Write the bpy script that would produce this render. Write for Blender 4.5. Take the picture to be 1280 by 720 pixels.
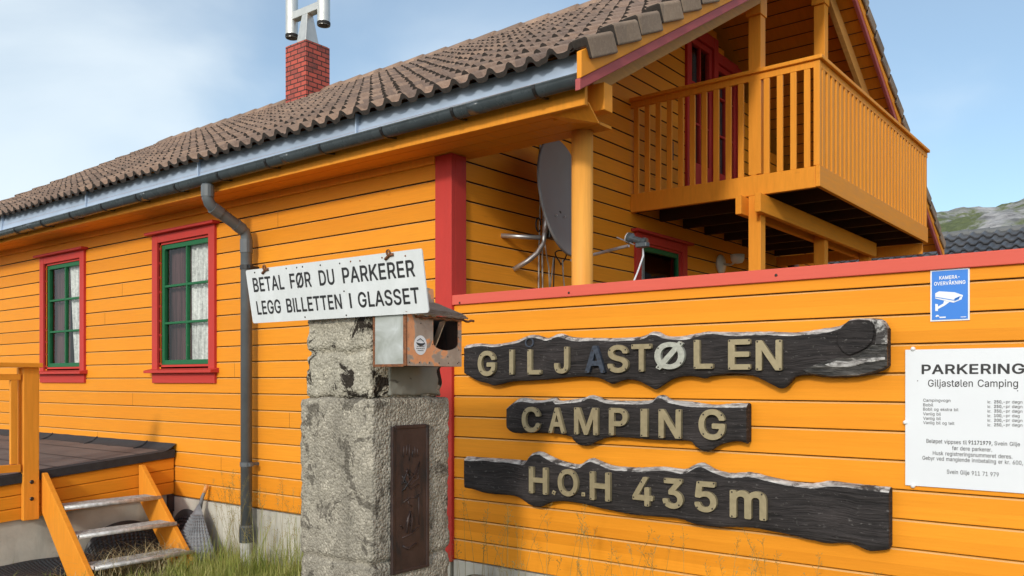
import bpy, bmesh, math, random
from mathutils import Vector, Matrix
from mathutils.bvhtree import BVHTree
from mathutils import noise as mnoise
R = math.radians
random.seed(7)
scene = bpy.context.scene
for o in list(bpy.data.objects): bpy.data.objects.remove(o)
COL = scene.collection

# ------------------------------------------------------------------ camera, sky, sun, exposure
F, HZ = 1074.0, 475.5                       # focal length and horizon of the photo in its own pixels (1280 x 720)
TH = R(38.21)
CAM = Vector((3.908, -4.305, 1.55))
cd = bpy.data.cameras.new('camera'); cam = bpy.data.objects.new('camera', cd); COL.objects.link(cam)
cam.location = CAM; cam.rotation_euler = (R(90), 0, TH)
cd.sensor_width = 36; cd.lens = 36 * F / 1280; cd.shift_x = 0; cd.shift_y = (HZ - 360) / 1280
cd.clip_start = 0.05; cd.clip_end = 4000
scene.camera = cam
SUN_AZ, SUN_EL = 16.0, 22.0                 # azimuth measured from -Y towards +X
w = bpy.data.worlds.new('World'); scene.world = w; w.use_nodes = True
nt = w.node_tree; nt.nodes.clear()
out = nt.nodes.new('ShaderNodeOutputWorld'); bg = nt.nodes.new('ShaderNodeBackground')
sky = nt.nodes.new('ShaderNodeTexSky'); sky.sky_type = 'NISHITA'; sky.sun_disc = False
sky.sun_elevation = R(SUN_EL); sky.sun_rotation = R(180 - SUN_AZ)
sky.air_density = 1.0; sky.dust_density = 0.6; sky.ozone_density = 1.5; sky.altitude = 435
tc = nt.nodes.new('ShaderNodeTexCoord')
mp = nt.nodes.new('ShaderNodeMapping'); mp.inputs['Scale'].default_value = (1.0, 1.0, 2.0); mp.inputs['Location'].default_value = (0.42, 0.3, 0.35)
nz = nt.nodes.new('ShaderNodeTexNoise'); nz.inputs['Scale'].default_value = 1.9; nz.inputs['Detail'].default_value = 7; nz.inputs['Roughness'].default_value = 0.46; nz.inputs['Distortion'].default_value = 0.5
cr = nt.nodes.new('ShaderNodeValToRGB'); cr.color_ramp.interpolation = 'EASE'
cr.color_ramp.elements[0].position = 0.30; cr.color_ramp.elements[0].color = (0.21, 0.21, 0.21, 1)
cr.color_ramp.elements[1].position = 0.72; cr.color_ramp.elements[1].color = (0.88, 0.88, 0.88, 1)
mx = nt.nodes.new('ShaderNodeMixRGB'); mx.inputs['Color2'].default_value = (7.4, 7.9, 8.3, 1)
nt.links.new(tc.outputs['Generated'], mp.inputs['Vector']); nt.links.new(mp.outputs['Vector'], nz.inputs['Vector'])
dp_ = nt.nodes.new('ShaderNodeVectorMath'); dp_.operation = 'DOT_PRODUCT'; dp_.inputs[1].default_value = (-0.27, -0.21, -0.42)   # the cloud bank lies lower and to the west
nt.links.new(tc.outputs['Generated'], dp_.inputs[0])
ad = nt.nodes.new('ShaderNodeMath'); ad.operation = 'ADD'; nt.links.new(nz.outputs['Fac'], ad.inputs[0]); nt.links.new(dp_.outputs['Value'], ad.inputs[1])
nt.links.new(ad.outputs[0], cr.inputs['Fac']); nt.links.new(cr.outputs['Color'], mx.inputs['Fac'])
ds = nt.nodes.new('ShaderNodeVectorMath'); ds.operation = 'DOT_PRODUCT'; ds.inputs[1].default_value = (math.sin(R(46)), -math.cos(R(46)), 0.15)   # unseen bright cloud added to the south-east as soft front fill
nt.links.new(tc.outputs['Generated'], ds.inputs[0])
cs_r = nt.nodes.new('ShaderNodeMapRange'); cs_r.inputs['From Min'].default_value = -0.25; cs_r.inputs['From Max'].default_value = 1.0; cs_r.interpolation_type = 'SMOOTHSTEP'
nt.links.new(ds.outputs['Value'], cs_r.inputs['Value'])
cc_ = nt.nodes.new('ShaderNodeMixRGB'); cc_.inputs['Color1'].default_value = (5.7, 6.3, 6.65, 1); cc_.inputs['Color2'].default_value = (15.5, 15.0, 14.2, 1)
nt.links.new(cs_r.outputs['Result'], cc_.inputs['Fac']); nt.links.new(cc_.outputs['Color'], mx.inputs['Color2'])
ad2 = nt.nodes.new('ShaderNodeMath'); ad2.operation = 'MULTIPLY_ADD'; ad2.inputs[1].default_value = 0.16; nt.links.new(cs_r.outputs['Result'], ad2.inputs[0]); nt.links.new(ad.outputs[0], ad2.inputs[2]); nt.links.new(ad2.outputs[0], cr.inputs['Fac'])
tn = nt.nodes.new('ShaderNodeMixRGB'); tn.blend_type = 'MULTIPLY'; tn.inputs['Fac'].default_value = 1.0; tn.inputs['Color2'].default_value = (0.76, 0.90, 0.92, 1)
nt.links.new(sky.outputs['Color'], tn.inputs['Color1']); nt.links.new(tn.outputs['Color'], mx.inputs['Color1']); nt.links.new(mx.outputs['Color'], bg.inputs['Color'])
bg.inputs['Strength'].default_value = 0.13
nt.links.new(bg.outputs['Background'], out.inputs['Surface'])
sd = bpy.data.lights.new('sun', 'SUN'); sd.energy = 1.5; sd.angle = R(6.0); sd.color = (1.0, 0.95, 0.86)
sun = bpy.data.objects.new('sun', sd); COL.objects.link(sun)
sdir = Vector((math.sin(R(SUN_AZ)) * math.cos(R(SUN_EL)), -math.cos(R(SUN_AZ)) * math.cos(R(SUN_EL)), math.sin(R(SUN_EL))))
sun.rotation_euler = sdir.to_track_quat('Z', 'Y').to_euler()
vs = scene.view_settings; vs.view_transform = 'Standard'; vs.look = 'None'; vs.exposure = 0.36; vs.gamma = 1.0

# ------------------------------------------------------------------ photo measuring: a pixel back to a point on a real plane
c_, s_ = math.cos(TH), math.sin(TH)
RV, DV = Vector((c_, s_, 0)), Vector((-s_, c_, 0))
def at(x, y, ax, v):
    q = DV + RV * ((x - 640) / F) + Vector((0, 0, (HZ - y) / F))
    return CAM + q * ((v - CAM[ax]) / q[ax])

# ------------------------------------------------------------------ materials
def new_mat(name):
    m = bpy.data.materials.new(name); m.use_nodes = True
    n = m.node_tree; b = n.nodes['Principled BSDF']
    return m, n, b
def lk(n, a, b): n.links.new(a, b)
def mixc(n, fac, c1, c2, blend='MIX'):
    x = n.nodes.new('ShaderNodeMixRGB'); x.blend_type = blend
    for k, v in (('Fac', fac), ('Color1', c1), ('Color2', c2)):
        if hasattr(v, 'links'): lk(n, v, x.inputs[k])
        elif isinstance(v, (int, float)): x.inputs[k].default_value = v
        else: x.inputs[k].default_value = (*v, 1)
    return x.outputs['Color']
def coords(n, scale=(1, 1, 1), kind='Object', loc=(0, 0, 0)):
    t = n.nodes.new('ShaderNodeTexCoord'); mpp = n.nodes.new('ShaderNodeMapping')
    mpp.inputs['Scale'].default_value = scale; mpp.inputs['Location'].default_value = loc
    lk(n, t.outputs[kind], mpp.inputs['Vector']); return mpp.outputs['Vector']
def noise(n, vec, scale, detail=4, rough=0.55, dist=0.0):
    t = n.nodes.new('ShaderNodeTexNoise'); t.inputs['Scale'].default_value = scale; t.inputs['Detail'].default_value = detail
    t.inputs['Roughness'].default_value = rough; t.inputs['Distortion'].default_value = dist
    lk(n, vec, t.inputs['Vector']); return t.outputs['Fac']
def ramp(n, fac, stops, interp='LINEAR'):
    r = n.nodes.new('ShaderNodeValToRGB'); r.color_ramp.interpolation = interp
    e = r.color_ramp.elements
    while len(e) < len(stops): e.new(0.5)
    for q, (p, c) in zip(e, stops):
        q.position = p; q.color = (*c, 1) if not isinstance(c, (int, float)) else (c, c, c, 1)
    lk(n, fac, r.inputs['Fac']); return r.outputs['Color']
def bump(n, b, height, strength=0.3, dist=0.01, chain=None):
    x = n.nodes.new('ShaderNodeBump'); x.inputs['Strength'].default_value = strength; x.inputs['Distance'].default_value = dist
    lk(n, height, x.inputs['Height'])
    if chain is not None: lk(n, chain, x.inputs['Normal'])
    lk(n, x.outputs['Normal'], b.inputs['Normal']); return x.outputs['Normal']
def math_(n, op, a, b=None):
    x = n.nodes.new('ShaderNodeMath'); x.operation = op
    for i, v in enumerate((a, b)):
        if v is None: continue
        if hasattr(v, 'links'): lk(n, v, x.inputs[i])
        else: x.inputs[i].default_value = v
    return x.outputs[0]

def paint(name, col, grain=(1.5, 1.5, 45), rough=0.5, var=0.16, pitch=None, z0=0.0, wear=None, knots=0.0):
    """painted timber: grain streaks, faint fading, per-board differences, flaked or bare spots"""
    m, n, b = new_mat(name)
    v = coords(n, grain)
    g = noise(n, v, 3.0, 6, 0.6, 0.3)
    big = noise(n, coords(n, (1, 1, 1)), 1.3, 4, 0.6)
    dark = tuple(x * (1 - var) for x in col); light = tuple(min(1, x * (1 + var * 0.55)) for x in col)
    c = ramp(n, g, [(0.25, dark), (0.75, light)])
    c = mixc(n, ramp(n, big, [(0.35, 0.0), (0.7, 0.55)]), c, tuple(x * k for x, k in zip(col, (0.94, 0.86, 0.8))))
    if pitch:
        t = n.nodes.new('ShaderNodeTexCoord'); sp = n.nodes.new('ShaderNodeSeparateXYZ'); lk(n, t.outputs['Object'], sp.inputs[0])
        fl = math_(n, 'FLOOR', math_(n, 'DIVIDE', math_(n, 'SUBTRACT', sp.outputs['Z'], z0), pitch))
        wn = n.nodes.new('ShaderNodeTexWhiteNoise'); wn.noise_dimensions = '1D'; lk(n, fl, wn.inputs['W'])
        c = mixc(n, 1.0, c, ramp(n, wn.outputs['Value'], [(0, (0.85, 0.82, 0.76)), (1, (1.0, 1.0, 1.0))]), 'MULTIPLY')
    if knots:
        vo = n.nodes.new('ShaderNodeTexVoronoi'); vo.inputs['Scale'].default_value = 1.0
        lk(n, coords(n, (2.2, 2.2, 7.0)), vo.inputs['Vector'])
        c = mixc(n, math_(n, 'MULTIPLY', ramp(n, vo.outputs['Distance'], [(0.03, 1.0), (0.075, 0.0)]), knots), c, tuple(x * k for x, k in zip(col, (0.5, 0.36, 0.5))))
    if wear:
        wv = noise(n, coords(n, (3, 3, 9)), 5, 6, 0.7)
        c = mixc(n, ramp(n, wv, [(0.66, 0.0), (0.74, 0.7)]), c, wear)
    lk(n, c, b.inputs['Base Color'])
    rr = ramp(n, g, [(0.2, rough - 0.08), (0.8, rough + 0.12)]); lk(n, rr, b.inputs['Roughness'])
    bump(n, b, g, 0.22, 0.004)
    b.inputs['Specular IOR Level'].default_value = 0.12
    return m

def plain(name, col, rough=0.5, metal=0.0, var=0.12, scale=8, bumpk=0.1, spec=0.5):
    m, n, b = new_mat(name)
    g = noise(n, coords(n), scale, 5, 0.6)
    c = ramp(n, g, [(0.3, tuple(x * (1 - var) for x in col)), (0.7, tuple(min(1, x * (1 + var)) for x in col))])
    lk(n, c, b.inputs['Base Color']); b.inputs['Metallic'].default_value = metal
    lk(n, ramp(n, g, [(0.2, max(0.03, rough - 0.08)), (0.8, min(1, rough + 0.1))]), b.inputs['Roughness'])
    b.inputs['Specular IOR Level'].default_value = spec
    if bumpk: bump(n, b, g, bumpk, 0.004)
    return m

ORANGE = (0.87, 0.328, 0.026)
PITCH, GZ = 0.1352, 2.924
M = {}
M['boards'] = paint('orange_board_paint', ORANGE, (1.2, 1.2, 34), 0.5, 0.13, PITCH, GZ - 40 * PITCH, knots=0.35)
M['wallboards'] = paint('orange_wall_paint', (0.89, 0.335, 0.024), (1.2, 1.2, 34), 0.48, 0.11, 0.137, 0.0, knots=0.12)
M['paleedge'] = paint('sunlit_board_edge_paint', (0.92, 0.52, 0.20), (1.2, 1.2, 34), 0.42, 0.1)  # sunlit top chamfer of each board, painted in as a paler orange
M['joint'] = plain('dark_joint_groove_shade', (0.06, 0.018, 0.008), 0.8, 0, 0.3, 20)  # dark joint wood; also paints in the shade deep in the board grooves
M['stain'] = paint('orange_stained_timber', (0.82, 0.315, 0.033), (14, 2, 2), 0.5, 0.14, knots=0.2)
M['stain_y'] = paint('orange_stained_timber_long', (0.82, 0.315, 0.033), (14, 1.5, 14), 0.5, 0.14)
M['stain_z'] = paint('orange_stained_upright', (0.82, 0.32, 0.036), (14, 14, 1.2), 0.5, 0.14)
M['pale'] = paint('pale_stained_timber', (0.62, 0.31, 0.09), (3, 2, 14), 0.55, 0.2, knots=0.4)
M['rawpost'] = paint('honey_post_timber', (0.78, 0.36, 0.07), (16, 16, 1.0), 0.42, 0.16, knots=0.3)
M['red'] = paint('red_trim_paint', (0.52, 0.052, 0.042), (6, 6, 1.5), 0.45, 0.12)
M['redh'] = paint('red_trim_paint_flat', (0.52, 0.052, 0.042), (1.5, 1.5, 20), 0.45, 0.12, wear=(0.5, 0.2, 0.15))
M['coping'] = paint('faded_red_coping_paint', (0.68, 0.125, 0.09), (1.0, 2, 20), 0.42, 0.06)
M['dullred'] = paint('dull_red_moulding_paint', (0.42, 0.10, 0.10), (1.5, 1.5, 14), 0.5, 0.15)
M['green'] = paint('green_sash_paint', (0.022, 0.145, 0.060), (8, 8, 8), 0.4, 0.14, wear=(0.35, 0.36, 0.3))
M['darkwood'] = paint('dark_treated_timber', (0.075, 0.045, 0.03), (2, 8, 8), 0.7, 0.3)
M['gutter'] = plain('dark_grey_pvc', (0.055, 0.068, 0.076), 0.26, 0.0, 0.15, 6, 0.02)
M['pipe'] = plain('grey_pvc_downpipe', (0.105, 0.117, 0.125), 0.36, 0.0, 0.15, 6, 0.02)
M['galv'] = plain('galvanised_steel', (0.50, 0.52, 0.54), 0.42, 0.85, 0.12, 14, 0.05)
M['flash'] = plain('pale_blue_eave_sheet', (0.43, 0.52, 0.65), 0.38, 0.3, 0.10, 3, 0.03)
M['steel'] = plain('brushed_steel', (0.62, 0.61, 0.57), 0.33, 0.7, 0.08, 10, 0.03)
M['cablegrey'] = plain('grey_cable_sheath', (0.42, 0.41, 0.38), 0.5, 0, 0.1)
M['black'] = plain('black_plastic', (0.015, 0.015, 0.016), 0.45, 0, 0.2)
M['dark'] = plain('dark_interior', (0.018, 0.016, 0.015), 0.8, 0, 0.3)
M['dish'] = plain('graphite_dish_coating', (0.20, 0.20, 0.205), 0.45, 0.0, 0.08, 5, 0.02)
M['white'] = plain('white_enamel', (0.78, 0.79, 0.80), 0.4, 0, 0.03, 6, 0.02)
M['paper'] = plain('white_sign_board', (0.72, 0.735, 0.76), 0.45, 0, 0.02, 4, 0.02)
M['ink'] = plain('black_lettering', (0.02, 0.02, 0.022), 0.5, 0, 0.1, 20, 0)
M['greyink'] = plain('grey_lettering', (0.03, 0.03, 0.033), 0.5, 0, 0.1, 20, 0)
M['blue'] = plain('blue_sign_print', (0.03, 0.20, 0.66), 0.35, 0, 0.04, 4, 0)
M['brass'] = plain('dull_gold_letter_metal', (0.36, 0.295, 0.175), 0.42, 0.35, 0.13, 30, 0.05)
M['oldletter'] = plain('weathered_blue_black_letter', (0.045, 0.056, 0.078), 0.5, 0.2, 0.5, 40, 0.2)
M['greyletter'] = plain('weathered_grey_letter', (0.42, 0.42, 0.36), 0.5, 0.2, 0.2, 50, 0.2)
M['rust'] = plain('rusty_metal', (0.22, 0.085, 0.035), 0.75, 0.3, 0.5, 60, 0.4)
M['screw'] = plain('dark_screw_head', (0.035, 0.028, 0.022), 0.5, 0.3, 0.2)
M['felt'] = plain('dark_felt_edge', (0.03, 0.03, 0.033), 0.85, 0, 0.3, 20, 0.3)
M['lace'] = None

def mk_lace():
    m, n, b = new_mat('white_lace_curtain')
    v = coords(n, (30, 30, 3)); a = noise(n, v, 1.0, 4, 0.6)
    s = noise(n, coords(n, (1, 1, 1)), 38, 4, 0.7)
    c = ramp(n, math_(n, 'ADD', math_(n, 'MULTIPLY', a, 0.6), math_(n, 'MULTIPLY', s, 0.4)), [(0.36, (0.34, 0.34, 0.335)), (0.60, (0.92, 0.92, 0.90))])
    lk(n, c, b.inputs['Base Color']); b.inputs['Roughness'].default_value = 0.9
    bump(n, b, a, 0.5, 0.02); return m
M['lace'] = mk_lace()
def mk_drape():
    m, n, b = new_mat('maroon_curtain')
    a = noise(n, coords(n, (34, 34, 1.5)), 1.0, 3, 0.5)
    lk(n, ramp(n, a, [(0.35, (0.030, 0.012, 0.013)), (0.65, (0.12, 0.055, 0.055))]), b.inputs['Base Color'])
    b.inputs['Roughness'].default_value = 0.9; return m
M['drape'] = mk_drape()
def mk_glass():
    m = bpy.data.materials.new('window_glass'); m.use_nodes = True; n = m.node_tree; n.nodes.clear()
    o = n.nodes.new('ShaderNodeOutputMaterial'); t = n.nodes.new('ShaderNodeBsdfTransparent'); g = n.nodes.new('ShaderNodeBsdfGlossy')
    t.inputs['Color'].default_value = (0.90, 0.92, 0.91, 1); g.inputs['Roughness'].default_value = 0.02
    f = n.nodes.new('ShaderNodeFresnel'); f.inputs['IOR'].default_value = 1.4
    x = n.nodes.new('ShaderNodeMixShader'); lk(n, f.outputs[0], x.inputs[0]); lk(n, t.outputs[0], x.inputs[1]); lk(n, g.outputs[0], x.inputs[2])
    bp = n.nodes.new('ShaderNodeBump'); bp.inputs['Strength'].default_value = 0.05; bp.inputs['Distance'].default_value = 0.02
    lk(n, noise(n, coords(n), 5, 2), bp.inputs['Height']); lk(n, bp.outputs[0], g.inputs['Normal'])
    lk(n, x.outputs[0], o.inputs['Surface']); return m
M['glass'] = mk_glass()
def mk_frost():
    m, n, b = new_mat('frosted_lamp_glass')
    b.inputs['Base Color'].default_value = (0.85, 0.83, 0.76, 1); b.inputs['Roughness'].default_value = 0.3
    b.inputs['Transmission Weight'].default_value = 0.25; b.inputs['IOR'].default_value = 1.2
    g = noise(n, coords(n), 12, 3); bump(n, b, g, 0.1, 0.01)
    return m
M['frost'] = mk_frost()
def mk_tile(name, cols, z=1.0, gloss=0.85):
    m, n, b = new_mat(name)
    g = noise(n, coords(n), 38, 6, 0.7); big = noise(n, coords(n), 2.6, 4, 0.6)
    fine = noise(n, coords(n), 150, 3, 0.7)
    c = ramp(n, big, [(0.3, cols[0]), (0.7, cols[1])])
    c = mixc(n, ramp(n, g, [(0.48, 0.0), (0.72, 0.8)]), c, cols[2])
    c = mixc(n, ramp(n, fine, [(0.57, 0.0), (0.72, 0.6)]), c, cols[3])
    vo = n.nodes.new('ShaderNodeTexVoronoi'); vo.inputs['Scale'].default_value = 1; lk(n, coords(n, (3.2, 2.8, 0.01)), vo.inputs['Vector'])
    c = mixc(n, 1.0, c, ramp(n, vo.outputs['Color'], [(0.1, (0.66, 0.66, 0.68)), (0.9, (1.14, 1.08, 1.02))]), 'MULTIPLY')
    lk(n, c, b.inputs['Base Color']); b.inputs['Roughness'].default_value = gloss
    bump(n, b, math_(n, 'ADD', g, fine), 0.5, 0.006); return m
M['tile'] = mk_tile('weathered_brown_concrete_tile', [(0.25, 0.165, 0.118), (0.36, 0.245, 0.178), (0.45, 0.33, 0.25), (0.09, 0.066, 0.052)])
M['tileedge'] = plain('mossy_shaded_tile_edge', (0.035, 0.027, 0.022), 0.9, 0, 0.4, 60, 0.3)  # mossy edge colour that also paints in the shade under each tile course
M['verge'] = mk_tile('weathered_brown_verge_tile', [(0.23, 0.165, 0.115), (0.31, 0.225, 0.16), (0.38, 0.29, 0.215), (0.07, 0.055, 0.043)])
M['slate'] = mk_tile('dark_glazed_roof_tile', [(0.085, 0.09, 0.10), (0.11, 0.118, 0.13), (0.13, 0.14, 0.155), (0.05, 0.053, 0.06)], gloss=0.28)
M['slateridge'] = plain('grey_ridge_tile', (0.14, 0.145, 0.145), 0.6, 0, 0.15, 12, 0.1)
def mk_brick():
    m, n, b = new_mat('red_chimney_brick')
    g = n.nodes.new('ShaderNodeTexBrick'); t = n.nodes.new('ShaderNodeTexCoord'); sp = n.nodes.new('ShaderNodeSeparateXYZ'); cb = n.nodes.new('ShaderNodeCombineXYZ')
    lk(n, t.outputs['Object'], sp.inputs[0])
    lk(n, math_(n, 'ADD', sp.outputs['X'], sp.outputs['Y']), cb.inputs['X']); lk(n, sp.outputs['Z'], cb.inputs['Y']); lk(n, cb.outputs[0], g.inputs['Vector'])
    g.inputs['Scale'].default_value = 1.0; g.inputs['Brick Width'].default_value = 0.155; g.inputs['Row Height'].default_value = 0.068
    g.inputs['Mortar Size'].default_value = 0.008; g.inputs['Mortar Smooth'].default_value = 0.1; g.inputs['Bias'].default_value = -0.15
    g.inputs['Color1'].default_value = (0.50, 0.085, 0.058, 1); g.inputs['Color2'].default_value = (0.26, 0.055, 0.045, 1); g.inputs['Mortar'].default_value = (0.022, 0.014, 0.013, 1)
    k = noise(n, coords(n), 4.0, 4, 0.6); s = noise(n, coords(n), 60, 4, 0.7)
    c = mixc(n, ramp(n, k, [(0.56, 0.0), (0.7, 0.75)]), g.outputs['Color'], (0.055, 0.035, 0.033))
    c = mixc(n, ramp(n, s, [(0.4, 0.0), (0.8, 0.35)]), c, (0.42, 0.17, 0.12))
    lk(n, c, b.inputs['Base Color']); b.inputs['Roughness'].default_value = 0.9
    h = math_(n, 'ADD', math_(n, 'MULTIPLY', g.outputs['Fac'], -1.0), math_(n, 'MULTIPLY', s, 0.3)); bump(n, b, h, 0.8, 0.012)
    return m
M['brick'] = mk_brick()
def mk_concrete(name, base, agg=True, stain=0.5, dark_amt=0.0):
    m, n, b = new_mat(name)
    v = coords(n)
    big = noise(n, v, 2.2, 5, 0.6); mid = noise(n, v, 11, 5, 0.65)
    c = ramp(n, big, [(0.3, tuple(x * 0.72 for x in base)), (0.7, tuple(x * 1.12 for x in base))])
    h = mid
    if agg:
        vo = n.nodes.new('ShaderNodeTexVoronoi'); vo.inputs['Scale'].default_value = 74; lk(n, v, vo.inputs['Vector'])
        vo2 = n.nodes.new('ShaderNodeTexVoronoi'); vo2.inputs['Scale'].default_value = 190; lk(n, v, vo2.inputs['Vector'])
        sepc = n.nodes.new('ShaderNodeSeparateXYZ'); lk(n, vo.outputs['Color'], sepc.inputs[0])
        c = mixc(n, ramp(n, sepc.outputs['X'], [(0.0, 0.55), (0.40, 0.0)]), c, tuple(x * 0.45 for x in base))
        c = mixc(n, ramp(n, sepc.outputs['Y'], [(0.72, 0.0), (0.95, 0.5)]), c, tuple(min(1, x * 1.6) for x in base))
        pit = noise(n, v, 46, 6, 0.75)
        c = mixc(n, ramp(n, pit, [(0.60, 0.0), (0.66, 0.8)]), c, tuple(x * 0.16 for x in base))
        c = mixc(n, ramp(n, mid, [(0.40, 0.5), (0.55, 0.0)]), c, tuple(x * 0.62 for x in base))
        c = mixc(n, ramp(n, vo2.outputs['Distance'], [(0.40, 0.0), (0.75, 0.45)]), c, tuple(x * 0.3 for x in base))
        h = math_(n, 'ADD', math_(n, 'MULTIPLY', mid, 0.6), math_(n, 'MULTIPLY', vo.outputs['Distance'], -1.0))
    st = noise(n, coords(n, (3.2, 3.2, 0.75)), 1.5, 6, 0.62)
    c = mixc(n, math_(n, 'MULTIPLY', ramp(n, st, [(0.5, 0.0), (0.72, 1.0)]), stain), c, tuple(x * 0.38 for x in base))
    if dark_amt:
        cr_ = noise(n, coords(n, (1, 1, 1)), 6.5, 8, 0.72, 0.6)
        c = mixc(n, ramp(n, cr_, [(0.555 if dark_amt > .5 else 0.635, 0.0), (0.585 if dark_amt > .5 else 0.655, dark_amt)]), c, (0.022, 0.016, 0.012))
    lk(n, c, b.inputs['Base Color']); b.inputs['Roughness'].default_value = 0.93; b.inputs['Specular IOR Level'].default_value = 0.2
    bump(n, b, h, 0.8 if agg else 0.35, 0.012); return m
M['pillar'] = mk_concrete('exposed_aggregate_concrete', (0.46, 0.415, 0.335), True, 0.8, 0.6)
M['pillartop'] = mk_concrete('cracked_mossy_concrete', (0.52, 0.475, 0.38), True, 0.3, 0.97)
M['smoothc'] = mk_concrete('trowelled_grey_concrete', (0.28, 0.27, 0.23), False, 0.5, 0.5)
M['found'] = mk_concrete('pale_foundation_concrete', (0.57, 0.54, 0.46), False, 0.55, 0.15)
M['stone'] = mk_concrete('lichen_field_stone', (0.30, 0.29, 0.25), False, 0.6, 0.3)
def mk_tarwood():
    m, n, b = new_mat('tarred_dark_timber')
    wv = n.nodes.new('ShaderNodeTexNoise'); wv.inputs['Scale'].default_value = 3.2; wv.inputs['Detail'].default_value = 4; lk(n, coords(n, (1, 1, 1.5)), wv.inputs['Vector'])
    va = n.nodes.new('ShaderNodeVectorMath'); va.operation = 'MULTIPLY_ADD'; va.inputs[1].default_value = (0.0, 0.0, 0.075); lk(n, wv.outputs['Color'], va.inputs[0]); lk(n, coords(n), va.inputs[2])
    mp2 = n.nodes.new('ShaderNodeMapping'); mp2.inputs['Scale'].default_value = (2.2, 3, 46); lk(n, va.outputs[0], mp2.inputs['Vector'])
    g = noise(n, mp2.outputs['Vector'], 2.0, 7, 0.62)
    mp3 = n.nodes.new('ShaderNodeMapping'); mp3.inputs['Scale'].default_value = (5, 3, 150); lk(n, va.outputs[0], mp3.inputs['Vector'])
    gf = noise(n, mp3.outputs['Vector'], 1.0, 4, 0.6)
    r = noise(n, coords(n, (1, 1, 1.6)), 3.1, 4, 0.6); sc_ = noise(n, coords(n, (30, 30, 60)), 1.0, 4, 0.7)
    c = ramp(n, g, [(0.3, (0.009, 0.008, 0.008)), (0.7, (0.050, 0.042, 0.041))])
    c = mixc(n, ramp(n, gf, [(0.36, 0.75), (0.46, 0.0)]), c, (0.012, 0.010, 0.010))
    c = mixc(n, ramp(n, r, [(0.5, 0.0), (0.75, 0.5)]), c, (0.075, 0.062, 0.060))
    c = mixc(n, ramp(n, sc_, [(0.62, 0.0), (0.70, 0.6)]), c, (0.20, 0.185, 0.175))
    lk(n, c, b.inputs['Base Color']); b.inputs['Roughness'].default_value = 0.78; b.inputs['Specular IOR Level'].default_value = 0.3
    bump(n, b, math_(n, 'ADD', g, math_(n, 'MULTIPLY', gf, 0.6)), 1.0, 0.012); return m
M['tar'] = mk_tarwood()
def mk_bark():
    m, n, b = new_mat('silvered_waney_edge')
    g = noise(n, coords(n, (6, 10, 40)), 1.6, 7, 0.7, 1.0); q = noise(n, coords(n, (1, 1, 1)), 7, 5, 0.7)
    c = ramp(n, g, [(0.33, (0.06, 0.052, 0.048)), (0.45, (0.30, 0.28, 0.265)), (0.62, (0.66, 0.64, 0.61))])
    c = mixc(n, ramp(n, q, [(0.54, 0.0), (0.62, 0.95)]), c, (0.03, 0.025, 0.024))
    lk(n, c, b.inputs['Base Color']); b.inputs['Roughness'].default_value = 0.8; bump(n, b, g, 0.8, 0.01); return m
M['bark'] = mk_bark()
def mk_blackbark():
    m, n, b = new_mat('glossy_black_bark')
    g = noise(n, coords(n, (5, 5, 42)), 1.6, 6, 0.65, 0.8)
    lk(n, ramp(n, g, [(0.4, (0.010, 0.009, 0.008)), (0.6, (0.05, 0.044, 0.038)), (0.72, (0.30, 0.28, 0.26))]), b.inputs['Base Color']); b.inputs['Roughness'].default_value = 0.3
    bump(n, b, g, 1.0, 0.012); return m
M['blackbark'] = mk_blackbark()
def mk_copper():
    m, n, b = new_mat('patched_copper_sheet')
    g = noise(n, coords(n, (1, 1, 1)), 5.5, 3, 0.5, 1.6); s = noise(n, coords(n), 26, 5, 0.7)
    c = ramp(n, g, [(0.44, (0.38, 0.31, 0.25)), (0.51, (0.44, 0.37, 0.30)), (0.54, (0.78, 0.37, 0.18)), (0.75, (0.72, 0.33, 0.16))])
    c = mixc(n, ramp(n, s, [(0.55, 0.0), (0.75, 0.5)]), c, (0.16, 0.10, 0.07))
    lk(n, c, b.inputs['Base Color']); b.inputs['Metallic'].default_value = 0.25; b.inputs['Roughness'].default_value = 0.5
    bump(n, b, s, 0.15, 0.004); return m
M['copper'] = mk_copper()
def mk_zinc():
    m, n, b = new_mat('dull_zinc_sheet')
    g = noise(n, coords(n, (1, 1, 1)), 8, 6, 0.6, 0.7)
    lk(n, ramp(n, g, [(0.3, (0.33, 0.335, 0.29)), (0.62, (0.52, 0.53, 0.50)), (0.75, (0.70, 0.71, 0.70))]), b.inputs['Base Color'])
    b.inputs['Metallic'].default_value = 0.4; b.inputs['Roughness'].default_value = 0.36; bump(n, b, g, 0.15, 0.006); return m
M['zinc'] = mk_zinc()
def mk_iron():
    m, n, b = new_mat('rusted_iron_plate')
    g = noise(n, coords(n), 9, 6, 0.65); e = noise(n, coords(n, (9, 9, 2.2)), 1.4, 5, 0.65)
    c = ramp(n, g, [(0.3, (0.034, 0.020, 0.018)), (0.7, (0.070, 0.042, 0.036))])
    c = mixc(n, ramp(n, e, [(0.56, 0.0), (0.63, 0.9)]), c, (0.018, 0.019, 0.022))
    lk(n, c, b.inputs['Base Color']); b.inputs['Roughness'].default_value = 0.5; b.inputs['Metallic'].default_value = 0.15
    bump(n, b, g, 0.4, 0.006); return m
M['iron'] = mk_iron()
def mk_deck():
    m, n, b = new_mat('brown_roofing_felt')
    g = noise(n, coords(n), 160, 3, 0.7); k = noise(n, coords(n), 2.4, 5, 0.6)
    c = ramp(n, k, [(0.3, (0.10, 0.078, 0.070)), (0.7, (0.17, 0.135, 0.120))])
    c = mixc(n, ramp(n, g, [(0.55, 0.0), (0.75, 0.5)]), c, (0.26, 0.23, 0.21))
    lk(n, c, b.inputs['Base Color']); b.inputs['Roughness'].default_value = 0.9; bump(n, b, g, 0.4, 0.004); return m
M['deck'] = mk_deck()
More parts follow.
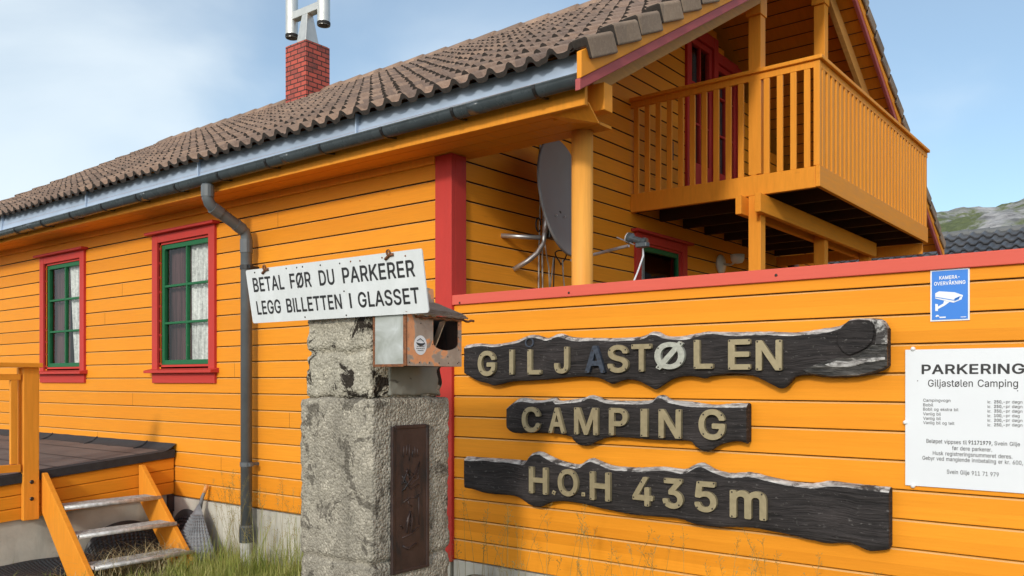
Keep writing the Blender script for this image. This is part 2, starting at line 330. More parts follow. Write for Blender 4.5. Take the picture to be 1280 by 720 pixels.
M['membrane'] = plain('black_dimpled_plastic', (0.028, 0.030, 0.034), 0.42, 0, 0.25, 9, 0.05)
M['membgrey'] = plain('greyed_dimpled_plastic', (0.17, 0.175, 0.185), 0.5, 0, 0.3, 14, 0.05)
def mk_ground():
    m, n, b = new_mat('gravelly_grass_ground')
    a = noise(n, coords(n), 0.8, 6, 0.6); f = noise(n, coords(n), 30, 5, 0.7)
    c = ramp(n, f, [(0.3, (0.045, 0.045, 0.025)), (0.5, (0.10, 0.095, 0.055)), (0.7, (0.21, 0.195, 0.16))])
    c = mixc(n, ramp(n, a, [(0.42, 0.0), (0.6, 0.8)]), c, (0.08, 0.105, 0.03))
    lk(n, c, b.inputs['Base Color']); b.inputs['Roughness'].default_value = 0.95; bump(n, b, f, 0.8, 0.03); return m
M['ground'] = mk_ground()
def mk_grass(name, cols, rough=0.6):
    m, n, b = new_mat(name)
    g = noise(n, coords(n, (1, 1, 0.4)), 9, 3, 0.6); f = noise(n, coords(n, (60, 60, 2)), 1.0, 2, 0.5)
    c = ramp(n, math_(n, 'ADD', math_(n, 'MULTIPLY', g, 0.5), math_(n, 'MULTIPLY', f, 0.5)), [(0.38, cols[0]), (0.5, cols[1]), (0.62, cols[2])])
    lk(n, c, b.inputs['Base Color']); b.inputs['Roughness'].default_value = rough
    b.inputs['Specular IOR Level'].default_value = 0.25
    return m
M['grass'] = mk_grass('meadow_grass', [(0.14, 0.20, 0.03), (0.27, 0.30, 0.06), (0.46, 0.42, 0.17)])
M['weed'] = mk_grass('leafy_weed', [(0.05, 0.10, 0.02), (0.09, 0.15, 0.03), (0.20, 0.22, 0.06)])
M['straw'] = mk_grass('dry_straw', [(0.28, 0.22, 0.10), (0.40, 0.33, 0.18), (0.5, 0.45, 0.28)])
M['stalk'] = mk_grass('seeding_grass_stalk', [(0.16, 0.13, 0.035), (0.30, 0.22, 0.07), (0.30, 0.30, 0.13)])
def mk_hill():
    m, n, b = new_mat('rocky_green_hillside')
    v = coords(n, (1, 1, 1.6))
    a = noise(n, v, 0.055, 7, 0.62, 0.6); f = noise(n, v, 0.35, 7, 0.72); vo = n.nodes.new('ShaderNodeTexVoronoi'); vo.inputs['Scale'].default_value = 0.22; lk(n, v, vo.inputs['Vector'])
    rock = ramp(n, math_(n, 'ADD', math_(n, 'MULTIPLY', f, 0.7), math_(n, 'MULTIPLY', vo.outputs['Distance'], 0.3)), [(0.36, (0.20, 0.195, 0.20)), (0.46, (0.40, 0.39, 0.39)), (0.62, (0.58, 0.565, 0.56))])
    grn = ramp(n, f, [(0.3, (0.085, 0.115, 0.04)), (0.7, (0.21, 0.24, 0.10))])
    c = mixc(n, ramp(n, math_(n, 'ADD', math_(n, 'MULTIPLY', a, 0.65), math_(n, 'MULTIPLY', f, 0.35)), [(0.43, 0.0), (0.52, 1.0)]), rock, grn)
    lk(n, c, b.inputs['Base Color']); b.inputs['Roughness'].default_value = 0.95; bump(n, b, f, 0.9, 2.5); return m
M['hill'] = mk_hill()
def mk_tread():
    m, n, b = new_mat('galvanised_grating')
    g = noise(n, coords(n), 26, 5, 0.6)
    lk(n, ramp(n, g, [(0.35, (0.40, 0.39, 0.37)), (0.65, (0.70, 0.70, 0.69))]), b.inputs['Base Color']); b.inputs['Metallic'].default_value = 0.25; b.inputs['Roughness'].default_value = 0.45; return m
M['tread'] = mk_tread()

# ------------------------------------------------------------------ mesh helpers
ORG = {}                                        # world origin of every object we link
class MB:
    def __init__(s): s.v = []; s.f = []
    def add(s, vs, fs):
        o = len(s.v); s.v += [Vector(p) for p in vs]; s.f += [[o + i for i in f] for f in fs]; return s
    def box(s, a, b):
        (x0, y0, z0), (x1, y1, z1) = a, b
        return s.add([(x0, y0, z0), (x1, y0, z0), (x1, y1, z0), (x0, y1, z0), (x0, y0, z1), (x1, y0, z1), (x1, y1, z1), (x0, y1, z1)],
                     [(0, 3, 2, 1), (4, 5, 6, 7), (0, 1, 5, 4), (1, 2, 6, 5), (2, 3, 7, 6), (3, 0, 4, 7)])
    def bb(s, B, u0, u1, n0, n1, z0, z1):
        O, U, N = B
        P = [O + U * u + N * n + Vector((0, 0, z)) for z in (z0, z1) for u, n in ((u0, n0), (u1, n0), (u1, n1), (u0, n1))]
        return s.add(P, [(0, 3, 2, 1), (4, 5, 6, 7), (0, 1, 5, 4), (1, 2, 6, 5), (2, 3, 7, 6), (3, 0, 4, 7)])
    def beam(s, p, q, wd, ht, up=(0, 0, 1)):
        """box along p->q, wd across, ht along up"""
        p, q = Vector(p), Vector(q); d = (q - p).normalized(); up = Vector(up)
        sd_ = d.cross(up).normalized(); u = sd_.cross(d).normalized()
        P = [e + sd_ * a * wd / 2 + u * b_ * ht / 2 for e in (p, q) for a, b_ in ((-1, -1), (1, -1), (1, 1), (-1, 1))]
        return s.add(P, [(0, 3, 2, 1), (4, 5, 6, 7), (0, 1, 5, 4), (1, 2, 6, 5), (2, 3, 7, 6), (3, 0, 4, 7)])
    def tube(s, pts, r, n=10, cap=True):
        pts = [Vector(p) for p in pts]; rs = r if isinstance(r, (list, tuple)) else [r] * len(pts)
        rings = []; prev = None
        for i, p in enumerate(pts):
            d = (pts[min(i + 1, len(pts) - 1)] - pts[max(i - 1, 0)]).normalized()
            if prev is None: a = d.orthogonal().normalized()
            else: a = (prev - d * prev.dot(d)).normalized()
            prev = a; b_ = d.cross(a)
            rings.append([p + (a * math.cos(2 * math.pi * k / n) + b_ * math.sin(2 * math.pi * k / n)) * rs[i] for k in range(n)])
        o = len(s.v); s.v += [v for rr in rings for v in rr]
        for i in range(len(pts) - 1):
            for k in range(n): s.f.append([o + i * n + k, o + i * n + (k + 1) % n, o + (i + 1) * n + (k + 1) % n, o + (i + 1) * n + k])
        if cap: s.f.append([o + k for k in range(n)][::-1]); s.f.append([o + (len(pts) - 1) * n + k for k in range(n)])
        return s
    def lathe(s, prof, M4, n=24):
        o = len(s.v); m = len(prof)
        for k in range(n):
            a = 2 * math.pi * k / n
            for r, z in prof: s.v.append(M4 @ Vector((r * math.cos(a), r * math.sin(a), z)))
        for k in range(n):
            for i in range(m - 1): s.f.append([o + k * m + i, o + ((k + 1) % n) * m + i, o + ((k + 1) % n) * m + i + 1, o + k * m + i + 1])
        return s
    def grid(s, fn, nu, nv):
        o = len(s.v)
        for i in range(nu + 1):
            for j in range(nv + 1): s.v.append(Vector(fn(i / nu, j / nv)))
        for i in range(nu):
            for j in range(nv): s.f.append([o + i * (nv + 1) + j, o + (i + 1) * (nv + 1) + j, o + (i + 1) * (nv + 1) + j + 1, o + i * (nv + 1) + j + 1])
        return s
    def prism(s, pts, off):
        """closed outline extruded by a vector"""
        n = len(pts); off = Vector(off)
        s.add([Vector(p) for p in pts] + [Vector(p) + off for p in pts], [list(range(n)), list(range(n, 2 * n))[::-1]] + [[i, (i + 1) % n, n + (i + 1) % n, n + i] for i in range(n)])
        return s
    def build(s, name, mat, parent=None, loc=None, smooth=False, bevel=0, solid=0, recalc=True, seg=2):
        if loc is None: loc = ORG[parent.name] if parent else Vector((0, 0, 0))
        loc = Vector(loc)
        me = bpy.data.meshes.new(name); me.from_pydata([v - loc for v in s.v], [], s.f); me.update()
        if recalc:
            bm = bmesh.new(); bm.from_mesh(me); bmesh.ops.recalc_face_normals(bm, faces=bm.faces); bm.to_mesh(me); bm.free()
        o = bpy.data.objects.new(name, me); COL.objects.link(o)
        for m in (mat if isinstance(mat, (list, tuple)) else [mat]): me.materials.append(m)
        if smooth:
            for p in me.polygons: p.use_smooth = True
        if parent: o.parent = parent
        else: o.location = loc
        ORG[o.name] = loc
        if solid:
            md = o.modifiers.new('solid', 'SOLIDIFY'); md.thickness = solid; md.offset = 0
        if bevel:
            md = o.modifiers.new('bevel', 'BEVEL'); md.width = bevel; md.segments = seg; md.limit_method = 'ANGLE'; md.angle_limit = R(40)
        return o
def tag(o, label=None, cat=None, group=None, kind=None):
    if label: o['label'] = label
    if cat: o['category'] = cat
    if group: o['group'] = group
    if kind: o['kind'] = kind
    return o
def thing(name, loc, label, cat, group=None):
    o = bpy.data.objects.new(name, None); COL.objects.link(o); o.location = loc; ORG[o.name] = Vector(loc); o.empty_display_size = 0.1
    return tag(o, label, cat, group)
# plain grotesque letter shapes as outlines (units: 1/1000), three weights: B bold, M medium, R regular
GLYPHS = {
 'M': {
  'A': '499|202,524 194,521 187,514 6,16 2,4 3,-6 8,-12 18,-15 84,-15 94,-11 99,-4 145,126 146,127 332,127 337,118 383,-8 390,-13 396,-15 462,-15 468,-13 474,-10 477,-4 477,4 473,16 290,514 284,521 274,524/240,402 268,312 302,216 300,214 178,214 176,216 206,300 238,402',
  'B': '475|50,520 47,514 45,508 45,2 48,-8 52,-12 62,-15 278,-14 302,-11 326,-5 348,4 370,16 388,28 401,42 412,58 421,76 425,88 431,112 433,128 432,156 428,178 422,196 414,212 401,232 384,248 356,266 376,282 388,296 399,312 408,334 413,368 412,394 408,414 393,450 382,466 356,492 338,503 320,511 294,518 268,523 252,524 62,524/140,215 254,216 274,214 296,206 310,198 322,186 334,168 340,148 339,122 334,110 328,100 320,91 308,84 288,76 272,73 142,72 140,74/140,301 140,436 142,437 244,437 264,435 274,433 290,427 302,419 311,408 315,400 320,382 320,358 315,342 310,334 300,322 290,314 268,304 244,300',
  'D': '521|50,-11 62,-15 226,-15 258,-13 296,-6 328,4 360,19 374,28 386,37 398,47 413,62 429,84 444,108 457,138 464,158 471,186 475,214 477,264 475,296 470,330 457,372 443,404 429,428 415,446 398,462 388,472 362,490 324,508 300,515 262,522 232,524 62,524 52,521 48,516 45,508 45,2 47,-6/142,72 140,74 140,436 142,437 240,436 270,432 294,424 312,415 330,402 341,392 355,374 365,356 375,328 383,286 384,242 383,224 379,198 375,180 365,154 352,132 330,107 308,93 292,85 268,77 246,73',
  'E': '438|384,-11 388,-6 390,2 390,56 387,64 380,70 374,72 142,72 140,74 141,214 354,214 364,218 368,224 370,230 370,284 366,296 358,300 141,302 140,436 142,437 376,438 383,442 387,454 387,508 384,516 380,521 370,524 62,524 52,521 48,516 45,508 45,2 48,-8 52,-12 62,-15 374,-15',
  'F': '429|54,-13 62,-15 124,-15 132,-12 138,-6 140,2 141,206 344,206 356,210 359,216 361,222 361,276 357,288 350,292 141,294 140,436 142,437 368,437 374,439 381,444 384,454 384,508 381,516 376,521 368,524 62,524 52,521 48,516 45,508 45,2 48,-8',
  'G': '539|258,531 232,529 202,523 170,512 138,495 114,477 89,452 73,430 58,404 40,358 33,334 27,296 25,246 27,212 32,178 45,136 58,106 73,78 89,58 118,29 138,14 172,-3 200,-13 234,-20 274,-22 300,-20 332,-14 358,-5 380,4 410,22 422,33 447,58 463,82 476,108 485,136 492,178 493,254 489,266 484,269 476,271 284,271 278,269 272,266 268,254 268,200 271,192 276,187 284,184 398,184 399,182 396,164 389,144 384,132 373,114 352,94 336,83 324,78 304,71 278,68 246,69 232,72 206,81 194,88 178,100 161,116 149,134 138,152 124,194 120,220 118,248 120,288 124,314 138,358 161,394 174,406 190,419 208,430 242,439 270,441 298,438 328,427 338,422 352,411 367,396 377,380 387,362 396,342 402,336 410,334 472,334 484,338 488,346 489,350 484,372 477,394 469,412 440,456 414,480 384,500 362,511 338,520 298,529',
  'H': '536|466,-11 470,-6 472,2 472,508 468,518 462,522 456,524 394,524 384,521 379,514 377,508 377,306 376,304 142,304 140,306 140,508 138,514 132,521 124,524 62,524 50,520 47,514 45,508 45,2 49,-10 54,-13 62,-15 124,-15 132,-12 138,-6 140,2 141,216 376,217 377,216 377,2 379,-6 384,-12 394,-15 456,-15',
  'I': '185|45,-15 140,-15 140,524 45,524',
  'K': '486|458,-11 463,-4 463,4 461,8 263,288 459,498 462,508 462,512 459,518 454,522 446,524 366,524 354,520 182,334 154,304 142,287 140,288 140,508 138,514 132,521 124,524 62,524 50,520 47,514 45,508 45,2 49,-10 54,-13 62,-15 124,-15 132,-12 137,-8 140,2 140,160 196,220 362,-11 374,-15 448,-15',
  'L': '412|56,523 49,518 45,508 45,2 48,-8 52,-12 62,-15 360,-15 368,-12 373,-8 376,2 376,56 373,64 366,70 360,72 142,72 140,74 140,508 136,518 130,522 124,524',
  'N': '542|472,-11 476,-6 478,2 478,508 474,518 468,522 462,524 400,524 390,520 385,512 384,148 382,147 149,516 144,521 134,524 62,524 50,520 47,514 45,508 45,2 49,-10 54,-13 62,-15 124,-15 134,-11 139,-4 140,308 138,364 140,366 188,284 374,-8 380,-12 388,-15 462,-15',
  'P': '464|54,-13 62,-15 124,-15 132,-12 138,-6 140,2 141,170 248,171 284,175 304,180 334,192 360,208 384,230 402,256 410,274 418,298 422,322 424,352 418,396 404,434 390,458 360,487 340,499 318,510 294,517 264,522 240,524 62,524 52,521 48,516 45,508 45,2 48,-8/140,258 141,436 240,437 262,435 288,426 309,410 321,392 328,372 329,330 328,324 319,300 314,290 306,281 288,268 268,261 254,258',
  'R': '468|52,521 48,516 45,508 45,2 49,-10 54,-13 62,-15 124,-15 132,-12 138,-6 140,2 140,182 236,183 244,172 336,0 344,-11 354,-15 426,-15 438,-11 442,-4 441,6 335,200 374,226 391,244 408,274 419,304 424,342 424,362 421,390 412,422 391,460 366,485 342,501 322,509 290,519 242,524 62,524/140,436 254,436 268,434 290,427 302,420 310,412 320,398 326,384 329,368 330,346 328,328 323,312 314,298 302,286 292,281 264,272 242,270 141,270',
  'S': '466|232,531 186,527 148,518 110,500 84,480 63,456 51,436 43,414 38,394 37,380 37,368 40,342 47,320 60,296 80,274 100,260 120,248 144,237 186,223 254,204 290,191 318,173 326,160 331,144 330,128 322,108 308,91 290,78 280,74 264,68 244,65 206,65 188,68 166,75 144,88 134,98 128,108 123,118 118,140 115,146 110,150 102,152 40,152 28,148 25,142 23,136 28,106 40,72 53,50 80,20 100,7 124,-5 140,-12 176,-20 212,-24 254,-23 284,-18 312,-10 354,10 370,23 385,38 407,70 418,98 423,130 423,146 420,172 411,198 407,206 393,226 370,249 344,264 318,277 278,291 216,307 174,322 162,328 150,336 137,350 134,356 130,372 131,388 135,400 146,416 152,422 172,434 200,442 218,444 240,443 262,439 280,433 294,424 306,414 314,402 320,390 324,372 326,368 332,365 338,363 400,363 408,366 413,370 416,380 414,398 410,414 401,438 388,460 362,487 342,500 320,512 280,525',
  'T': '468|256,-15 266,-11 270,-6 272,2 272,436 274,437 416,437 422,439 429,444 432,454 432,508 430,514 424,521 416,524 34,524 26,522 20,516 17,508 17,454 20,444 24,440 34,437 176,437 178,436 178,2 182,-10 190,-14',
  'U': '536|50,520 47,514 45,508 46,156 51,124 60,96 73,72 87,50 108,28 122,17 146,3 176,-10 228,-22 290,-22 320,-16 346,-8 366,0 394,17 408,28 430,50 445,72 457,96 466,122 471,148 472,508 468,518 462,522 456,524 394,524 384,520 379,512 378,170 375,148 366,124 355,106 338,90 322,80 294,70 268,67 250,67 224,70 206,76 196,80 176,93 163,106 153,122 148,132 142,148 139,170 139,508 137,514 132,521 122,524 62,524',
  'Ø': '552|434,537 426,539 416,536 388,499 362,512 348,517 330,523 300,529 274,531 244,530 200,522 172,512 156,504 142,496 120,480 90,450 71,424 56,398 45,372 34,334 26,282 26,226 34,174 45,136 59,104 82,68 52,24 50,20 50,12 56,2 100,-28 108,-30 118,-27 143,8 146,10 172,-3 200,-13 244,-21 274,-22 300,-20 330,-14 348,-8 362,-3 392,13 418,31 440,52 459,78 475,104 489,136 502,184 506,212 508,246 506,296 500,334 489,372 475,404 460,430 452,440 482,484 484,488 484,496 481,502 476,507/394,359 402,340 411,310 414,288 415,240 411,200 405,176 395,150 383,130 370,112 356,99 328,82 302,72 276,68 244,69 208,80 200,84 199,86 202,90 389,354 393,358/140,149 129,176 123,200 119,232 118,260 120,288 127,324 138,358 150,378 161,392 178,410 192,420 208,429 228,436 264,441 282,440 304,436 324,429 334,424 335,422 323,406 142,150',
 },
 'B': {
  ',': '214|32,-137 40,-139 82,-139 94,-135 100,-130 105,-118 156,64 155,78 152,84 148,87 136,91 70,91 58,87 52,82 48,72 18,-118 20,-126 23,-132',
  '-': '479|356,184 356,248 352,256 342,263 116,264 108,262 102,259 95,248 95,184 99,176 110,169 336,168 344,170 350,173',
  '.': '214|31,26 42,2 58,-13 80,-23 110,-23 134,-12 150,4 158,22 161,38 158,62 149,80 132,95 110,105 98,107 80,105 56,94 41,78 35,66 31,56',
  '0': '479|232,536 194,533 172,528 148,518 116,499 80,460 66,436 53,408 41,370 32,324 28,272 29,212 33,178 40,142 52,102 61,80 77,54 93,32 106,18 116,9 140,-5 172,-19 198,-25 222,-27 260,-24 282,-19 306,-9 336,9 361,32 374,48 392,80 401,102 412,138 421,184 425,236 424,298 421,324 413,366 400,408 387,436 374,458 361,476 346,491 336,499 314,514 282,528 254,534/230,440 240,439 264,430 280,418 287,410 304,380 317,336 320,316 323,288 324,240 322,210 317,174 303,126 294,110 286,98 264,79 242,71 220,70 196,76 188,79 178,87 168,98 161,108 150,128 141,154 134,186 130,220 129,268 130,288 136,336 146,370 156,392 168,412 188,430 216,439',
  '1': '479|404,-15 409,-6 411,2 411,54 409,62 404,70 398,73 390,75 298,75 296,76 296,508 294,516 288,524 282,527 274,529 198,529 190,527 76,445 71,440 68,434 66,426 66,360 68,352 74,343 82,339 94,340 190,409 192,408 192,76 190,75 78,75 66,71 60,66 56,54 56,2 58,-6 64,-15 70,-18 78,-20 390,-20 398,-18',
  '2': '479|52,-15 58,-18 66,-20 388,-20 396,-18 402,-15 407,-6 409,2 409,56 407,64 404,70 396,75 388,77 200,77 198,78 303,188 341,232 376,284 385,300 394,324 400,356 401,380 396,414 389,434 377,456 365,474 336,501 310,517 274,530 230,536 210,535 176,530 154,523 130,511 112,501 104,494 83,472 70,454 59,432 52,412 48,392 46,364 48,356 51,350 62,343 126,342 138,346 142,350 145,356 149,384 157,404 162,414 172,424 188,433 202,438 218,440 238,439 252,436 262,432 282,419 292,408 298,390 300,376 300,358 294,338 283,318 250,274 48,58 44,46 44,2 46,-6',
  '3': '479|60,525 54,520 50,508 50,454 54,442 60,436 72,432 246,432 242,426 141,310 137,298 138,244 142,236 152,229 224,227 250,222 272,212 291,196 303,178 308,160 309,138 306,122 299,106 286,91 274,83 254,75 242,72 226,70 202,70 170,79 148,93 143,98 135,112 125,142 122,147 116,150 108,152 40,151 29,144 26,138 24,130 27,104 38,74 55,44 84,15 102,3 150,-18 192,-26 230,-27 244,-26 272,-21 314,-7 336,5 358,21 373,36 389,60 399,78 411,116 413,136 412,166 406,192 396,218 376,250 358,268 338,281 314,295 292,303 268,307 265,310 388,450 392,462 392,508 390,516 384,524 378,527 370,529 72,529',
  '4': '479|316,528 248,529 240,527 231,520 25,172 20,158 21,100 25,92 36,86 261,84 263,-4 270,-15 276,-18 284,-20 342,-20 350,-18 356,-15 361,-6 363,2 363,84 364,85 418,86 426,90 432,100 433,162 431,170 428,176 420,181 412,183 364,183 363,184 363,316 361,324 358,330 350,336 342,338 284,338 272,334 266,328 262,316 261,184 144,183 143,184 326,496 330,504 330,514 324,524',
  '5': '479|376,525 364,529 98,529 90,527 84,524 78,516 75,504 47,256 49,246 52,240 56,237 66,233 128,226 140,230 164,246 186,253 214,257 238,255 256,250 262,246 276,237 285,228 298,210 307,178 308,156 306,140 300,122 291,104 278,89 264,80 238,71 206,70 182,78 174,83 160,94 155,100 147,112 138,140 134,145 128,148 120,150 62,150 54,148 45,142 42,136 40,128 42,110 46,90 57,64 76,36 94,17 112,5 134,-8 148,-14 172,-21 198,-26 212,-27 246,-25 274,-20 294,-13 320,-1 348,19 372,44 385,64 397,88 410,138 411,170 407,206 397,238 387,260 375,280 360,298 348,311 320,330 300,340 270,349 248,353 224,354 188,349 160,339 158,340 168,428 170,432 364,432 372,434 378,437 384,446 386,454 386,508 382,520',
  '6': '479|328,527 320,529 254,529 242,525 235,520 128,362 92,306 70,266 53,222 45,182 45,136 50,108 57,86 64,70 81,42 104,18 112,11 130,-1 154,-13 162,-16 202,-25 222,-27 250,-26 276,-21 296,-14 322,-2 352,20 371,42 384,62 391,76 403,106 408,132 409,146 409,168 407,188 403,208 395,232 386,252 374,270 346,299 328,311 310,319 284,328 264,332 228,334 227,336 338,498 341,504 341,514 337,522/248,243 262,238 278,227 290,214 297,202 303,188 307,172 306,138 300,118 295,108 285,94 272,82 260,75 240,69 220,68 208,70 194,75 174,87 167,94 155,112 149,126 146,140 145,164 147,182 154,202 162,214 174,227 186,236 210,244 232,245',
  '7': '479|90,-18 98,-20 164,-20 176,-16 182,-10 409,442 411,450 411,508 407,520 402,525 390,529 64,529 52,525 46,520 42,508 42,454 44,446 47,440 56,434 64,432 290,432 292,430 79,8 79,-6 82,-12',
  '9': '479|124,-18 132,-20 198,-20 210,-16 217,-10 350,186 384,246 392,264 402,294 407,320 409,338 408,372 403,400 396,420 384,446 367,470 342,497 322,510 308,517 276,529 250,534 230,536 202,534 176,529 154,522 132,510 112,498 81,468 57,424 50,404 45,376 44,362 45,326 49,300 56,280 67,258 79,238 87,228 108,210 126,198 142,190 174,179 194,176 224,175 225,174 114,12 111,6 111,-4 115,-12/248,438 266,430 280,421 290,408 297,396 307,366 306,330 300,312 295,302 285,288 268,274 262,271 240,264 220,263 208,265 190,271 178,279 162,294 156,304 146,336 145,358 147,372 154,394 162,408 178,424 186,430 210,439 232,440',
  'A': '506|202,529 194,527 188,524 182,514 1,16 -3,6 -2,-6 4,-15 10,-18 18,-20 84,-20 92,-18 98,-15 104,-6 150,122 328,122 332,116 376,-6 382,-15 388,-18 396,-20 462,-20 470,-18 476,-15 479,-10 482,-4 482,6 295,514 288,524 282,527 274,529/238,383 293,226 295,220 294,219 186,219 184,220',
  'C': '536|362,517 316,531 276,536 228,533 200,527 172,517 136,499 112,481 86,454 70,432 55,406 37,364 29,336 22,294 20,246 22,214 29,172 39,136 48,116 55,102 70,76 86,54 112,27 138,9 154,1 172,-8 200,-18 244,-26 276,-27 298,-25 340,-16 362,-8 386,4 424,30 443,48 472,94 488,136 493,160 489,170 484,176 472,180 404,179 396,175 392,170 383,144 369,120 356,105 336,90 320,83 294,75 282,73 246,74 210,85 196,92 180,103 168,116 153,136 143,152 134,178 128,200 123,248 125,288 128,308 134,330 146,360 164,388 180,405 212,425 234,432 264,436 294,434 310,430 336,419 362,398 377,376 383,366 389,344 393,336 398,332 410,328 472,328 480,330 488,336 491,342 493,348 488,374 475,408 464,430 453,446 442,460 416,486 386,505',
  'E': '445|386,-16 391,-10 395,2 395,56 393,64 390,70 382,75 374,77 146,77 145,78 145,208 146,209 354,209 362,211 368,214 373,222 375,230 374,290 370,298 360,305 146,306 145,430 146,432 370,432 378,434 387,440 390,446 392,454 392,508 388,520 382,525 370,529 62,529 50,525 44,520 40,508 40,2 44,-10 50,-16 62,-20 374,-20',
  'G': '546|232,534 202,528 184,522 170,517 138,500 112,481 85,454 69,432 50,398 40,372 28,336 22,296 20,262 22,212 28,172 40,136 50,110 70,74 85,56 116,25 138,9 152,1 170,-8 200,-18 246,-26 274,-27 300,-25 332,-19 346,-15 364,-8 388,3 412,18 426,29 451,56 460,68 467,80 481,108 491,140 496,168 498,194 498,254 496,262 490,271 484,274 476,276 284,276 276,274 270,271 265,262 263,254 263,200 265,192 270,184 276,181 284,179 392,179 393,178 393,174 382,140 369,118 350,98 332,87 304,76 292,74 260,73 234,77 208,86 196,92 180,104 165,120 146,148 134,178 128,200 125,220 123,260 128,308 138,342 146,360 165,390 176,402 196,416 212,425 228,431 250,435 270,436 298,433 320,425 334,418 350,407 363,392 373,378 382,362 393,336 402,331 410,329 478,330 489,336 492,342 494,350 489,374 482,394 467,424 444,458 430,473 402,495 364,516 324,529 298,534 274,536',
  'H': '543|470,-15 475,-6 477,2 477,508 475,516 472,522 464,527 456,529 394,529 386,527 380,524 374,516 372,508 372,310 370,309 146,309 145,310 145,508 143,516 138,524 132,527 124,529 62,529 54,527 48,524 42,516 40,508 40,2 42,-6 45,-12 54,-18 62,-20 124,-20 132,-18 138,-15 143,-6 145,2 146,212 370,212 372,210 372,2 374,-6 380,-15 386,-18 394,-20 456,-20 464,-18',
  'I': '184|40,-20 144,-20 144,529 40,529',
  'J': '422|342,527 334,529 274,529 266,527 260,524 253,514 252,140 246,108 234,88 214,75 194,70 168,71 154,75 144,81 135,90 128,100 124,108 119,124 117,178 113,186 104,191 96,193 34,193 26,191 20,188 15,180 13,172 13,140 17,104 26,74 41,44 66,14 84,0 116,-15 146,-23 182,-27 218,-24 254,-15 282,-1 302,14 328,42 344,74 353,104 356,138 356,508 354,516 351,522',
  'K': '493|462,-15 468,-4 468,6 465,12 269,286 275,294 463,496 466,502 467,508 467,514 463,522 454,527 446,529 366,529 358,527 352,524 178,338 146,302 145,304 145,508 143,516 138,524 132,527 124,529 62,529 54,527 48,524 42,516 40,508 40,2 42,-6 45,-12 54,-18 62,-20 124,-20 132,-18 140,-12 143,-6 145,2 145,158 196,213 352,-6 360,-15 366,-18 374,-20 448,-20 456,-18',
  'L': '419|56,528 45,522 42,516 40,508 40,2 44,-10 50,-16 62,-20 360,-20 372,-16 377,-10 381,2 381,56 379,64 376,70 368,75 360,77 146,77 145,78 144,514 138,524 132,527 124,529',
  'M': '654|580,524 574,527 566,529 478,529 470,527 460,520 333,192 316,141 314,142 291,206 168,520 158,527 150,529 62,529 54,527 45,522 42,516 40,508 40,2 42,-6 48,-15 54,-18 62,-20 120,-20 128,-18 134,-15 141,-4 142,305 144,304 269,-10 276,-16 288,-20 340,-20 348,-18 354,-15 361,-6 484,306 485,-4 492,-15 498,-18 506,-20 566,-20 574,-18 583,-12 586,-6 588,2 588,508 586,516',
  'N': '549|476,-15 481,-6 483,2 483,508 481,516 478,522 470,527 462,529 400,529 392,527 386,524 380,514 379,166 378,165 153,520 146,525 134,529 62,529 54,527 48,524 42,516 40,508 40,2 42,-6 45,-12 54,-18 62,-20 124,-20 132,-18 138,-15 144,-4 145,308 143,346 144,348 184,282 370,-10 376,-16 388,-20 462,-20 470,-18',
  'O': '559|274,536 228,533 200,527 172,517 136,499 116,484 86,454 67,428 51,398 40,372 28,330 22,294 20,262 22,214 29,172 37,144 55,102 71,74 87,54 120,22 138,9 172,-8 204,-19 234,-25 260,-27 306,-24 332,-19 362,-8 400,12 422,27 444,50 463,74 479,102 494,136 505,172 511,212 513,246 511,296 505,336 498,362 479,406 463,434 444,458 422,481 398,499 362,517 332,528 300,534/276,73 246,74 210,85 196,92 182,103 165,120 154,134 146,148 134,178 128,200 123,248 125,288 128,308 132,324 143,354 153,372 162,386 182,406 196,417 210,424 234,432 264,436 290,434 324,424 336,417 352,406 366,394 383,368 397,340 406,308 410,268 409,220 406,200 397,170 387,148 379,134 366,116 356,106 336,92 324,85 300,77',
  'P': '471|54,-18 62,-20 124,-20 136,-16 141,-10 145,2 146,166 264,167 296,172 320,180 344,191 364,204 388,228 406,254 415,274 423,298 427,322 429,352 423,398 409,436 394,460 364,491 344,503 320,515 296,522 264,527 240,529 62,529 50,525 44,520 40,508 40,2 42,-6 45,-12/146,263 146,432 240,432 262,430 286,422 305,408 316,390 323,370 324,330 314,300 310,292 302,285 286,272 274,268 254,263',
  'R': '475|50,525 44,520 40,508 40,2 42,-6 45,-12 54,-18 62,-20 124,-20 132,-18 140,-12 143,-6 145,2 145,176 146,178 234,178 240,168 332,-2 340,-15 346,-18 354,-20 426,-20 434,-18 440,-15 447,-4 446,8 342,198 376,222 395,242 413,274 425,308 429,342 428,376 425,396 417,422 395,464 376,484 360,496 338,508 296,523 242,529 62,529/146,431 254,431 268,429 288,422 298,416 306,410 318,392 322,380 325,358 324,336 321,322 316,310 310,300 298,290 290,285 264,277 242,275 146,276',
  'S': '473|232,536 186,532 148,523 132,517 108,504 80,484 68,472 59,460 46,436 38,416 34,400 32,380 35,342 42,318 56,294 78,270 96,256 116,244 144,232 184,218 254,199 288,187 314,169 321,160 326,144 325,128 318,112 306,95 288,82 280,79 252,71 218,69 200,71 178,76 168,80 152,88 138,102 132,110 128,120 124,140 120,148 116,152 108,156 34,156 23,150 20,144 18,136 23,104 35,72 49,46 78,16 96,3 136,-15 170,-24 196,-28 212,-29 254,-28 284,-23 312,-15 356,6 374,19 389,34 411,68 423,96 428,130 428,146 424,178 416,200 411,210 397,230 372,253 348,268 320,282 278,296 218,312 176,327 154,340 139,356 135,372 136,388 141,400 150,412 156,418 174,429 200,437 218,439 240,438 262,434 278,428 292,420 302,412 310,400 315,390 317,376 321,368 324,363 330,360 338,358 400,358 412,362 417,368 421,380 419,398 415,414 406,438 392,462 364,491 346,504 322,517 282,530',
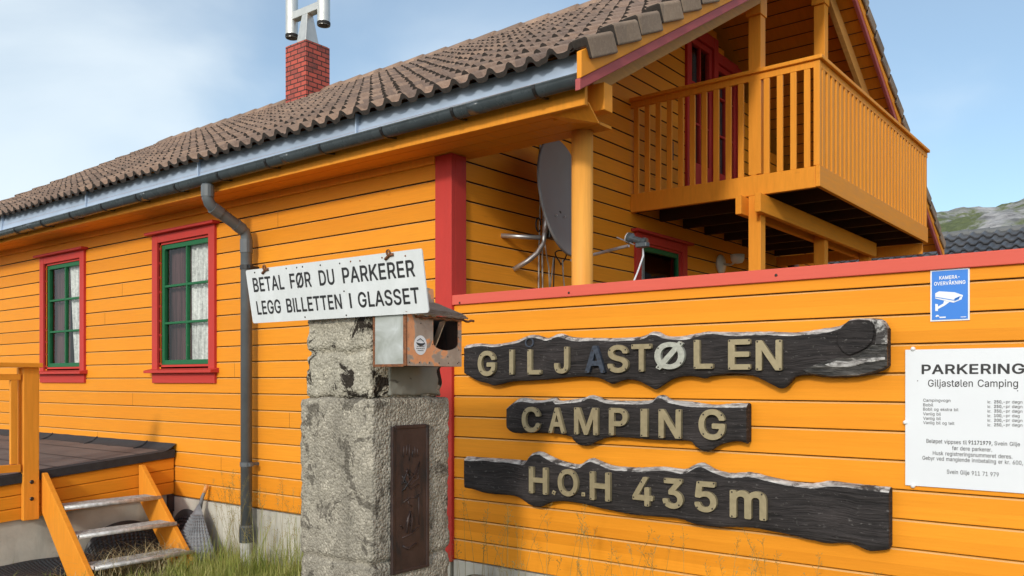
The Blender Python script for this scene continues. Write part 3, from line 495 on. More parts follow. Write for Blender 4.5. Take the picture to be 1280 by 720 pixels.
  'T': '475|256,-20 264,-18 270,-15 275,-6 277,2 277,430 278,432 416,432 428,436 433,442 437,454 437,508 435,516 430,524 424,527 416,529 34,529 26,527 17,522 14,516 12,508 12,454 16,442 22,436 34,432 172,432 173,430 174,-4 178,-12 188,-19',
  'V': '506|1,522 -2,516 -3,510 0,496 187,-10 194,-16 206,-20 276,-20 288,-16 294,-12 297,-6 478,492 482,508 482,514 479,520 474,525 462,529 396,529 384,525 378,518 263,190 242,124 240,124 222,182 101,518 94,525 82,529 18,529 10,527',
  'm': '636|572,-12 575,-6 577,2 576,278 570,310 557,340 542,362 524,379 500,392 474,402 444,406 420,405 392,400 356,385 338,372 320,353 308,368 296,380 284,388 264,398 240,405 206,406 190,403 166,395 156,390 134,375 127,392 116,398 54,399 46,397 38,392 35,386 33,378 33,2 35,-6 40,-15 46,-18 54,-20 112,-20 120,-18 126,-15 132,-6 134,2 134,252 141,274 148,286 158,297 170,304 188,310 214,309 230,304 245,290 250,282 253,272 254,2 256,-6 262,-15 268,-18 276,-20 334,-20 342,-18 348,-15 353,-6 355,2 356,260 362,278 368,288 384,302 406,310 432,309 452,302 460,298 466,292 471,284 474,272 476,258 476,2 480,-10 486,-16 498,-20 556,-20 564,-18',
  'Å': '506|244,717 226,716 202,711 174,696 152,676 141,658 137,648 131,624 131,600 139,572 152,550 174,529 184,522 185,520 182,514 -3,6 -3,-4 0,-10 4,-15 12,-19 84,-20 92,-18 101,-12 104,-6 148,120 150,122 330,122 376,-6 382,-15 388,-18 396,-20 462,-20 470,-18 476,-15 482,-4 482,6 478,16 293,520 293,522 308,530 325,548 333,558 341,574 346,588 349,608 348,626 345,640 333,668 325,678 312,692 298,701 282,709 270,713/238,383 293,226 295,220 294,219 186,219 184,220/218,608 218,618 222,626 228,632 238,635 248,633 256,629 260,622 262,616 262,610 258,600 252,594 244,591 236,591 228,594 222,600',
  'Ø': '559|438,541 432,544 426,544 420,543 414,540 386,505 362,517 348,522 332,528 300,534 274,536 244,535 200,527 172,517 136,499 116,484 86,454 67,428 51,398 40,372 29,336 21,282 21,226 29,172 40,136 55,102 76,68 48,26 45,20 45,10 49,2 54,-2 96,-32 102,-35 108,-35 114,-34 120,-31 148,4 172,-8 200,-18 244,-26 274,-27 300,-25 332,-19 348,-13 362,-8 396,9 422,27 444,50 463,74 479,102 494,136 504,168 507,184 511,212 513,246 511,296 505,336 494,372 479,406 458,440 486,482 489,488 489,498 485,506 480,511/393,348 397,340 403,320 409,288 409,220 406,200 397,170 387,148 379,134 366,116 352,103 326,86 300,77 276,73 246,74 208,86 206,88 211,94 388,344/141,160 134,178 128,200 124,232 123,260 125,288 129,312 143,354 154,374 165,390 182,406 194,416 210,424 230,431 252,435 272,436 300,432 327,422 327,420 319,408',
 },
 'R': {
  ',': '194|36,-123 40,-124 82,-124 88,-120 142,70 140,75 136,76 70,76 64,74 62,66 33,-118',
  '-': '459|342,190 342,242 340,247 336,249 116,249 111,248 109,242 109,190 110,185 116,183 336,183 340,184',
  '.': '194|45,32 53,14 66,0 86,-9 104,-9 124,-1 137,12 144,28 146,44 141,64 137,70 126,82 104,91 92,92 76,87 68,83 54,70 50,64 45,50',
  '0': '459|232,521 200,519 178,514 150,503 126,487 92,452 78,426 68,404 55,364 47,324 43,272 44,212 48,178 54,148 69,100 76,84 89,62 105,40 116,30 126,21 148,7 178,-5 198,-10 222,-12 254,-10 276,-5 302,6 328,21 349,42 362,58 377,84 386,106 398,144 406,184 410,236 409,298 406,324 399,360 385,404 375,426 362,450 349,466 336,479 328,487 304,502 276,514 254,519/230,455 246,453 260,448 274,441 298,420 317,388 325,366 332,336 338,288 339,240 334,186 325,144 318,124 301,94 288,79 274,68 266,64 246,56 220,55 208,56 198,59 178,68 156,88 141,112 127,148 121,172 115,220 114,268 117,308 122,342 131,372 144,402 156,420 170,434 180,442 208,453',
  '1': '459|394,-4 396,2 396,54 394,59 390,60 282,60 281,62 281,508 280,512 274,514 198,514 194,513 83,430 81,426 81,360 84,354 90,354 204,438 206,439 207,438 207,62 206,60 78,60 74,59 71,54 71,2 72,-2 78,-5 390,-5',
  '2': '459|61,-4 66,-5 388,-5 393,-2 394,2 394,56 392,60 388,62 164,62 163,64 291,198 325,236 339,254 364,292 373,310 380,330 385,356 386,380 382,408 374,430 365,448 353,466 328,489 306,502 268,516 230,521 202,519 172,513 146,503 122,489 95,464 82,444 74,428 66,406 62,386 61,364 62,359 68,357 126,357 130,358 132,364 135,390 142,408 150,422 164,436 186,448 200,453 230,455 258,450 272,444 292,431 304,416 313,392 315,376 315,358 312,344 305,326 295,308 277,284 243,244 217,218 61,52 59,46 59,2',
  '3': '459|68,513 65,508 65,454 66,449 72,447 279,446 276,442 153,302 152,298 152,250 154,245 158,243 210,243 238,240 262,234 282,224 292,217 303,206 312,192 318,180 323,160 324,138 321,120 317,108 306,90 296,79 284,71 258,60 226,55 202,55 178,60 158,68 138,81 131,88 120,108 113,134 108,137 46,137 40,135 39,128 41,110 53,78 67,52 94,27 112,15 156,-4 192,-11 244,-11 282,-3 312,8 340,26 361,46 374,64 384,82 393,106 397,122 398,136 397,166 392,186 384,210 367,236 348,256 334,266 310,280 286,289 266,293 236,295 234,296 376,458 377,462 377,508 376,512 370,514 72,514',
  '4': '459|310,514 248,514 243,512 37,162 35,158 35,106 36,102 42,100 276,100 277,98 277,2 278,-2 284,-5 342,-5 346,-4 348,2 348,99 412,100 416,102 418,106 418,162 416,166 412,168 350,168 348,170 348,316 346,322 342,323 284,323 278,320 277,316 277,170 276,168 118,168 117,170 314,504 315,512',
  '5': '459|368,513 364,514 98,514 92,512 90,504 62,256 64,250 72,247 128,241 160,260 192,270 224,272 256,266 272,258 284,249 301,232 310,218 315,206 320,190 323,168 322,144 319,130 312,112 302,94 286,77 272,68 260,62 238,56 200,56 176,64 164,71 147,86 136,102 132,110 128,126 124,134 120,135 62,135 57,134 55,126 60,96 69,74 77,60 88,44 104,29 138,7 152,1 174,-6 198,-11 212,-12 226,-12 252,-9 268,-6 292,2 312,11 340,31 360,52 382,90 395,138 396,170 393,200 382,236 375,250 358,278 338,299 320,312 296,325 264,335 236,339 214,338 190,334 170,327 152,319 142,312 140,312 156,446 364,447 369,448 371,454 371,508',
  '6': '459|324,513 320,514 254,514 247,510 140,354 104,298 85,264 67,216 60,182 60,136 68,100 79,74 97,46 120,23 150,5 168,-2 182,-6 210,-11 250,-11 270,-7 286,-2 312,10 342,32 359,50 376,78 389,112 393,132 394,146 393,182 389,202 380,228 374,242 362,262 336,287 326,294 316,300 288,311 258,318 244,319 224,319 194,311 193,312 326,506 326,510/266,253 288,239 298,228 309,212 315,200 322,174 322,142 315,116 310,104 297,84 288,75 266,61 246,55 232,53 212,54 188,61 164,75 155,84 137,116 133,128 130,152 131,176 133,188 137,200 142,210 154,228 168,242 188,253 198,257 220,260 250,258',
  '7': '459|94,-4 98,-5 164,-5 168,-4 170,0 394,444 396,450 396,508 394,513 390,514 64,514 58,512 57,508 57,454 58,449 64,447 314,447 316,446 94,4 93,0',
  '9': '459|128,-4 132,-5 198,-5 205,-2 338,194 369,250 377,268 388,300 394,338 393,372 389,394 381,416 372,436 355,462 332,485 304,502 270,515 230,521 202,519 182,515 158,507 140,498 120,486 93,458 72,422 64,398 60,376 59,362 60,326 63,306 71,282 79,266 99,238 116,222 134,210 152,202 176,194 194,191 232,190 259,196 126,4 126,0/254,452 276,442 288,433 302,418 312,400 319,382 322,368 322,334 319,320 310,298 297,278 276,261 264,255 240,249 220,248 198,252 188,256 168,267 150,286 142,298 133,326 130,346 131,368 134,382 142,404 150,418 168,436 178,442 198,451 210,454 232,455',
  'A': '486|202,514 196,510 16,14 12,2 12,-2 18,-5 84,-5 89,-2 135,128 140,137 340,137 342,134 391,-2 396,-5 462,-5 466,-4 467,2 463,14 281,510 274,514/240,437 262,362 316,206 314,204 164,204 162,206 197,306 238,436',
  'B': '462|57,512 55,508 55,2 56,-2 62,-5 278,-4 302,-1 320,4 346,14 364,24 382,36 393,48 404,64 411,78 416,92 422,116 423,128 422,156 419,174 412,194 397,220 378,240 368,248 354,256 330,266 360,283 376,296 391,318 398,334 403,368 402,394 399,410 385,444 374,460 350,484 332,495 318,501 290,509 268,513 252,514 62,514/130,225 254,226 280,223 302,214 316,206 330,192 344,170 350,150 349,120 345,108 336,94 326,83 312,74 292,67 272,63 258,62 132,62 130,64/130,291 130,446 132,447 244,447 264,445 280,442 296,435 308,427 319,414 325,402 330,382 331,366 329,352 325,340 318,328 306,314 296,306 274,295 244,290',
  'C': '516|360,502 310,517 276,521 234,519 206,513 174,502 146,487 122,469 98,446 82,424 67,398 51,358 43,330 37,294 35,246 37,214 43,178 53,142 63,120 82,86 98,62 122,39 148,21 162,13 174,7 206,-4 244,-11 276,-12 298,-10 334,-2 360,7 378,16 416,42 431,58 460,102 474,142 478,160 476,164 472,165 410,165 406,164 404,162 397,140 384,116 364,93 344,78 324,68 300,61 282,58 244,59 226,63 206,70 188,80 172,91 156,106 141,126 129,148 120,172 113,200 108,248 110,288 114,314 120,336 130,362 152,398 172,417 206,439 228,446 264,451 294,449 324,441 346,430 364,416 374,406 385,392 395,374 404,346 406,344 410,343 472,343 476,345 478,350 475,364 467,388 452,420 441,438 430,452 406,474 388,487',
  'D': '508|57,-4 62,-5 226,-5 258,-3 292,3 326,14 354,27 380,45 392,55 405,68 421,90 436,114 447,140 461,186 465,214 467,264 465,296 460,330 447,370 435,398 421,422 407,440 392,454 382,464 356,482 330,495 318,499 294,506 262,512 232,514 62,514 56,512 55,508 55,2/132,62 130,64 130,446 132,447 240,446 276,441 308,428 316,424 336,410 349,398 360,384 375,358 386,326 393,286 393,224 385,180 375,152 363,130 353,116 336,99 314,85 294,75 272,68 246,63',
  'E': '425|378,-4 380,2 380,56 378,60 374,62 132,62 130,64 131,224 354,224 358,226 360,230 360,284 358,289 354,291 131,292 130,446 132,447 370,447 375,448 377,454 377,508 376,512 370,514 62,514 58,513 55,508 55,2 56,-2 62,-5 374,-5',
  'F': '416|58,-4 62,-5 124,-5 129,-2 130,2 131,216 344,216 349,218 351,222 351,276 350,281 344,283 130,284 130,446 132,447 368,447 372,448 374,454 374,508 372,513 368,514 62,514 56,512 55,508 55,2',
  'G': '526|274,521 232,519 204,513 172,502 146,488 120,469 97,446 81,424 66,398 55,370 42,330 37,296 35,262 37,212 42,178 49,156 66,112 81,84 97,64 124,37 146,21 174,7 210,-5 234,-10 262,-12 290,-11 316,-7 356,5 384,18 404,30 416,41 439,64 455,88 466,110 476,140 481,168 483,194 483,254 480,260 476,261 284,261 280,260 278,254 278,200 280,195 284,194 408,194 410,192 406,164 397,138 392,126 381,108 366,92 342,75 310,62 278,58 246,59 228,63 204,71 188,80 172,92 153,110 141,128 129,148 122,166 113,200 108,248 109,276 113,308 120,336 129,360 141,382 153,400 168,414 186,428 206,439 222,445 242,449 270,451 304,447 322,440 344,430 358,419 375,402 385,386 397,364 406,345 410,344 472,344 478,346 479,350 475,368 461,406 432,450 414,467 388,486 356,503 334,511 310,517',
  'H': '523|57,-4 62,-5 124,-5 128,-4 130,2 130,226 132,227 386,226 387,2 388,-3 394,-5 456,-5 460,-3 462,2 462,508 460,512 456,514 394,514 388,512 387,508 387,296 386,294 132,294 130,296 130,508 129,512 124,514 62,514 56,512 55,508 55,2',
  'I': '185|55,-5 130,-5 130,514 55,514',
  'J': '402|338,513 334,514 274,514 269,512 267,508 267,140 261,106 254,92 246,80 232,68 218,61 204,56 166,56 150,61 138,68 130,74 114,94 104,122 103,172 101,176 96,178 34,178 29,176 28,172 28,140 30,118 32,106 41,76 53,52 68,34 94,12 112,3 128,-3 152,-9 182,-12 218,-9 250,0 274,11 294,26 316,50 329,76 339,110 341,138 341,508',
  'K': '473|452,-4 453,0 452,4 250,288 250,290 451,504 452,508 452,512 446,514 366,514 360,512 190,328 130,258 130,508 128,512 124,514 62,514 57,512 55,508 55,2 56,-3 62,-5 124,-5 129,-2 130,2 130,164 198,236 368,-3 374,-5 448,-5',
  'L': '399|62,514 57,512 55,508 55,2 56,-2 62,-5 360,-5 364,-4 366,2 366,56 364,60 360,62 132,62 130,64 130,508 128,512 124,514',
  'M': '634|571,512 566,514 478,514 471,510 348,190 314,91 281,190 157,510 150,514 62,514 56,512 55,508 55,2 57,-4 62,-5 120,-5 125,-4 127,2 127,348 126,401 166,288 254,68 281,-2 288,-5 340,-5 347,-2 460,288 500,399 499,346 499,2 500,-3 506,-5 566,-5 572,-3 573,2 573,508',
  'N': '529|466,-4 468,2 468,508 466,512 462,514 400,514 396,512 394,508 394,142 396,114 396,106 394,105 356,172 141,510 134,514 62,514 57,512 55,508 55,2 56,-3 62,-5 124,-5 128,-4 130,2 130,308 126,398 126,406 128,407 196,290 382,-2 388,-5 462,-5',
  'O': '539|300,519 274,521 244,520 206,513 174,502 162,496 148,488 126,472 98,444 83,426 66,396 55,370 49,352 43,330 37,294 35,246 37,214 43,178 55,138 67,110 82,86 99,62 124,37 148,21 174,7 188,2 206,-4 234,-10 274,-12 300,-10 326,-5 360,7 372,13 386,21 412,39 432,58 442,72 452,86 468,112 484,152 491,178 496,212 498,262 496,296 491,330 479,370 468,396 452,424 432,450 412,469 386,488 360,502 346,507 326,514/290,59 244,59 226,63 206,70 182,84 172,91 153,110 141,126 130,146 120,172 113,200 108,248 110,288 114,314 120,336 130,362 141,382 153,398 172,418 182,425 206,439 228,446 264,451 290,449 310,445 326,439 346,429 362,418 378,402 395,378 404,362 412,342 420,314 424,288 425,240 424,220 420,194 412,166 404,148 395,132 378,106 366,94 348,81 326,70',
  'P': '451|58,-4 62,-5 124,-5 129,-2 130,2 131,180 248,181 272,183 300,189 332,202 354,216 382,244 394,262 409,304 412,322 414,352 409,392 394,432 382,452 354,479 334,491 316,500 298,506 254,513 62,514 56,512 55,508 55,2/131,248 131,446 240,447 262,445 294,435 317,416 329,398 337,376 339,364 339,330 337,318 329,298 322,284 312,273 290,258 274,252 254,248',
  'R': '455|58,513 55,508 55,2 56,-3 62,-5 124,-5 129,-2 130,2 130,192 242,193 245,190 349,-2 354,-5 426,-5 431,-4 432,2 430,6 321,206 324,208 336,213 356,225 368,234 377,244 394,268 402,286 410,308 414,342 414,362 411,390 402,420 383,454 360,477 336,493 290,509 242,514 62,514/130,446 242,447 264,445 294,436 312,424 327,406 333,394 338,376 340,358 339,336 335,316 330,304 322,292 312,282 298,273 280,266 264,262 242,260 131,260',
  'S': '453|232,521 186,517 150,508 116,492 90,472 71,450 61,434 52,410 48,394 47,380 49,348 57,322 68,302 86,282 106,268 126,256 146,247 190,232 260,213 292,201 304,195 324,181 334,168 340,152 341,144 340,126 332,106 314,83 296,70 282,64 268,59 244,55 206,55 184,59 164,65 156,69 138,80 126,92 120,102 115,112 110,134 106,141 102,142 40,142 35,140 33,136 36,114 40,100 50,74 61,56 86,28 106,15 126,5 152,-5 196,-13 212,-14 254,-13 278,-9 310,0 348,18 364,31 377,44 399,76 409,102 413,130 413,146 410,172 401,196 385,220 364,241 338,256 316,267 272,282 212,298 164,316 144,328 129,344 124,354 120,372 122,394 127,406 138,422 146,430 168,443 194,451 218,454 240,453 268,448 284,443 300,432 314,420 322,408 328,396 331,382 334,374 338,373 400,373 405,376 406,382 404,398 391,436 380,454 356,479 336,492 318,502 276,516',
  'T': '455|256,-5 260,-4 262,2 262,446 264,447 416,447 420,448 422,454 422,508 421,512 416,514 34,514 30,513 27,508 27,454 30,448 34,447 186,447 188,446 188,2 190,-3 194,-5',
  'U': '523|57,512 55,508 56,156 60,128 70,98 81,78 95,56 114,36 128,25 152,11 180,-1 228,-12 272,-13 290,-12 316,-7 344,2 364,10 388,25 402,36 422,56 437,78 447,98 457,128 461,148 462,508 460,512 456,514 394,514 390,512 388,508 388,170 384,144 376,122 363,100 344,82 328,72 314,66 294,60 268,57 250,57 220,61 200,68 182,77 160,94 150,108 138,130 133,144 129,170 129,508 128,512 122,514 62,514',
  'V': '486|13,512 12,508 15,498 199,-2 206,-5 276,-5 280,-4 283,-2 286,8 463,496 467,508 467,512 462,514 396,514 390,510 278,186 243,76 240,72 207,178 89,510 82,514 18,514',
  'a': '395|340,-4 342,2 342,260 341,274 335,302 332,310 319,336 300,356 278,371 252,381 228,387 208,389 168,388 136,381 102,368 74,349 57,330 44,310 37,292 38,288 100,269 104,272 111,284 117,292 130,305 146,315 162,322 178,325 200,326 220,324 242,315 250,309 260,298 267,284 270,270 271,252 269,246 266,241 252,235 238,232 170,224 124,216 86,203 62,190 45,172 39,164 29,138 26,124 26,90 36,54 42,46 52,30 78,8 92,1 114,-7 140,-13 178,-13 196,-10 218,-3 230,3 248,15 270,38 272,36 272,2 274,-4 278,-5 336,-5/270,180 271,134 264,106 252,84 238,71 230,66 214,58 198,53 188,51 166,50 144,53 126,59 112,69 106,76 97,94 97,108 99,120 102,128 106,134 124,148 144,157 180,164 240,172',
  'b': '430|50,513 48,508 48,2 49,-2 54,-5 110,-5 115,-4 117,2 117,48 118,49 132,30 158,7 176,-3 198,-10 222,-13 252,-12 270,-8 296,1 326,19 349,40 372,78 385,112 391,138 394,158 395,202 390,246 385,266 374,296 363,316 348,336 318,364 296,375 270,384 252,388 212,389 176,380 158,371 148,363 132,348 122,332 120,331 119,508 118,512 112,514 54,514/238,53 214,52 192,55 178,61 158,75 145,88 130,116 124,136 118,168 118,212 120,224 125,248 136,274 145,290 162,307 178,316 202,324 238,324 262,316 278,306 296,288 304,274 316,246 321,222 323,198 321,158 316,132 306,106 296,90 278,71 262,60 252,56',
  'd': '430|374,513 370,514 312,514 307,512 306,508 306,331 303,332 290,350 276,363 262,373 248,380 214,389 172,388 154,384 128,375 108,364 90,350 74,334 62,316 51,296 34,246 30,220 29,176 30,158 34,132 51,82 62,62 76,40 94,23 108,12 126,2 154,-8 172,-12 202,-13 228,-10 250,-2 268,7 290,26 306,49 308,48 308,2 310,-4 314,-5 370,-5 376,-2 377,2 377,508/222,53 198,52 176,55 162,61 146,71 129,90 119,104 107,136 103,158 101,182 103,220 108,246 119,272 129,288 146,306 160,315 186,324 212,325 234,321 248,316 268,302 279,290 292,268 300,248 305,222 307,198 305,156 301,136 289,104 279,88 262,70 244,60',
  'e': '410|224,389 180,388 160,384 132,374 112,363 96,352 78,334 64,316 51,292 34,242 30,216 29,174 30,158 35,132 45,98 53,80 65,60 76,46 98,24 114,12 136,2 164,-8 184,-12 220,-13 244,-11 274,-4 300,7 328,26 348,46 357,60 364,74 369,90 368,94 362,97 306,110 302,108 287,82 276,71 260,60 236,53 206,51 180,55 154,65 140,75 128,88 114,110 108,126 104,144 102,156 102,162 104,164 370,164 375,166 376,170 376,206 373,242 368,264 359,290 353,304 342,322 334,334 324,344 296,365 274,376 252,384/102,228 104,242 110,260 114,268 127,288 148,308 162,317 178,322 198,325 212,325 234,322 246,317 262,309 278,292 291,272 298,254 303,232 303,228 302,226 104,226',
  'f': '260|82,-5 140,-5 145,-4 147,2 147,320 148,322 226,322 231,324 233,328 233,378 232,382 226,384 148,384 147,386 147,432 150,442 156,454 160,458 168,463 182,468 190,469 212,468 226,464 230,465 248,520 247,524 244,525 230,530 200,535 172,534 152,530 132,523 122,517 112,511 97,496 86,478 82,468 78,456 76,438 76,385 8,384 3,382 1,378 1,328 3,324 8,322 74,322 76,320 76,2 78,-3',
  'g': '431|374,383 370,384 314,384 310,382 308,378 308,332 306,330 291,350 278,363 266,371 246,381 228,387 216,389 186,389 172,388 160,385 126,374 108,364 74,332 62,318 55,304 44,278 33,242 29,204 30,162 34,136 44,104 51,88 74,52 90,36 122,17 152,5 172,1 214,0 238,5 266,17 284,31 304,57 306,56 305,-28 299,-46 290,-60 280,-70 264,-81 246,-88 216,-92 190,-92 168,-88 156,-83 134,-70 121,-58 109,-42 102,-37 96,-38 48,-65 47,-68 48,-74 61,-96 82,-117 102,-131 116,-138 138,-146 174,-154 216,-156 252,-152 296,-139 324,-123 347,-102 353,-94 363,-78 373,-50 377,-20 377,378/222,324 248,316 262,307 280,290 289,274 300,248 305,226 307,214 307,170 302,144 295,122 280,96 268,84 254,75 234,67 212,64 186,65 162,72 146,81 129,98 120,112 109,136 104,154 101,184 103,224 107,242 119,274 129,288 146,307 162,316 188,324',
  'i': '173|54,-5 112,-5 117,-4 119,2 119,378 118,382 112,384 54,384 50,382 48,378 48,2 50,-3/131,476 131,490 127,502 122,510 114,518 104,524 86,529 70,527 56,520 41,504 36,486 37,474 41,464 44,458 58,444 82,438 96,440 112,446 123,458',
  'j': '173|112,384 54,384 50,382 48,378 48,-34 46,-50 42,-60 32,-73 24,-78 14,-81 -8,-82 -14,-84 -15,-88 -15,-142 -14,-146 -8,-148 22,-147 42,-143 64,-135 80,-125 94,-112 105,-94 116,-64 119,-38 119,378 118,382/36,480 41,464 45,456 56,446 70,440 86,438 110,445 122,456 126,464 130,474 131,486 126,504 122,510 114,518 104,524 96,527 80,529 62,524 52,517 45,510 38,496',
  'k': '387|50,513 48,508 48,2 49,-2 54,-5 112,-5 118,-2 119,2 119,138 154,170 290,-3 296,-5 370,-5 374,-4 376,0 375,4 208,216 233,242 363,374 364,378 364,382 358,384 286,384 282,383 157,256 120,219 119,508 118,512 112,514 54,514',
  'l': '195|54,514 50,512 48,508 48,76 52,50 61,30 69,18 82,7 96,0 118,-6 130,-7 158,-7 178,-3 184,0 186,4 176,50 174,57 168,59 144,57 130,60 122,70 119,84 119,508 118,512 112,514',
  'm': '616|560,-3 562,2 561,278 556,304 545,330 530,352 514,367 498,377 468,388 444,391 406,388 386,382 364,372 348,360 331,344 318,325 302,352 286,368 276,376 262,383 240,390 206,391 170,380 158,374 142,362 127,348 118,334 117,336 117,378 115,382 110,384 54,384 50,382 48,378 48,2 50,-4 54,-5 112,-5 118,-2 119,2 119,254 126,276 136,296 150,309 162,316 170,321 188,325 216,324 226,322 238,316 257,300 264,286 268,276 269,2 271,-4 276,-5 334,-5 339,-2 340,2 340,252 343,270 349,286 356,298 370,311 378,316 404,325 434,324 456,317 468,310 478,300 486,286 491,258 491,2 492,-2 498,-5 556,-5',
  'n': '416|360,-4 362,2 361,266 358,286 350,312 344,326 335,340 314,363 298,373 284,379 248,388 218,389 188,384 164,375 148,365 140,358 118,332 117,378 115,382 110,384 54,384 50,382 48,378 48,2 50,-3 54,-5 112,-5 118,-2 119,2 119,244 124,264 133,284 142,296 154,307 166,314 184,321 206,324 218,324 230,323 244,318 264,305 279,288 285,274 290,256 291,2 292,-2 298,-5 356,-5',
  'o': '421|182,-12 218,-13 234,-12 252,-8 280,2 302,12 322,27 336,42 350,60 364,84 378,122 385,158 386,200 381,244 370,278 362,296 351,314 334,336 322,349 302,364 282,374 256,383 234,388 196,389 182,388 158,383 130,373 114,364 98,352 76,330 65,316 51,292 40,264 34,238 31,218 29,182 35,132 45,98 53,80 64,62 76,46 98,24 114,12 146,-2 162,-8/188,324 216,325 238,321 254,315 274,300 287,286 300,262 308,238 313,210 314,180 311,150 302,118 290,96 274,76 254,61 238,55 210,51 188,53 174,56 162,61 146,71 136,82 119,106 113,118 104,150 102,166 101,194 104,224 108,242 119,270 136,294 146,305 162,315',
  'p': '430|50,-147 54,-148 112,-148 118,-146 119,-142 120,47 132,30 148,14 160,6 172,-1 198,-10 210,-12 252,-12 270,-8 296,1 326,19 349,40 363,62 374,82 385,112 390,132 395,176 394,220 391,240 385,266 372,300 363,316 348,336 318,364 296,375 270,384 252,388 212,389 186,384 168,377 148,363 131,346 118,329 117,330 117,378 115,382 110,384 54,384 49,382 48,378 48,-142/238,53 214,52 192,55 178,61 158,75 145,88 130,116 124,136 118,168 118,212 120,224 125,248 136,274 145,290 162,307 178,316 202,324 238,324 262,316 278,306 296,288 304,274 316,246 321,222 323,198 321,158 316,132 306,106 296,90 278,71 262,60 252,56',
  'r': '265|54,-5 112,-5 117,-4 119,2 119,250 129,278 135,288 150,304 162,311 186,319 202,321 226,320 242,317 246,318 248,324 248,382 246,388 220,390 196,389 162,378 140,364 127,352 118,339 117,340 117,378 114,383 110,384 54,384 49,382 48,378 48,2 50,-3',
  's': '371|208,389 166,389 154,387 126,380 98,367 82,357 62,336 50,314 43,290 43,254 50,232 57,220 65,208 82,193 102,182 132,170 212,150 234,143 248,134 255,128 261,118 263,106 262,92 252,76 242,67 228,59 200,51 164,51 140,58 128,64 110,80 99,108 94,112 40,100 32,97 32,90 41,60 59,34 72,21 86,11 108,0 128,-7 144,-10 174,-13 216,-11 242,-5 264,3 294,21 315,42 325,58 335,90 335,126 328,146 320,162 296,186 278,198 264,204 230,214 168,229 148,236 128,246 120,254 116,260 114,274 115,288 118,296 123,302 132,312 144,319 156,324 170,327 200,327 216,324 228,319 238,313 246,306 259,286 264,274 268,272 320,284 328,287 328,292 317,320 302,344 288,357 270,370 246,380',
  't': '233|214,-3 218,4 208,50 206,57 200,59 186,56 166,55 146,60 140,64 134,76 131,94 131,320 132,322 202,322 207,324 209,328 209,378 208,382 202,384 132,384 131,470 130,474 124,476 66,476 62,474 60,470 60,386 58,384 8,384 3,382 1,378 1,328 3,324 8,322 58,322 60,320 60,90 62,70 66,56 76,32 83,24 92,15 104,6 120,-1 144,-8 158,-9 194,-8',
  'u': '416|50,382 48,378 49,114 52,94 60,68 65,56 75,40 96,17 112,7 126,1 146,-6 162,-9 192,-10 218,-6 244,4 262,14 268,20 292,47 293,2 295,-4 300,-5 356,-5 360,-4 362,2 362,378 360,382 356,384 298,384 292,382 291,378 291,146 288,122 284,110 276,96 271,88 258,74 246,66 226,58 196,55 168,60 152,69 137,84 131,92 123,108 119,136 119,378 118,382 112,384 54,384',
  'v': '395|14,382 13,378 18,364 158,-2 164,-5 224,-5 228,-4 231,-2 235,10 372,368 375,378 375,382 370,384 306,384 300,380 220,158 194,78 175,140 89,380 82,384 18,384',
  'y': '395|46,-143 76,-150 106,-150 122,-147 142,-140 164,-127 180,-112 188,-100 203,-72 218,-34 372,368 375,378 374,383 370,384 306,384 300,380 214,140 194,80 175,140 89,380 82,384 18,384 13,382 13,378 16,368 158,0 142,-44 132,-64 122,-75 112,-81 98,-85 86,-85 64,-81 58,-83 42,-138 43,-142',
  'Å': '486|202,514 196,510 16,14 12,2 12,-2 18,-5 84,-5 89,-2 135,128 140,137 340,137 342,134 391,-2 396,-5 462,-5 466,-4 467,2 463,14 281,510 274,514/240,437 262,362 316,206 314,204 164,204 162,206 197,306 238,436/146,624 146,600 149,590 153,576 164,560 182,541 192,535 216,525 236,522 262,525 276,530 298,542 313,556 321,568 331,590 334,608 333,626 326,648 321,658 313,670 298,683 278,694 264,699 244,702 226,701 208,697 200,694 180,683 164,666 156,654/220,580 210,590 203,604 203,620 206,628 213,638 218,643 226,647 238,650 254,647 268,638 274,628 277,616 274,598 270,590 262,582 248,576 232,576',
  'Ø': '539|430,529 426,529 421,526 392,485 360,502 326,514 300,519 274,521 244,520 206,513 174,502 146,487 126,472 98,444 79,418 66,396 55,370 43,330 36,282 36,226 43,178 55,138 67,110 82,84 95,68 60,18 60,14 62,10 104,-20 108,-20 113,-18 140,20 144,23 174,7 188,2 210,-5 244,-11 274,-12 300,-10 326,-5 360,7 386,21 412,39 432,58 442,72 452,86 467,110 483,150 492,184 496,212 498,246 496,296 491,330 479,370 467,398 452,424 440,440 474,490 474,494 470,499/394,377 403,364 412,342 420,314 424,288 425,240 421,200 414,172 404,148 391,124 378,106 366,94 346,80 326,70 290,59 258,58 240,60 206,70 186,81 185,84 189,90/138,131 129,148 114,194 110,220 108,260 113,308 118,330 129,360 142,384 153,398 172,418 186,428 206,439 228,446 264,451 290,449 310,445 326,439 348,428 349,426 348,424 145,138 140,131',
  'ø': '421|356,398 354,399 348,398 312,357 302,364 282,374 256,383 234,388 196,389 182,388 158,383 132,374 112,363 98,352 76,330 65,316 51,292 40,264 34,238 29,192 31,158 40,112 51,84 62,64 23,16 23,12 28,8 60,-18 62,-19 68,-18 102,20 114,12 134,2 162,-8 182,-12 218,-13 234,-12 252,-8 280,2 304,13 322,27 336,42 350,60 364,84 376,114 382,138 386,174 385,218 381,244 370,278 362,296 352,314 392,362 392,366 386,373/302,255 308,238 313,210 314,180 312,156 302,118 290,96 280,82 268,71 254,61 238,55 210,51 188,53 174,56 162,61 146,71 146,74 151,80 299,252/112,123 104,150 101,180 104,224 108,242 118,268 136,294 146,305 162,315 176,321 200,325 226,324 238,321 254,315 266,306 268,304 264,300 117,128',
 },
}
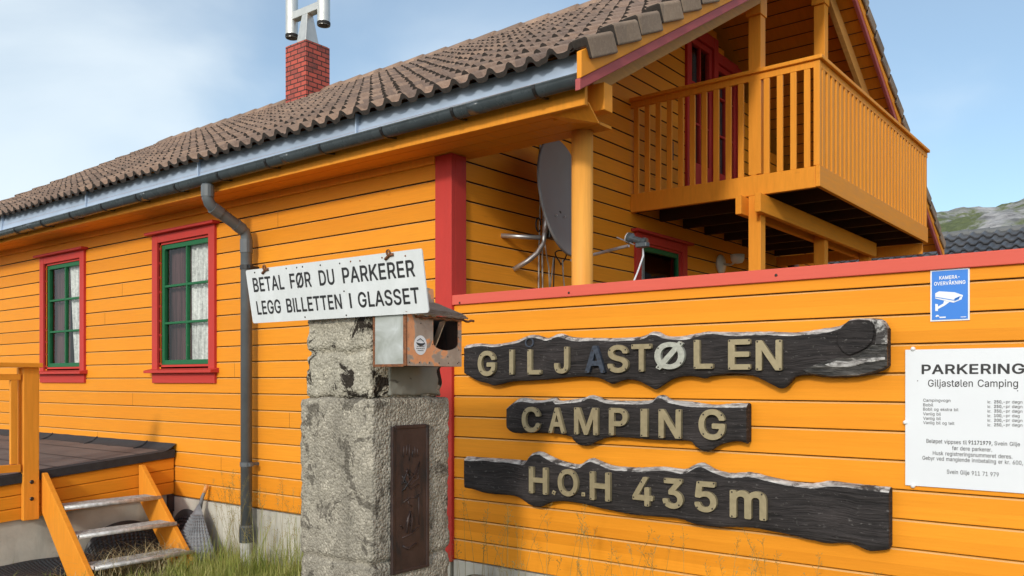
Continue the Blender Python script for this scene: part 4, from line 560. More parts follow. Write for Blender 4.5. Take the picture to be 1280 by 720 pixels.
def text_mesh(body, bold=0.0, extrude=0.0):
    wt = 'B' if bold >= 0.02 else ('M' if bold >= 0.005 else 'R')
    cu = bpy.data.curves.new('lettering', 'CURVE'); cu.dimensions = '2D'; cu.fill_mode = 'BOTH'; cu.extrude = extrude; x = 0
    for ch in body:
        if ch == ' ': x += 270; continue
        adv, r = (GLYPHS[wt].get(ch) or GLYPHS['R'][ch]).split('|')
        for sp in r.split('/'):
            pts = [tuple(map(int, q.split(','))) for q in sp.split()]
            k = cu.splines.new('POLY'); k.points.add(len(pts) - 1); k.use_cyclic_u = True
            for pt, (a, b) in zip(k.points, pts): pt.co = ((x + a) / 1000, b / 1000, 0, 1)
        x += int(adv)
    ob = bpy.data.objects.new('lettering', cu); COL.objects.link(ob)
    dg = bpy.context.evaluated_depsgraph_get(); me = bpy.data.meshes.new_from_object(ob.evaluated_get(dg))
    bpy.data.objects.remove(ob); bpy.data.curves.remove(cu)
    return me
def fit_text(body, P, U, V, W, H, Nn, name, mat, parent, bold=0.0, thick=0.0, cap_only=True, space=1.0):
    """text laid on the plane P + U*u + V*v, its box scaled to W x H; thick > 0 gives raised letters"""
    me = text_mesh(body, bold, 0.5 if thick else 0.0)
    xs = [v.co.x for v in me.vertices]; x0, x1 = min(xs), max(xs)
    if cap_only:
        ref = text_mesh('H', bold); ys = [v.co.y for v in ref.vertices]; bpy.data.meshes.remove(ref)
    else: ys = [v.co.y for v in me.vertices]
    y0, y1 = min(ys), max(ys); loc = ORG[parent.name]
    for v in me.vertices:
        u = (v.co.x - x0) / (x1 - x0) * W; h = (v.co.y - y0) / (y1 - y0) * H; d = (v.co.z + 0.5) * thick if thick else 0
        v.co = P + U * u + V * h + Nn * d - loc
    o = bpy.data.objects.new(name, me); COL.objects.link(o); me.materials.append(mat); o.parent = parent; ORG[o.name] = loc
    return o

BX = (Vector((0, 0, 0)), Vector((1, 0, 0)), Vector((0, -1, 0)))       # eave wall, facing -Y
BG = (Vector((0, 0, 0)), Vector((0, 1, 0)), Vector((1, 0, 0)))        # gable wall, facing +X

def boards(mb, B, z0, z1, span, holes=(), pitch=PITCH, zref=GZ, depth=0.016, edge=None):
    """shiplap cladding: every board is a real profile; span(z) -> (u0,u1); holes = (u0,u1,z0,z1)"""
    pts = []
    k = math.floor((z0 - zref) / pitch)
    while zref + k * pitch < z1:
        zb = zref + k * pitch
        for dz, n in ((0, -depth), (0.0045, -depth), (0.005, -0.0015), (0.008, 0.0), (pitch - 0.009, 0.0), (pitch - 0.003, -0.011), (pitch - 0.0005, -depth)): pts.append((zb + dz, n))
        k += 1
    cuts = sorted({z0, z1} | {h[2] for h in holes} | {h[3] for h in holes})
    O, U, N = B
    def emit(za, na, zb_, nb, ed=0):
        if zb_ - za < 1e-6: return
        zm = (za + zb_) / 2; (u0, u1) = span(zm); iv = [(u0, u1)]
        for h in holes:
            if h[2] < zm < h[3]:
                iv = [q for a, b_ in iv for q in ((a, min(b_, h[0])), (max(a, h[1]), b_)) if q[1] - q[0] > 1e-4]
        for a, b_ in iv:
            mb.add([O + U * a + N * na + Vector((0, 0, za)), O + U * b_ + N * na + Vector((0, 0, za)), O + U * b_ + N * nb + Vector((0, 0, zb_)), O + U * a + N * nb + Vector((0, 0, zb_))], [(0, 1, 2, 3)])
            if edge is not None: edge.append(ed)
    for (za, na), (zb_, nb) in zip(pts, pts[1:]):
        if zb_ <= z0 or za >= z1: continue
        zs = [za] + [q for q in cuts if za < q < zb_] + [zb_]
        lerp = lambda z: na + (nb - na) * (z - za) / max(1e-9, zb_ - za)
        for p, q in zip(zs, zs[1:]):
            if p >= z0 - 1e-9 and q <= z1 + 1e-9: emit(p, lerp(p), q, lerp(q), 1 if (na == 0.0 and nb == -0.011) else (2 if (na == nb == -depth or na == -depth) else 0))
    return mb

# ------------------------------------------------------------------ the setting: ground and hill
g = MB()
def gz(x, y): return 0.03 * mnoise.noise(Vector((x * 0.8, y * 0.8, 0))) * (1 if -9 < x < 9 and -9 < y < 9 else 0)
N_ = 120
axis = sorted({-900, -500, -250, -120, -60, -30, -18, 900, 500, 250, 120, 60, 30, 18} | {round(-12 + 24 * i / 96, 3) for i in range(97)})
idx = {}
for i, x in enumerate(axis):
    for j, y in enumerate(axis): idx[i, j] = len(g.v); g.v.append(Vector((x, y, gz(x, y) - 0.01)))
for i in range(len(axis) - 1):
    for j in range(len(axis) - 1): g.f.append([idx[i, j], idx[i + 1, j], idx[i + 1, j + 1], idx[i, j + 1]])
tag(g.build('ground', M['ground'], smooth=True), kind='structure')
hl = MB()
hd = Vector((-0.20, 1.0, 0)).normalized(); hr = Vector((hd.y, -hd.x, 0))
def hill_h(a, b):
    top = 53 + 0.085 * b + 3.0 * mnoise.noise(Vector((b * 0.03, 3.3, 0))) + 1.4 * mnoise.noise(Vector((b * 0.14, 7.1, 0)))
    t = max(0.0, min(1.0, (a - 110) / 200.0)); k = t * t * (3 - 2 * t)
    h = top * k
    p = Vector((a * 0.03, b * 0.03, 0))
    h += k * (1 - 0.6 * k) * (9 * mnoise.fractal(p, 1.0, 2.0, 6) + 5.0 * abs(mnoise.fractal(p * 3.1, 0.9, 2.1, 4)))
    if a > 310: h -= (a - 310) * 0.25
    return max(-1.0, h)
NA, NB = 150, 330
def hill_fn(u, v):
    a = 105 + 330 * u; b = -330 + 660 * v
    p = Vector((CAM.x, CAM.y, 0)) + hd * a + hr * b
    return (p.x, p.y, hill_h(a, b))
hl.grid(hill_fn, NA, NB)
tag(hl.build('hill', M['hill'], smooth=False), kind='structure')

# ------------------------------------------------------------------ the house
house = thing('wooden_house', (0, 0, 0), 'large orange timber house with red trim, brown tiled roof and an upstairs balcony', 'house')
HX0, VX, RY, RM = -10.0, 1.40, 3.75, 0.565        # far end, verge plane, ridge line, roof slope
WIN = [(-3.68, -2.88, 1.62, 2.86), (-6.06, -5.27, 1.62, 2.86)]
m = MB(); ed = []; boards(m, BX, 0.487, 3.10, lambda z: (HX0, -0.132), [(a, b, c, d) for a, b, c, d in WIN], edge=ed)
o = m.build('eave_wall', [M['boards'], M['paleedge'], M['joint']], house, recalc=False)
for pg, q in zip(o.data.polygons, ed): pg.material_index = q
def under(y): return 3.26 + RM * (y if y < RY else 2 * RY - y)
def gspan(z):
    y0 = max(0.125, (z - 3.26) / RM); return (y0, min(7.5, 2 * RY - y0)) if y0 < RY else (RY, RY)
GW = [(2.52, 3.34, 1.75, 2.84), (3.50, 4.66, 3.20, 5.02)]
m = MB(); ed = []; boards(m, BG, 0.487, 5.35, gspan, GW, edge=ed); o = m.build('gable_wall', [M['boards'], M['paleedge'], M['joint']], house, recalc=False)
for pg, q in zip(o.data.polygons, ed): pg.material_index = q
m = MB(); m.box((HX0, -0.012, -0.3), (-0.02, 0.02, 0.48)); m.box((-0.02, -0.012, -0.3), (0.0, 7.5, 0.48)); m.build('foundation', M['found'], house)
m = MB(); m.box((HX0, 7.4, 0), (0, 7.5, 3.1)); m.box((HX0, 0.1, 0), (HX0 + .1, 7.4, 3.1)); m.build('rear_wall', M['boards'], house)
m = MB(); m.box((-0.132, -0.022, 0.33), (-0.022, 0.0, 3.078)); m.box((-0.0215, -0.0255, 0.33), (0.0225, 0.01, 3.078)); m.box((0.0005, 0.0105, 0.33), (0.022, 0.126, 3.078)); m.build('corner_board', M['red'], house, bevel=0.003)

rj = random.Random(12)
for row, xj in ((1, -1.9), (4, -4.4), (6, -4.75), (8, -1.2), (10, -2.5), (12, -4.2), (13, -1.75), (15, -4.9), (16, -2.7)):
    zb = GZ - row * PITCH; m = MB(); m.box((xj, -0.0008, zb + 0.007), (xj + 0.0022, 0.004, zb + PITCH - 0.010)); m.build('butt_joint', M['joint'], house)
# --- roof
def tile_slope(mb, x0, x1, ye, ze, yr, slope, pitch=0.143, course=0.302, amp=0.034, step=0.030, segs=8, sgn=1, jit=0.005, moss_shade=None):
    """interlocking roll tiles; the lower edge of each course stands proud of the one below"""
    L = abs(yr - ye) * math.sqrt(1 + slope * slope); n = max(1, round(L / course)); cs = L / n
    cy = 1 / math.sqrt(1 + slope * slope); nx = int(round((x1 - x0) / pitch)) * segs
    rnd = random.Random(11)
    def wave(x):
        t = ((x - x1) / pitch) % 1.0
        return amp * (max(0.0, math.cos((t - 0.5) * 2 * math.pi)) ** 0.75 if 0.22 < t < 0.78 else 0.0) + amp * 0.12 * math.cos(2 * math.pi * (t - .5))
    offs = {}
    for k in range(n):
        rows = [(k * cs - 0.012, step, -0.03), (k * cs - 0.012, step, 0), (k * cs + 0.03, step, 0), ((k + 1) * cs - 0.01, 0.0, 0)]
        base = len(mb.v)
        for r, (sdist, lift, drop) in enumerate(rows):
            for i in range(nx + 1):
                x = x0 + (x1 - x0) * i / nx
                key = (k, int((x1 - x) / (pitch * 2) + 1e-6))
                if key not in offs: offs[key] = (rnd.uniform(-jit, jit), rnd.uniform(-0.008, 0.008))
                dz, dsx = offs[key]
                h = wave(x) + lift + dz + drop
                sd2 = sdist + (dsx if r < 3 else 0)
                y = ye + sgn * sd2 * cy; z = ze + slope * sd2 * cy
                mb.v.append(Vector((x, y - sgn * h * slope * cy, z + h * cy)))
        for r in range(len(rows) - 1):
            for i in range(nx):
                a = base + r * (nx + 1) + i; mb.f.append([a, a + 1, a + nx + 2, a + nx + 1])
                if moss_shade is not None: moss_shade.append(1 if r == 0 else 0)  # drop faces take the dark edge colour as painted course shade
    return mb
ZE = 3.305
m = MB(); mo = []; tile_slope(m, HX0 - 0.3, VX - 0.02, -0.45, ZE, RY, RM, moss_shade=mo); roof = m.build('roof', [M['tile'], M['tileedge']], house, recalc=False)
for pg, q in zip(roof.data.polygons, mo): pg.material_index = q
# rear slope: plain tiled sheet with the same courses
m = MB(); tile_slope(m, HX0 - 0.3, VX - 0.02, 2 * RY + 0.45, ZE, RY, RM, sgn=-1, segs=4); m.build('rear_slope', M['tile'], roof, recalc=False)
m = MB()
x = HX0 - 0.3
while x < VX:
    x2 = min(VX + 0.01, x + 0.42)
    m.tube([(x, RY, ZE + RM * (RY + .45) - 0.02), (x2 + 0.02, RY, ZE + RM * (RY + .45) - 0.012)], [0.10, 0.112], 10); x += 0.40
m.build('ridge_cap', M['tile'], roof, smooth=True)
m = MB(); m.add([(HX0 - .3, -0.40, 3.23), (VX - .04, -0.40, 3.23), (VX - .04, RY, 3.23 + RM * (RY + .4)), (HX0 - .3, RY, 3.23 + RM * (RY + .4)), (VX - .04, 2 * RY + .4, 3.23), (HX0 - .3, 2 * RY + .4, 3.23)], [(0, 1, 2, 3), (3, 2, 4, 5)])
m.build('roof_lining', M['stain'], roof, recalc=False)
# lining seen from below carries its own board lines: narrow grooves along X
m = MB()
for k in range(1, 30):
    y = -0.40 + k * 0.135
    for yy in (y, 2 * RY - y): m.box((0.02, yy - 0.004, 3.2275 + RM * (y + .4) - 0.004), (VX - .05, yy + 0.004, 3.2275 + RM * (y + .4) + 0.001))
m.build('lining_groove', M['darkwood'], roof)
# verge tiles, one object each
cy = 1 / math.sqrt(1 + RM * RM); cs = 0.304
def verge_tile(side, k):
    mb = MB(); s0 = k * cs; pr = []
    rx = random.Random(k * 2 + side); jx = rx.uniform(-0.004, 0.004); jz = rx.uniform(-0.005, 0.005)
    for sd2, up in ((s0 - 0.015, 0.034), (s0 + cs - 0.030, 0.0)):
        y = -0.47 + sd2 * cy; z = ZE - 0.01 + RM * sd2 * cy
        for du, xx in ((-0.075, VX + 0.026), (0.036, VX + 0.026), (0.046, VX + 0.012), (0.042, VX - 0.075), (-0.01, VX - 0.075), (-0.01, VX + 0.002), (-0.075, VX + 0.002)):
            h = du + up + jz; yy = y - h * RM * cy; pr.append((xx + jx, yy if side == 0 else 2 * RY - yy, z + h * cy))
    n = 7
    mb.add(pr, [list(range(n)), list(range(n, 2 * n))[::-1]] + [[i, (i + 1) % n, n + (i + 1) % n, n + i] for i in range(n)])
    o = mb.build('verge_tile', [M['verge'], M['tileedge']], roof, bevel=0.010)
    o.data.polygons[0].material_index = 1; o.data.polygons[1].material_index = 1  # end faces painted dark to deepen the gaps between verge tiles
    return o
for k in range(16):
    verge_tile(0, k); verge_tile(1, k)
# barge boards: an orange board over a dull red moulding over a pale under-rafter
def rake(mb, x0, x1, d0, d1, side, y0=-0.53, y1=RY, ref=3.377):
    """board in the verge, between heights d0..d1 (vertical) over the reference rake line"""
    P = []
    for xx in (x0, x1):
        for y, d in ((y0, d0), (y1, d0), (y1, d1), (y0, d1)):
            P.append((xx, y if side == 0 else 2 * RY - y, ref + 0.5605 * y + d))
    mb.add(P, [(0, 1, 2, 3), (4, 7, 6, 5), (0, 4, 5, 1), (1, 5, 6, 2), (2, 6, 7, 3), (3, 7, 4, 0)])
for side in (0, 1):
    m = MB(); rake(m, VX - 0.03, VX + 0.0, 0.062, 0.205, side); m.build('barge_board', M['stain'], roof, bevel=0.004)
    m = MB(); rake(m, VX - 0.04, VX - 0.008, 0.0, 0.0615, side); m.build('barge_moulding', M['dullred'], roof, bevel=0.004)
    m = MB(); rake(m, VX - 0.24, VX - 0.19, -0.115, 0.04, side, -0.12); m.build('gable_rafter', M['pale'], roof, bevel=0.004)
# eave sheet, fascia, soffit, gutter
m = MB(); m.add([(HX0 - .3, -0.375, 3.345), (VX - .035, -0.375, 3.345), (VX - .035, -0.41, 3.165), (HX0 - .3, -0.41, 3.165), (VX - .035, -0.415, 3.15), (HX0 - .3, -0.415, 3.15)], [(0, 1, 2, 3), (3, 2, 4, 5)])
xx = HX0
while xx < VX - 1.5:
    m.box((xx, -0.414, 3.15), (xx + 0.012, -0.372, 3.345)); xx += 1.9
m.build('eave_sheet', M['flash'], roof, recalc=False)
m = MB(); m.box((HX0 - .3, -0.375, 3.055), (VX - .08, -0.345, 3.22)); m.build('fascia', M['stain'], roof, bevel=0.004)
m = MB()
for k in range(4):
    m.box((HX0 - .3, -0.344 + k * 0.136, 3.082), (VX - .26 - (0.0 if k else .0), -0.344 + k * 0.136 + 0.130, 3.10))
m.box((HX0 - .3, -0.344, 3.101), (VX - .3, 0.205, 3.112)); m.build('soffit', M['stain'], roof)
m = MB(); m.box((HX0, -0.03, 3.03), (-0.133, -0.001, 3.081)); m.build('soffit_batten', M['stain'], roof, bevel=0.003)
m = MB(); m.box((1.0, -0.225, 3.06), (VX - 0.05, -0.135, 3.215)); m.build('eave_purlin', M['stain'], roof, bevel=0.004)
m = MB(); m.prism([(0.98, -0.342, 3.081), (VX - .085, -0.342, 3.081), (VX - .085, -0.23, 2.99), (1.12, -0.23, 3.03)], (0, 0.015, 0.0)); m.build('eave_return_board', M['stain'], roof)
GC = (-0.455, 3.135)
m = MB(); prof = [(GC[0] + 0.050 * math.cos(a), GC[1] - 0.050 * math.sin(a)) for a in [math.pi * k / 12 for k in range(13)]]
prof = [(prof[0][0], prof[0][1] + 0.004)] + prof + [(prof[-1][0] - 0.006, prof[-1][1] + 0.006)]
def gfall(x): return 0.042 + 0.0068 * (x - 1.35)
m.grid(lambda u, v: (HX0 - 0.3 + (VX - 0.02 - HX0 + 0.3) * u, prof[round(v * (len(prof) - 1))][0], prof[round(v * (len(prof) - 1))][1] + gfall(HX0 - 0.3 + (VX - 0.02 - HX0 + 0.3) * u)), 1, len(prof) - 1)
gut = m.build('gutter', M['gutter'], house, smooth=True, solid=0.004)
m = MB(); m.prism([(VX - 0.019, y, z + 0.042) for y, z in prof], (0.005, 0, 0)); m.build('gutter_end', M['gutter'], gut)
x = 1.07
while x > HX0:
    m = MB(); ar = [math.pi * k / 10 for k in range(11)]
    m.grid(lambda u, v: (x - 0.011 + 0.022 * u, GC[0] + 0.058 * math.cos(ar[round(v * 10)]), GC[1] + gfall(x) + 0.003 - 0.058 * math.sin(ar[round(v * 10)])), 1, 10)
    m.build('gutter_bracket', M['black'], gut, solid=0.005)
    m = MB(); zg = GC[1] + gfall(x) - 0.052; m.beam((x, -0.46, zg), (x, -0.3755, zg + 0.012), 0.022, 0.006); m.build('bracket_foot', M['black'], gut)
    x -= 0.61
for x in (0.62, -1.15, -3.1, -5.3):
    m = MB(); ar = [math.pi * k / 10 for k in range(11)]
    m.grid(lambda u, v: (x - 0.045 + 0.09 * u, GC[0] + 0.0525 * math.cos(ar[round(v * 10)]), GC[1] + gfall(x) - 0.0525 * math.sin(ar[round(v * 10)])), 1, 10)
    m.build('gutter_joint', M['gutter'], gut, smooth=True, solid=0.003)
PXD = -2.185
m = MB(); m.tube([(PXD, -.455, 3.10), (PXD, -.455, 2.99), (PXD, -.44, 2.955), (PXD, -.41, 2.925), (PXD, -.16, 2.80), (PXD, -.115, 2.77), (PXD, -.10, 2.73), (PXD, -.10, 0.34)], 0.046, 14)
dp = m.build('downpipe', M['pipe'], house, smooth=True)
for z0, z1, r in ((3.0, 3.09, 0.052), (2.60, 2.71, 0.0515), (0.30, 0.36, 0.055)):
    m = MB(); y = -.455 if z0 > 2.9 else -.10; m.tube([(PXD, y, z0), (PXD, y, z1)], r, 14); m.build('pipe_collar', M['pipe'], dp, smooth=False)
for a, b in (((-.415, 2.925), (-.34, 2.888)), ((-.2, 2.82), (-.14, 2.788))):
    m = MB(); m.tube([(PXD, *a), (PXD, *b)], 0.0505, 14); m.build('pipe_collar', M['pipe'], dp)
for z in (2.48, 0.86):
    m = MB(); m.tube([(PXD, -.10, z - .018), (PXD, -.10, z + .018)], 0.0525, 14); m.box((PXD + .03, -.115, z - .014), (PXD + .075, -.085, z + .014)); m.box((PXD + .02, -.085, z - .012), (PXD + .035, 0.0, z + .012)); m.build('pipe_clamp', M['black'] if z > 2 else M['pipe'], dp)
m = MB(); m.tube([(PXD, -.10, 0.22), (PXD, -.10, 0.345)], 0.058, 14); m.build('drain_coupling', M['gutter'], dp)
m = MB(); m.tube([(PXD, -.10, -0.1), (PXD, -.10, 0.219)], 0.048, 14); m.build('drain_stub', plain('whitened_drain_pipe', (0.5, 0.5, 0.48), 0.6, 0, 0.3, 20), dp)

# --- windows
def sash_window(B, u0, u1, z0, z1, parent, tw=0.095, tm='red', sm='green', cols=2, rows=3, head=True, sill=True, curtain=True, mull=None, hoff=0.0):
    """trim u0..u1 x z0..z1 outer; sash inside with panes"""
    wi = MB()
    wi.bb(B, u0, u0 + tw, -0.005, 0.026, z0 + 0.05, z1 - 0.02); wi.bb(B, u1 - tw, u1, -0.005, 0.026, z0 + 0.05, z1 - 0.02)
    wi.bb(B, u0 + tw, u1 - tw, -0.005, 0.024, z1 - tw - 0.0, z1 - 0.02)
    fr = wi.build('window', M[tm], parent, bevel=0.003)
    a0, a1, b0, b1 = u0 + tw, u1 - tw, z0 + 0.075, z1 - tw
    m_ = MB(); m_.bb(B, a0, a0 + 0.02, -0.10, 0.0, b0, b1); m_.bb(B, a1 - 0.02, a1, -0.10, 0.0, b0, b1); m_.bb(B, a0 + .02, a1 - .02, -0.10, 0.0, b1 - 0.02, b1); m_.bb(B, a0 + .02, a1 - .02, -0.10, 0.0, b0, b0 + 0.02); m_.build('casing', M[tm], fr)
    a0 += 0.021; a1 -= 0.021; b0 += 0.021; b1 -= 0.021
    if head:
        m_ = MB(); m_.bb(B, u0 - 0.055, u1 + 0.045, -0.004, 0.075, z1 - 0.019, z1 + 0.006); m_.build('head_board', M['redh'], fr, bevel=0.003)
    if sill:
        m_ = MB(); O, U, N = B
        P = [O + U * u + N * n + Vector((0, 0, z)) for u in (u0 - 0.045, u1 + 0.035) for n, z in ((-0.004, z0 + 0.018), (0.085, z0 + 0.018), (0.085, z0 + 0.042), (-0.004, z0 + 0.062))]
        m_.add(P, [(0, 1, 2, 3), (4, 7, 6, 5), (0, 4, 5, 1), (1, 5, 6, 2), (2, 6, 7, 3), (3, 7, 4, 0)]); m_.build('sill', M['redh'], fr, bevel=0.003)
        m_ = MB(); m_.bb(B, u0, u1, -0.004, 0.024, z0 - 0.075, z0 + 0.016); m_.build('apron', M['redh'], fr, bevel=0.003)
    sw = 0.043
    m_ = MB(); m_.bb(B, a0, a0 + sw, -0.055, -0.012, b0, b1); m_.bb(B, a1 - sw * .55, a1, -0.055, -0.012, b0, b1)
    m_.bb(B, a0 + sw, a1 - sw * .55, -0.055, -0.012, b0, b0 + sw); m_.bb(B, a0 + sw, a1 - sw * .55, -0.055, -0.012, b1 - sw, b1)
    bw = 0.022
    us = [a0 + sw + (a1 - a0 - sw * 1.55) * k / cols for k in range(1, cols)]; zs = [b0 + sw + (b1 - b0 - 2 * sw) * k / rows for k in range(1, rows)]
    for u in us: m_.bb(B, u - bw / 2, u + bw / 2, -0.050, -0.016, b0 + sw, b1 - sw)
    ue = [a0 + sw] + us + [a1 - sw * .55]
    for z in zs:
        for q0, q1 in zip(ue, ue[1:]): m_.bb(B, q0 + (bw / 2 if q0 in us else 0), q1 - (bw / 2 if q1 in us else 0), -0.050, -0.016, z - bw / 2, z + bw / 2)
    sa = m_.build('sash', M[sm], fr, bevel=0.003)
    O, U, N = B; q = lambda u, n, z: O + U * u + N * n + Vector((0, 0, z))
    m_ = MB(); m_.add([q(a0 + .02, -0.036, b0 + .02), q(a1 - .02, -0.036, b0 + .02), q(a1 - .02, -0.036, b1 - .02), q(a0 + .02, -0.036, b1 - .02)], [(0, 1, 2, 3)]); m_.build('glass', M['glass'], sa, recalc=False)
    # room behind
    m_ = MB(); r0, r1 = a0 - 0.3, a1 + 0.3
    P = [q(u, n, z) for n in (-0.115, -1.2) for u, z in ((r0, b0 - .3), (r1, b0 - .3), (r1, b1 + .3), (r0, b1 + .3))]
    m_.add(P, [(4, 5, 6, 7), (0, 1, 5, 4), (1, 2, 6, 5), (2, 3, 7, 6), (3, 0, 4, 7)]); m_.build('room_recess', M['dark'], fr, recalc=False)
    if curtain:
        um = a0 + (a1 - a0) * 0.50
        m_ = MB(); m_.grid(lambda u, v: q(um + 0.01 + (a1 + 0.02 - um) * u - (0.10 * (1 - v) if curtain == 2 else 0) * (1 - u) * -1, -0.085 + 0.014 * math.sin(u * 30 + v * 1.5) + 0.006 * math.sin(u * 71), b0 - 0.01 + (b1 - b0 + 0.02) * v), 60, 10); m_.build('lace_curtain', M['lace'], fr, smooth=True)
        m_ = MB(); m_.grid(lambda u, v: q(a0 - 0.01 + (um - a0 - 0.02) * u, -0.100 + 0.010 * math.sin(u * 26), b0 - 0.01 + (b1 - b0 + 0.02) * v), 40, 4); m_.build('drawn_curtain', M['drape'], fr, smooth=True)
    return fr
w2 = sash_window(BX, -3.80, -2.765, 1.60, 2.935, house)
w1 = sash_window(BX, -6.185, -5.15, 1.60, 2.935, house, curtain=2)
# terrace window and balcony doors on the gable
gw = sash_window(BG, 2.43, 3.43, 1.60, 2.90, house, cols=1, rows=1, head=True, sill=False, curtain=0)
gw['label'] = 'red framed window with one dark green sash'
m = MB(); m.grid(lambda u, v: (-0.10 + 0.01 * math.sin(u * 30), 2.60 + 0.2 * u, 1.72 + 1.05 * v), 30, 6); m.build('lace_curtain', M['lace'], gw, smooth=True)
m = MB()
for y0, y1 in ((3.42, 3.515), (4.035, 4.135), (4.645, 4.74)): m.bb(BG, y0, y1, -0.01, 0.03, 3.2, 5.12 if y0 < 4.5 else 4.98)
m.bb(BG, 3.515, 4.035, -0.01, 0.028, 5.0, 5.12); m.bb(BG, 4.135, 4.645, -0.01, 0.028, 4.89, 5.0)
bd = m.build('balcony_door', M['red'], house, bevel=0.004)
for y0, y1, zt in ((3.516, 4.034, 4.999), (4.136, 4.644, 4.889)):
    m = MB(); m.bb(BG, y0, y0 + .06, -0.05, 0.0, 3.2, zt); m.bb(BG, y1 - .06, y1, -0.05, 0.0, 3.2, zt); m.bb(BG, y0 + .06, y1 - .06, -0.05, 0.0, zt - .06, zt); m.bb(BG, y0 + .06, y1 - .06, -0.05, 0.0, 3.2, 3.75)
    ym = (y0 + y1) / 2; m.bb(BG, ym - .012, ym + .012, -0.045, -0.005, 3.75, zt - .06)
    for z in (4.15, 4.55): m.bb(BG, y0 + .06, ym - .012, -0.045, -0.005, z - .011, z + .011); m.bb(BG, ym + .012, y1 - .06, -0.045, -0.005, z - .011, z + .011)
    lf = m.build('door_leaf', M['red'], bd, bevel=0.003)
    m = MB(); m.add([(-0.03, y0 + .05, 3.7), (-0.03, y1 - .05, 3.7), (-0.03, y1 - .05, zt - .05), (-0.03, y0 + .05, zt - .05)], [(0, 1, 2, 3)]); m.build('pane', M['glass'], bd, recalc=False)
    m = MB(); m.grid(lambda u, v: (-0.13 + 0.02 * math.sin(u * 20), y0 + .03 + (y1 - y0 - .06) * u, 3.7 + (zt - 3.75) * v), 30, 2); m.build('curtain', plain('dim_curtain', (0.10, 0.10, 0.105), 0.9, 0, 0.5, 3), bd, smooth=True)
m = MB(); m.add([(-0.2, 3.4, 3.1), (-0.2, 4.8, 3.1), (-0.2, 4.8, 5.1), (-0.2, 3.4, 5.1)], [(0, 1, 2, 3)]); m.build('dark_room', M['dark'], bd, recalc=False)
m = MB(); m.bb(BG, 3.06, 3.13, 0.0, 0.03, 3.66, 3.84); m.build('wall_thermometer', M['black'], house, bevel=0.006)

# --- chimney
m = MB()
rb = random.Random(3)
m.box((-6.31, 3.40, 5.2), (-5.85, 3.83, 6.352)); ch = m.build('chimney', M['brick'], house, bevel=0.005)
m = MB(); m.prism([(-6.36, 3.34, 5.43), (-5.80, 3.34, 5.43), (-5.80, 3.90, 5.74), (-6.36, 3.90, 5.74)], (0, 0, 0.03)); m.build('chimney_flashing', M['flash'], ch)
m = MB(); m.box((-6.29, 3.42, 6.352), (-5.87, 3.81, 6.366)); m.build('chimney_cap', M['smoothc'], ch)
m = MB(); n4 = [(-6.19, 3.49), (-5.97, 3.49), (-5.97, 3.74), (-6.19, 3.74)]; t4 = [(-6.15, 3.57), (-6.03, 3.57), (-6.03, 3.67), (-6.15, 3.67)]
m.add([(x, y, 6.366) for x, y in n4] + [(x, y, 6.84) for x, y in t4], [(0, 1, 2, 3), (7, 6, 5, 4)] + [(i, (i + 1) % 4, 4 + (i + 1) % 4, 4 + i) for i in range(4)])
m.box((-6.38, 3.565, 6.82), (-5.80, 3.685, 6.93)); cow = m.build('cowl', M['steel'], ch, bevel=0.006)
for cx in (-6.45, -5.73):
    m = MB(); Mx = Matrix.Translation((cx, 3.62, 0)); m.lathe([(0.082, 6.58), (0.090, 6.58), (0.090, 7.14), (0.082, 7.14), (0.082, 6.58)], Mx, 22); m.build('cowl_tube', M['steel'], ch, smooth=False)
    m = MB(); m.lathe([(0.092, 6.582), (0.095, 6.60), (0.095, 6.625), (0.0905, 6.63)], Mx, 22); m.lathe([(0.0, 6.70), (0.081, 6.70)], Mx, 22); m.build('cowl_ring', M['dark'], ch)

# --- balcony
YB0, YB1, XB = 2.365, 5.86, 1.678
m = MB(); m.box((0.001, YB0, 3.045), (XB - 0.036, YB0 + 0.035, 3.208)); bal = m.build('balcony', M['stain'], house, bevel=0.004)
m = MB(); m.box((XB - 0.035, YB0 - 0.003, 3.048), (XB, YB1, 3.214)); m.build('band_board', M['stain_y'], bal, bevel=0.004)
m = MB(); m.box((0.001, YB1 - 0.036, 2.93), (XB - 0.05, YB1 - 0.001, 3.045)); m.build('rear_band_board', M['stain'], bal, bevel=0.004)
k = 0
for j in range(8):
    y = YB0 + 0.06 + j * 0.475
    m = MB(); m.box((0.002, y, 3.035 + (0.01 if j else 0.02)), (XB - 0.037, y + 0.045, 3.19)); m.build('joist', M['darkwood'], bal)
m = MB()
for j in range(12):
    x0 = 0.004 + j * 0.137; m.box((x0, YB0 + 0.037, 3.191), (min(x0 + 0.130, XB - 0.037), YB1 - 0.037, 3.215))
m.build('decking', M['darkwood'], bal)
# rails with a flat cap
m = MB(); m.box((0.001, YB0 - 0.022, 4.028), (XB + 0.022, YB0 + 0.075, 4.060)); m.box((XB - 0.075, YB0 + 0.0755, 4.028), (XB + 0.022, YB1, 4.060)); m.build('handrail', M['stain'], bal, bevel=0.006)
m = MB(); m.box((0.001, YB0 + 0.004, 3.975), (XB - 0.05, YB0 + 0.030, 4.027)); m.box((XB - 0.030, YB0 + 0.06, 3.975), (XB - 0.006, YB1, 4.027)); m.build('under_rail', M['stain'], bal)
nb = 15
for j in range(nb):
    x = 0.055 + j * 0.1085
    if x > XB - 0.09: break
    m = MB(); m.box((x - 0.024, YB0 + 0.006, 3.2085), (x + 0.024, YB0 + 0.028, 3.9745)); m.build('baluster', M['stain_z'], bal, bevel=0.003)
m = MB(); m.box((XB - 0.052, YB0 + 0.002, 3.2145), (XB - 0.004, YB0 + 0.052, 4.0275)); m.build('corner_post', M['stain_z'], bal, bevel=0.004)
nf = 31
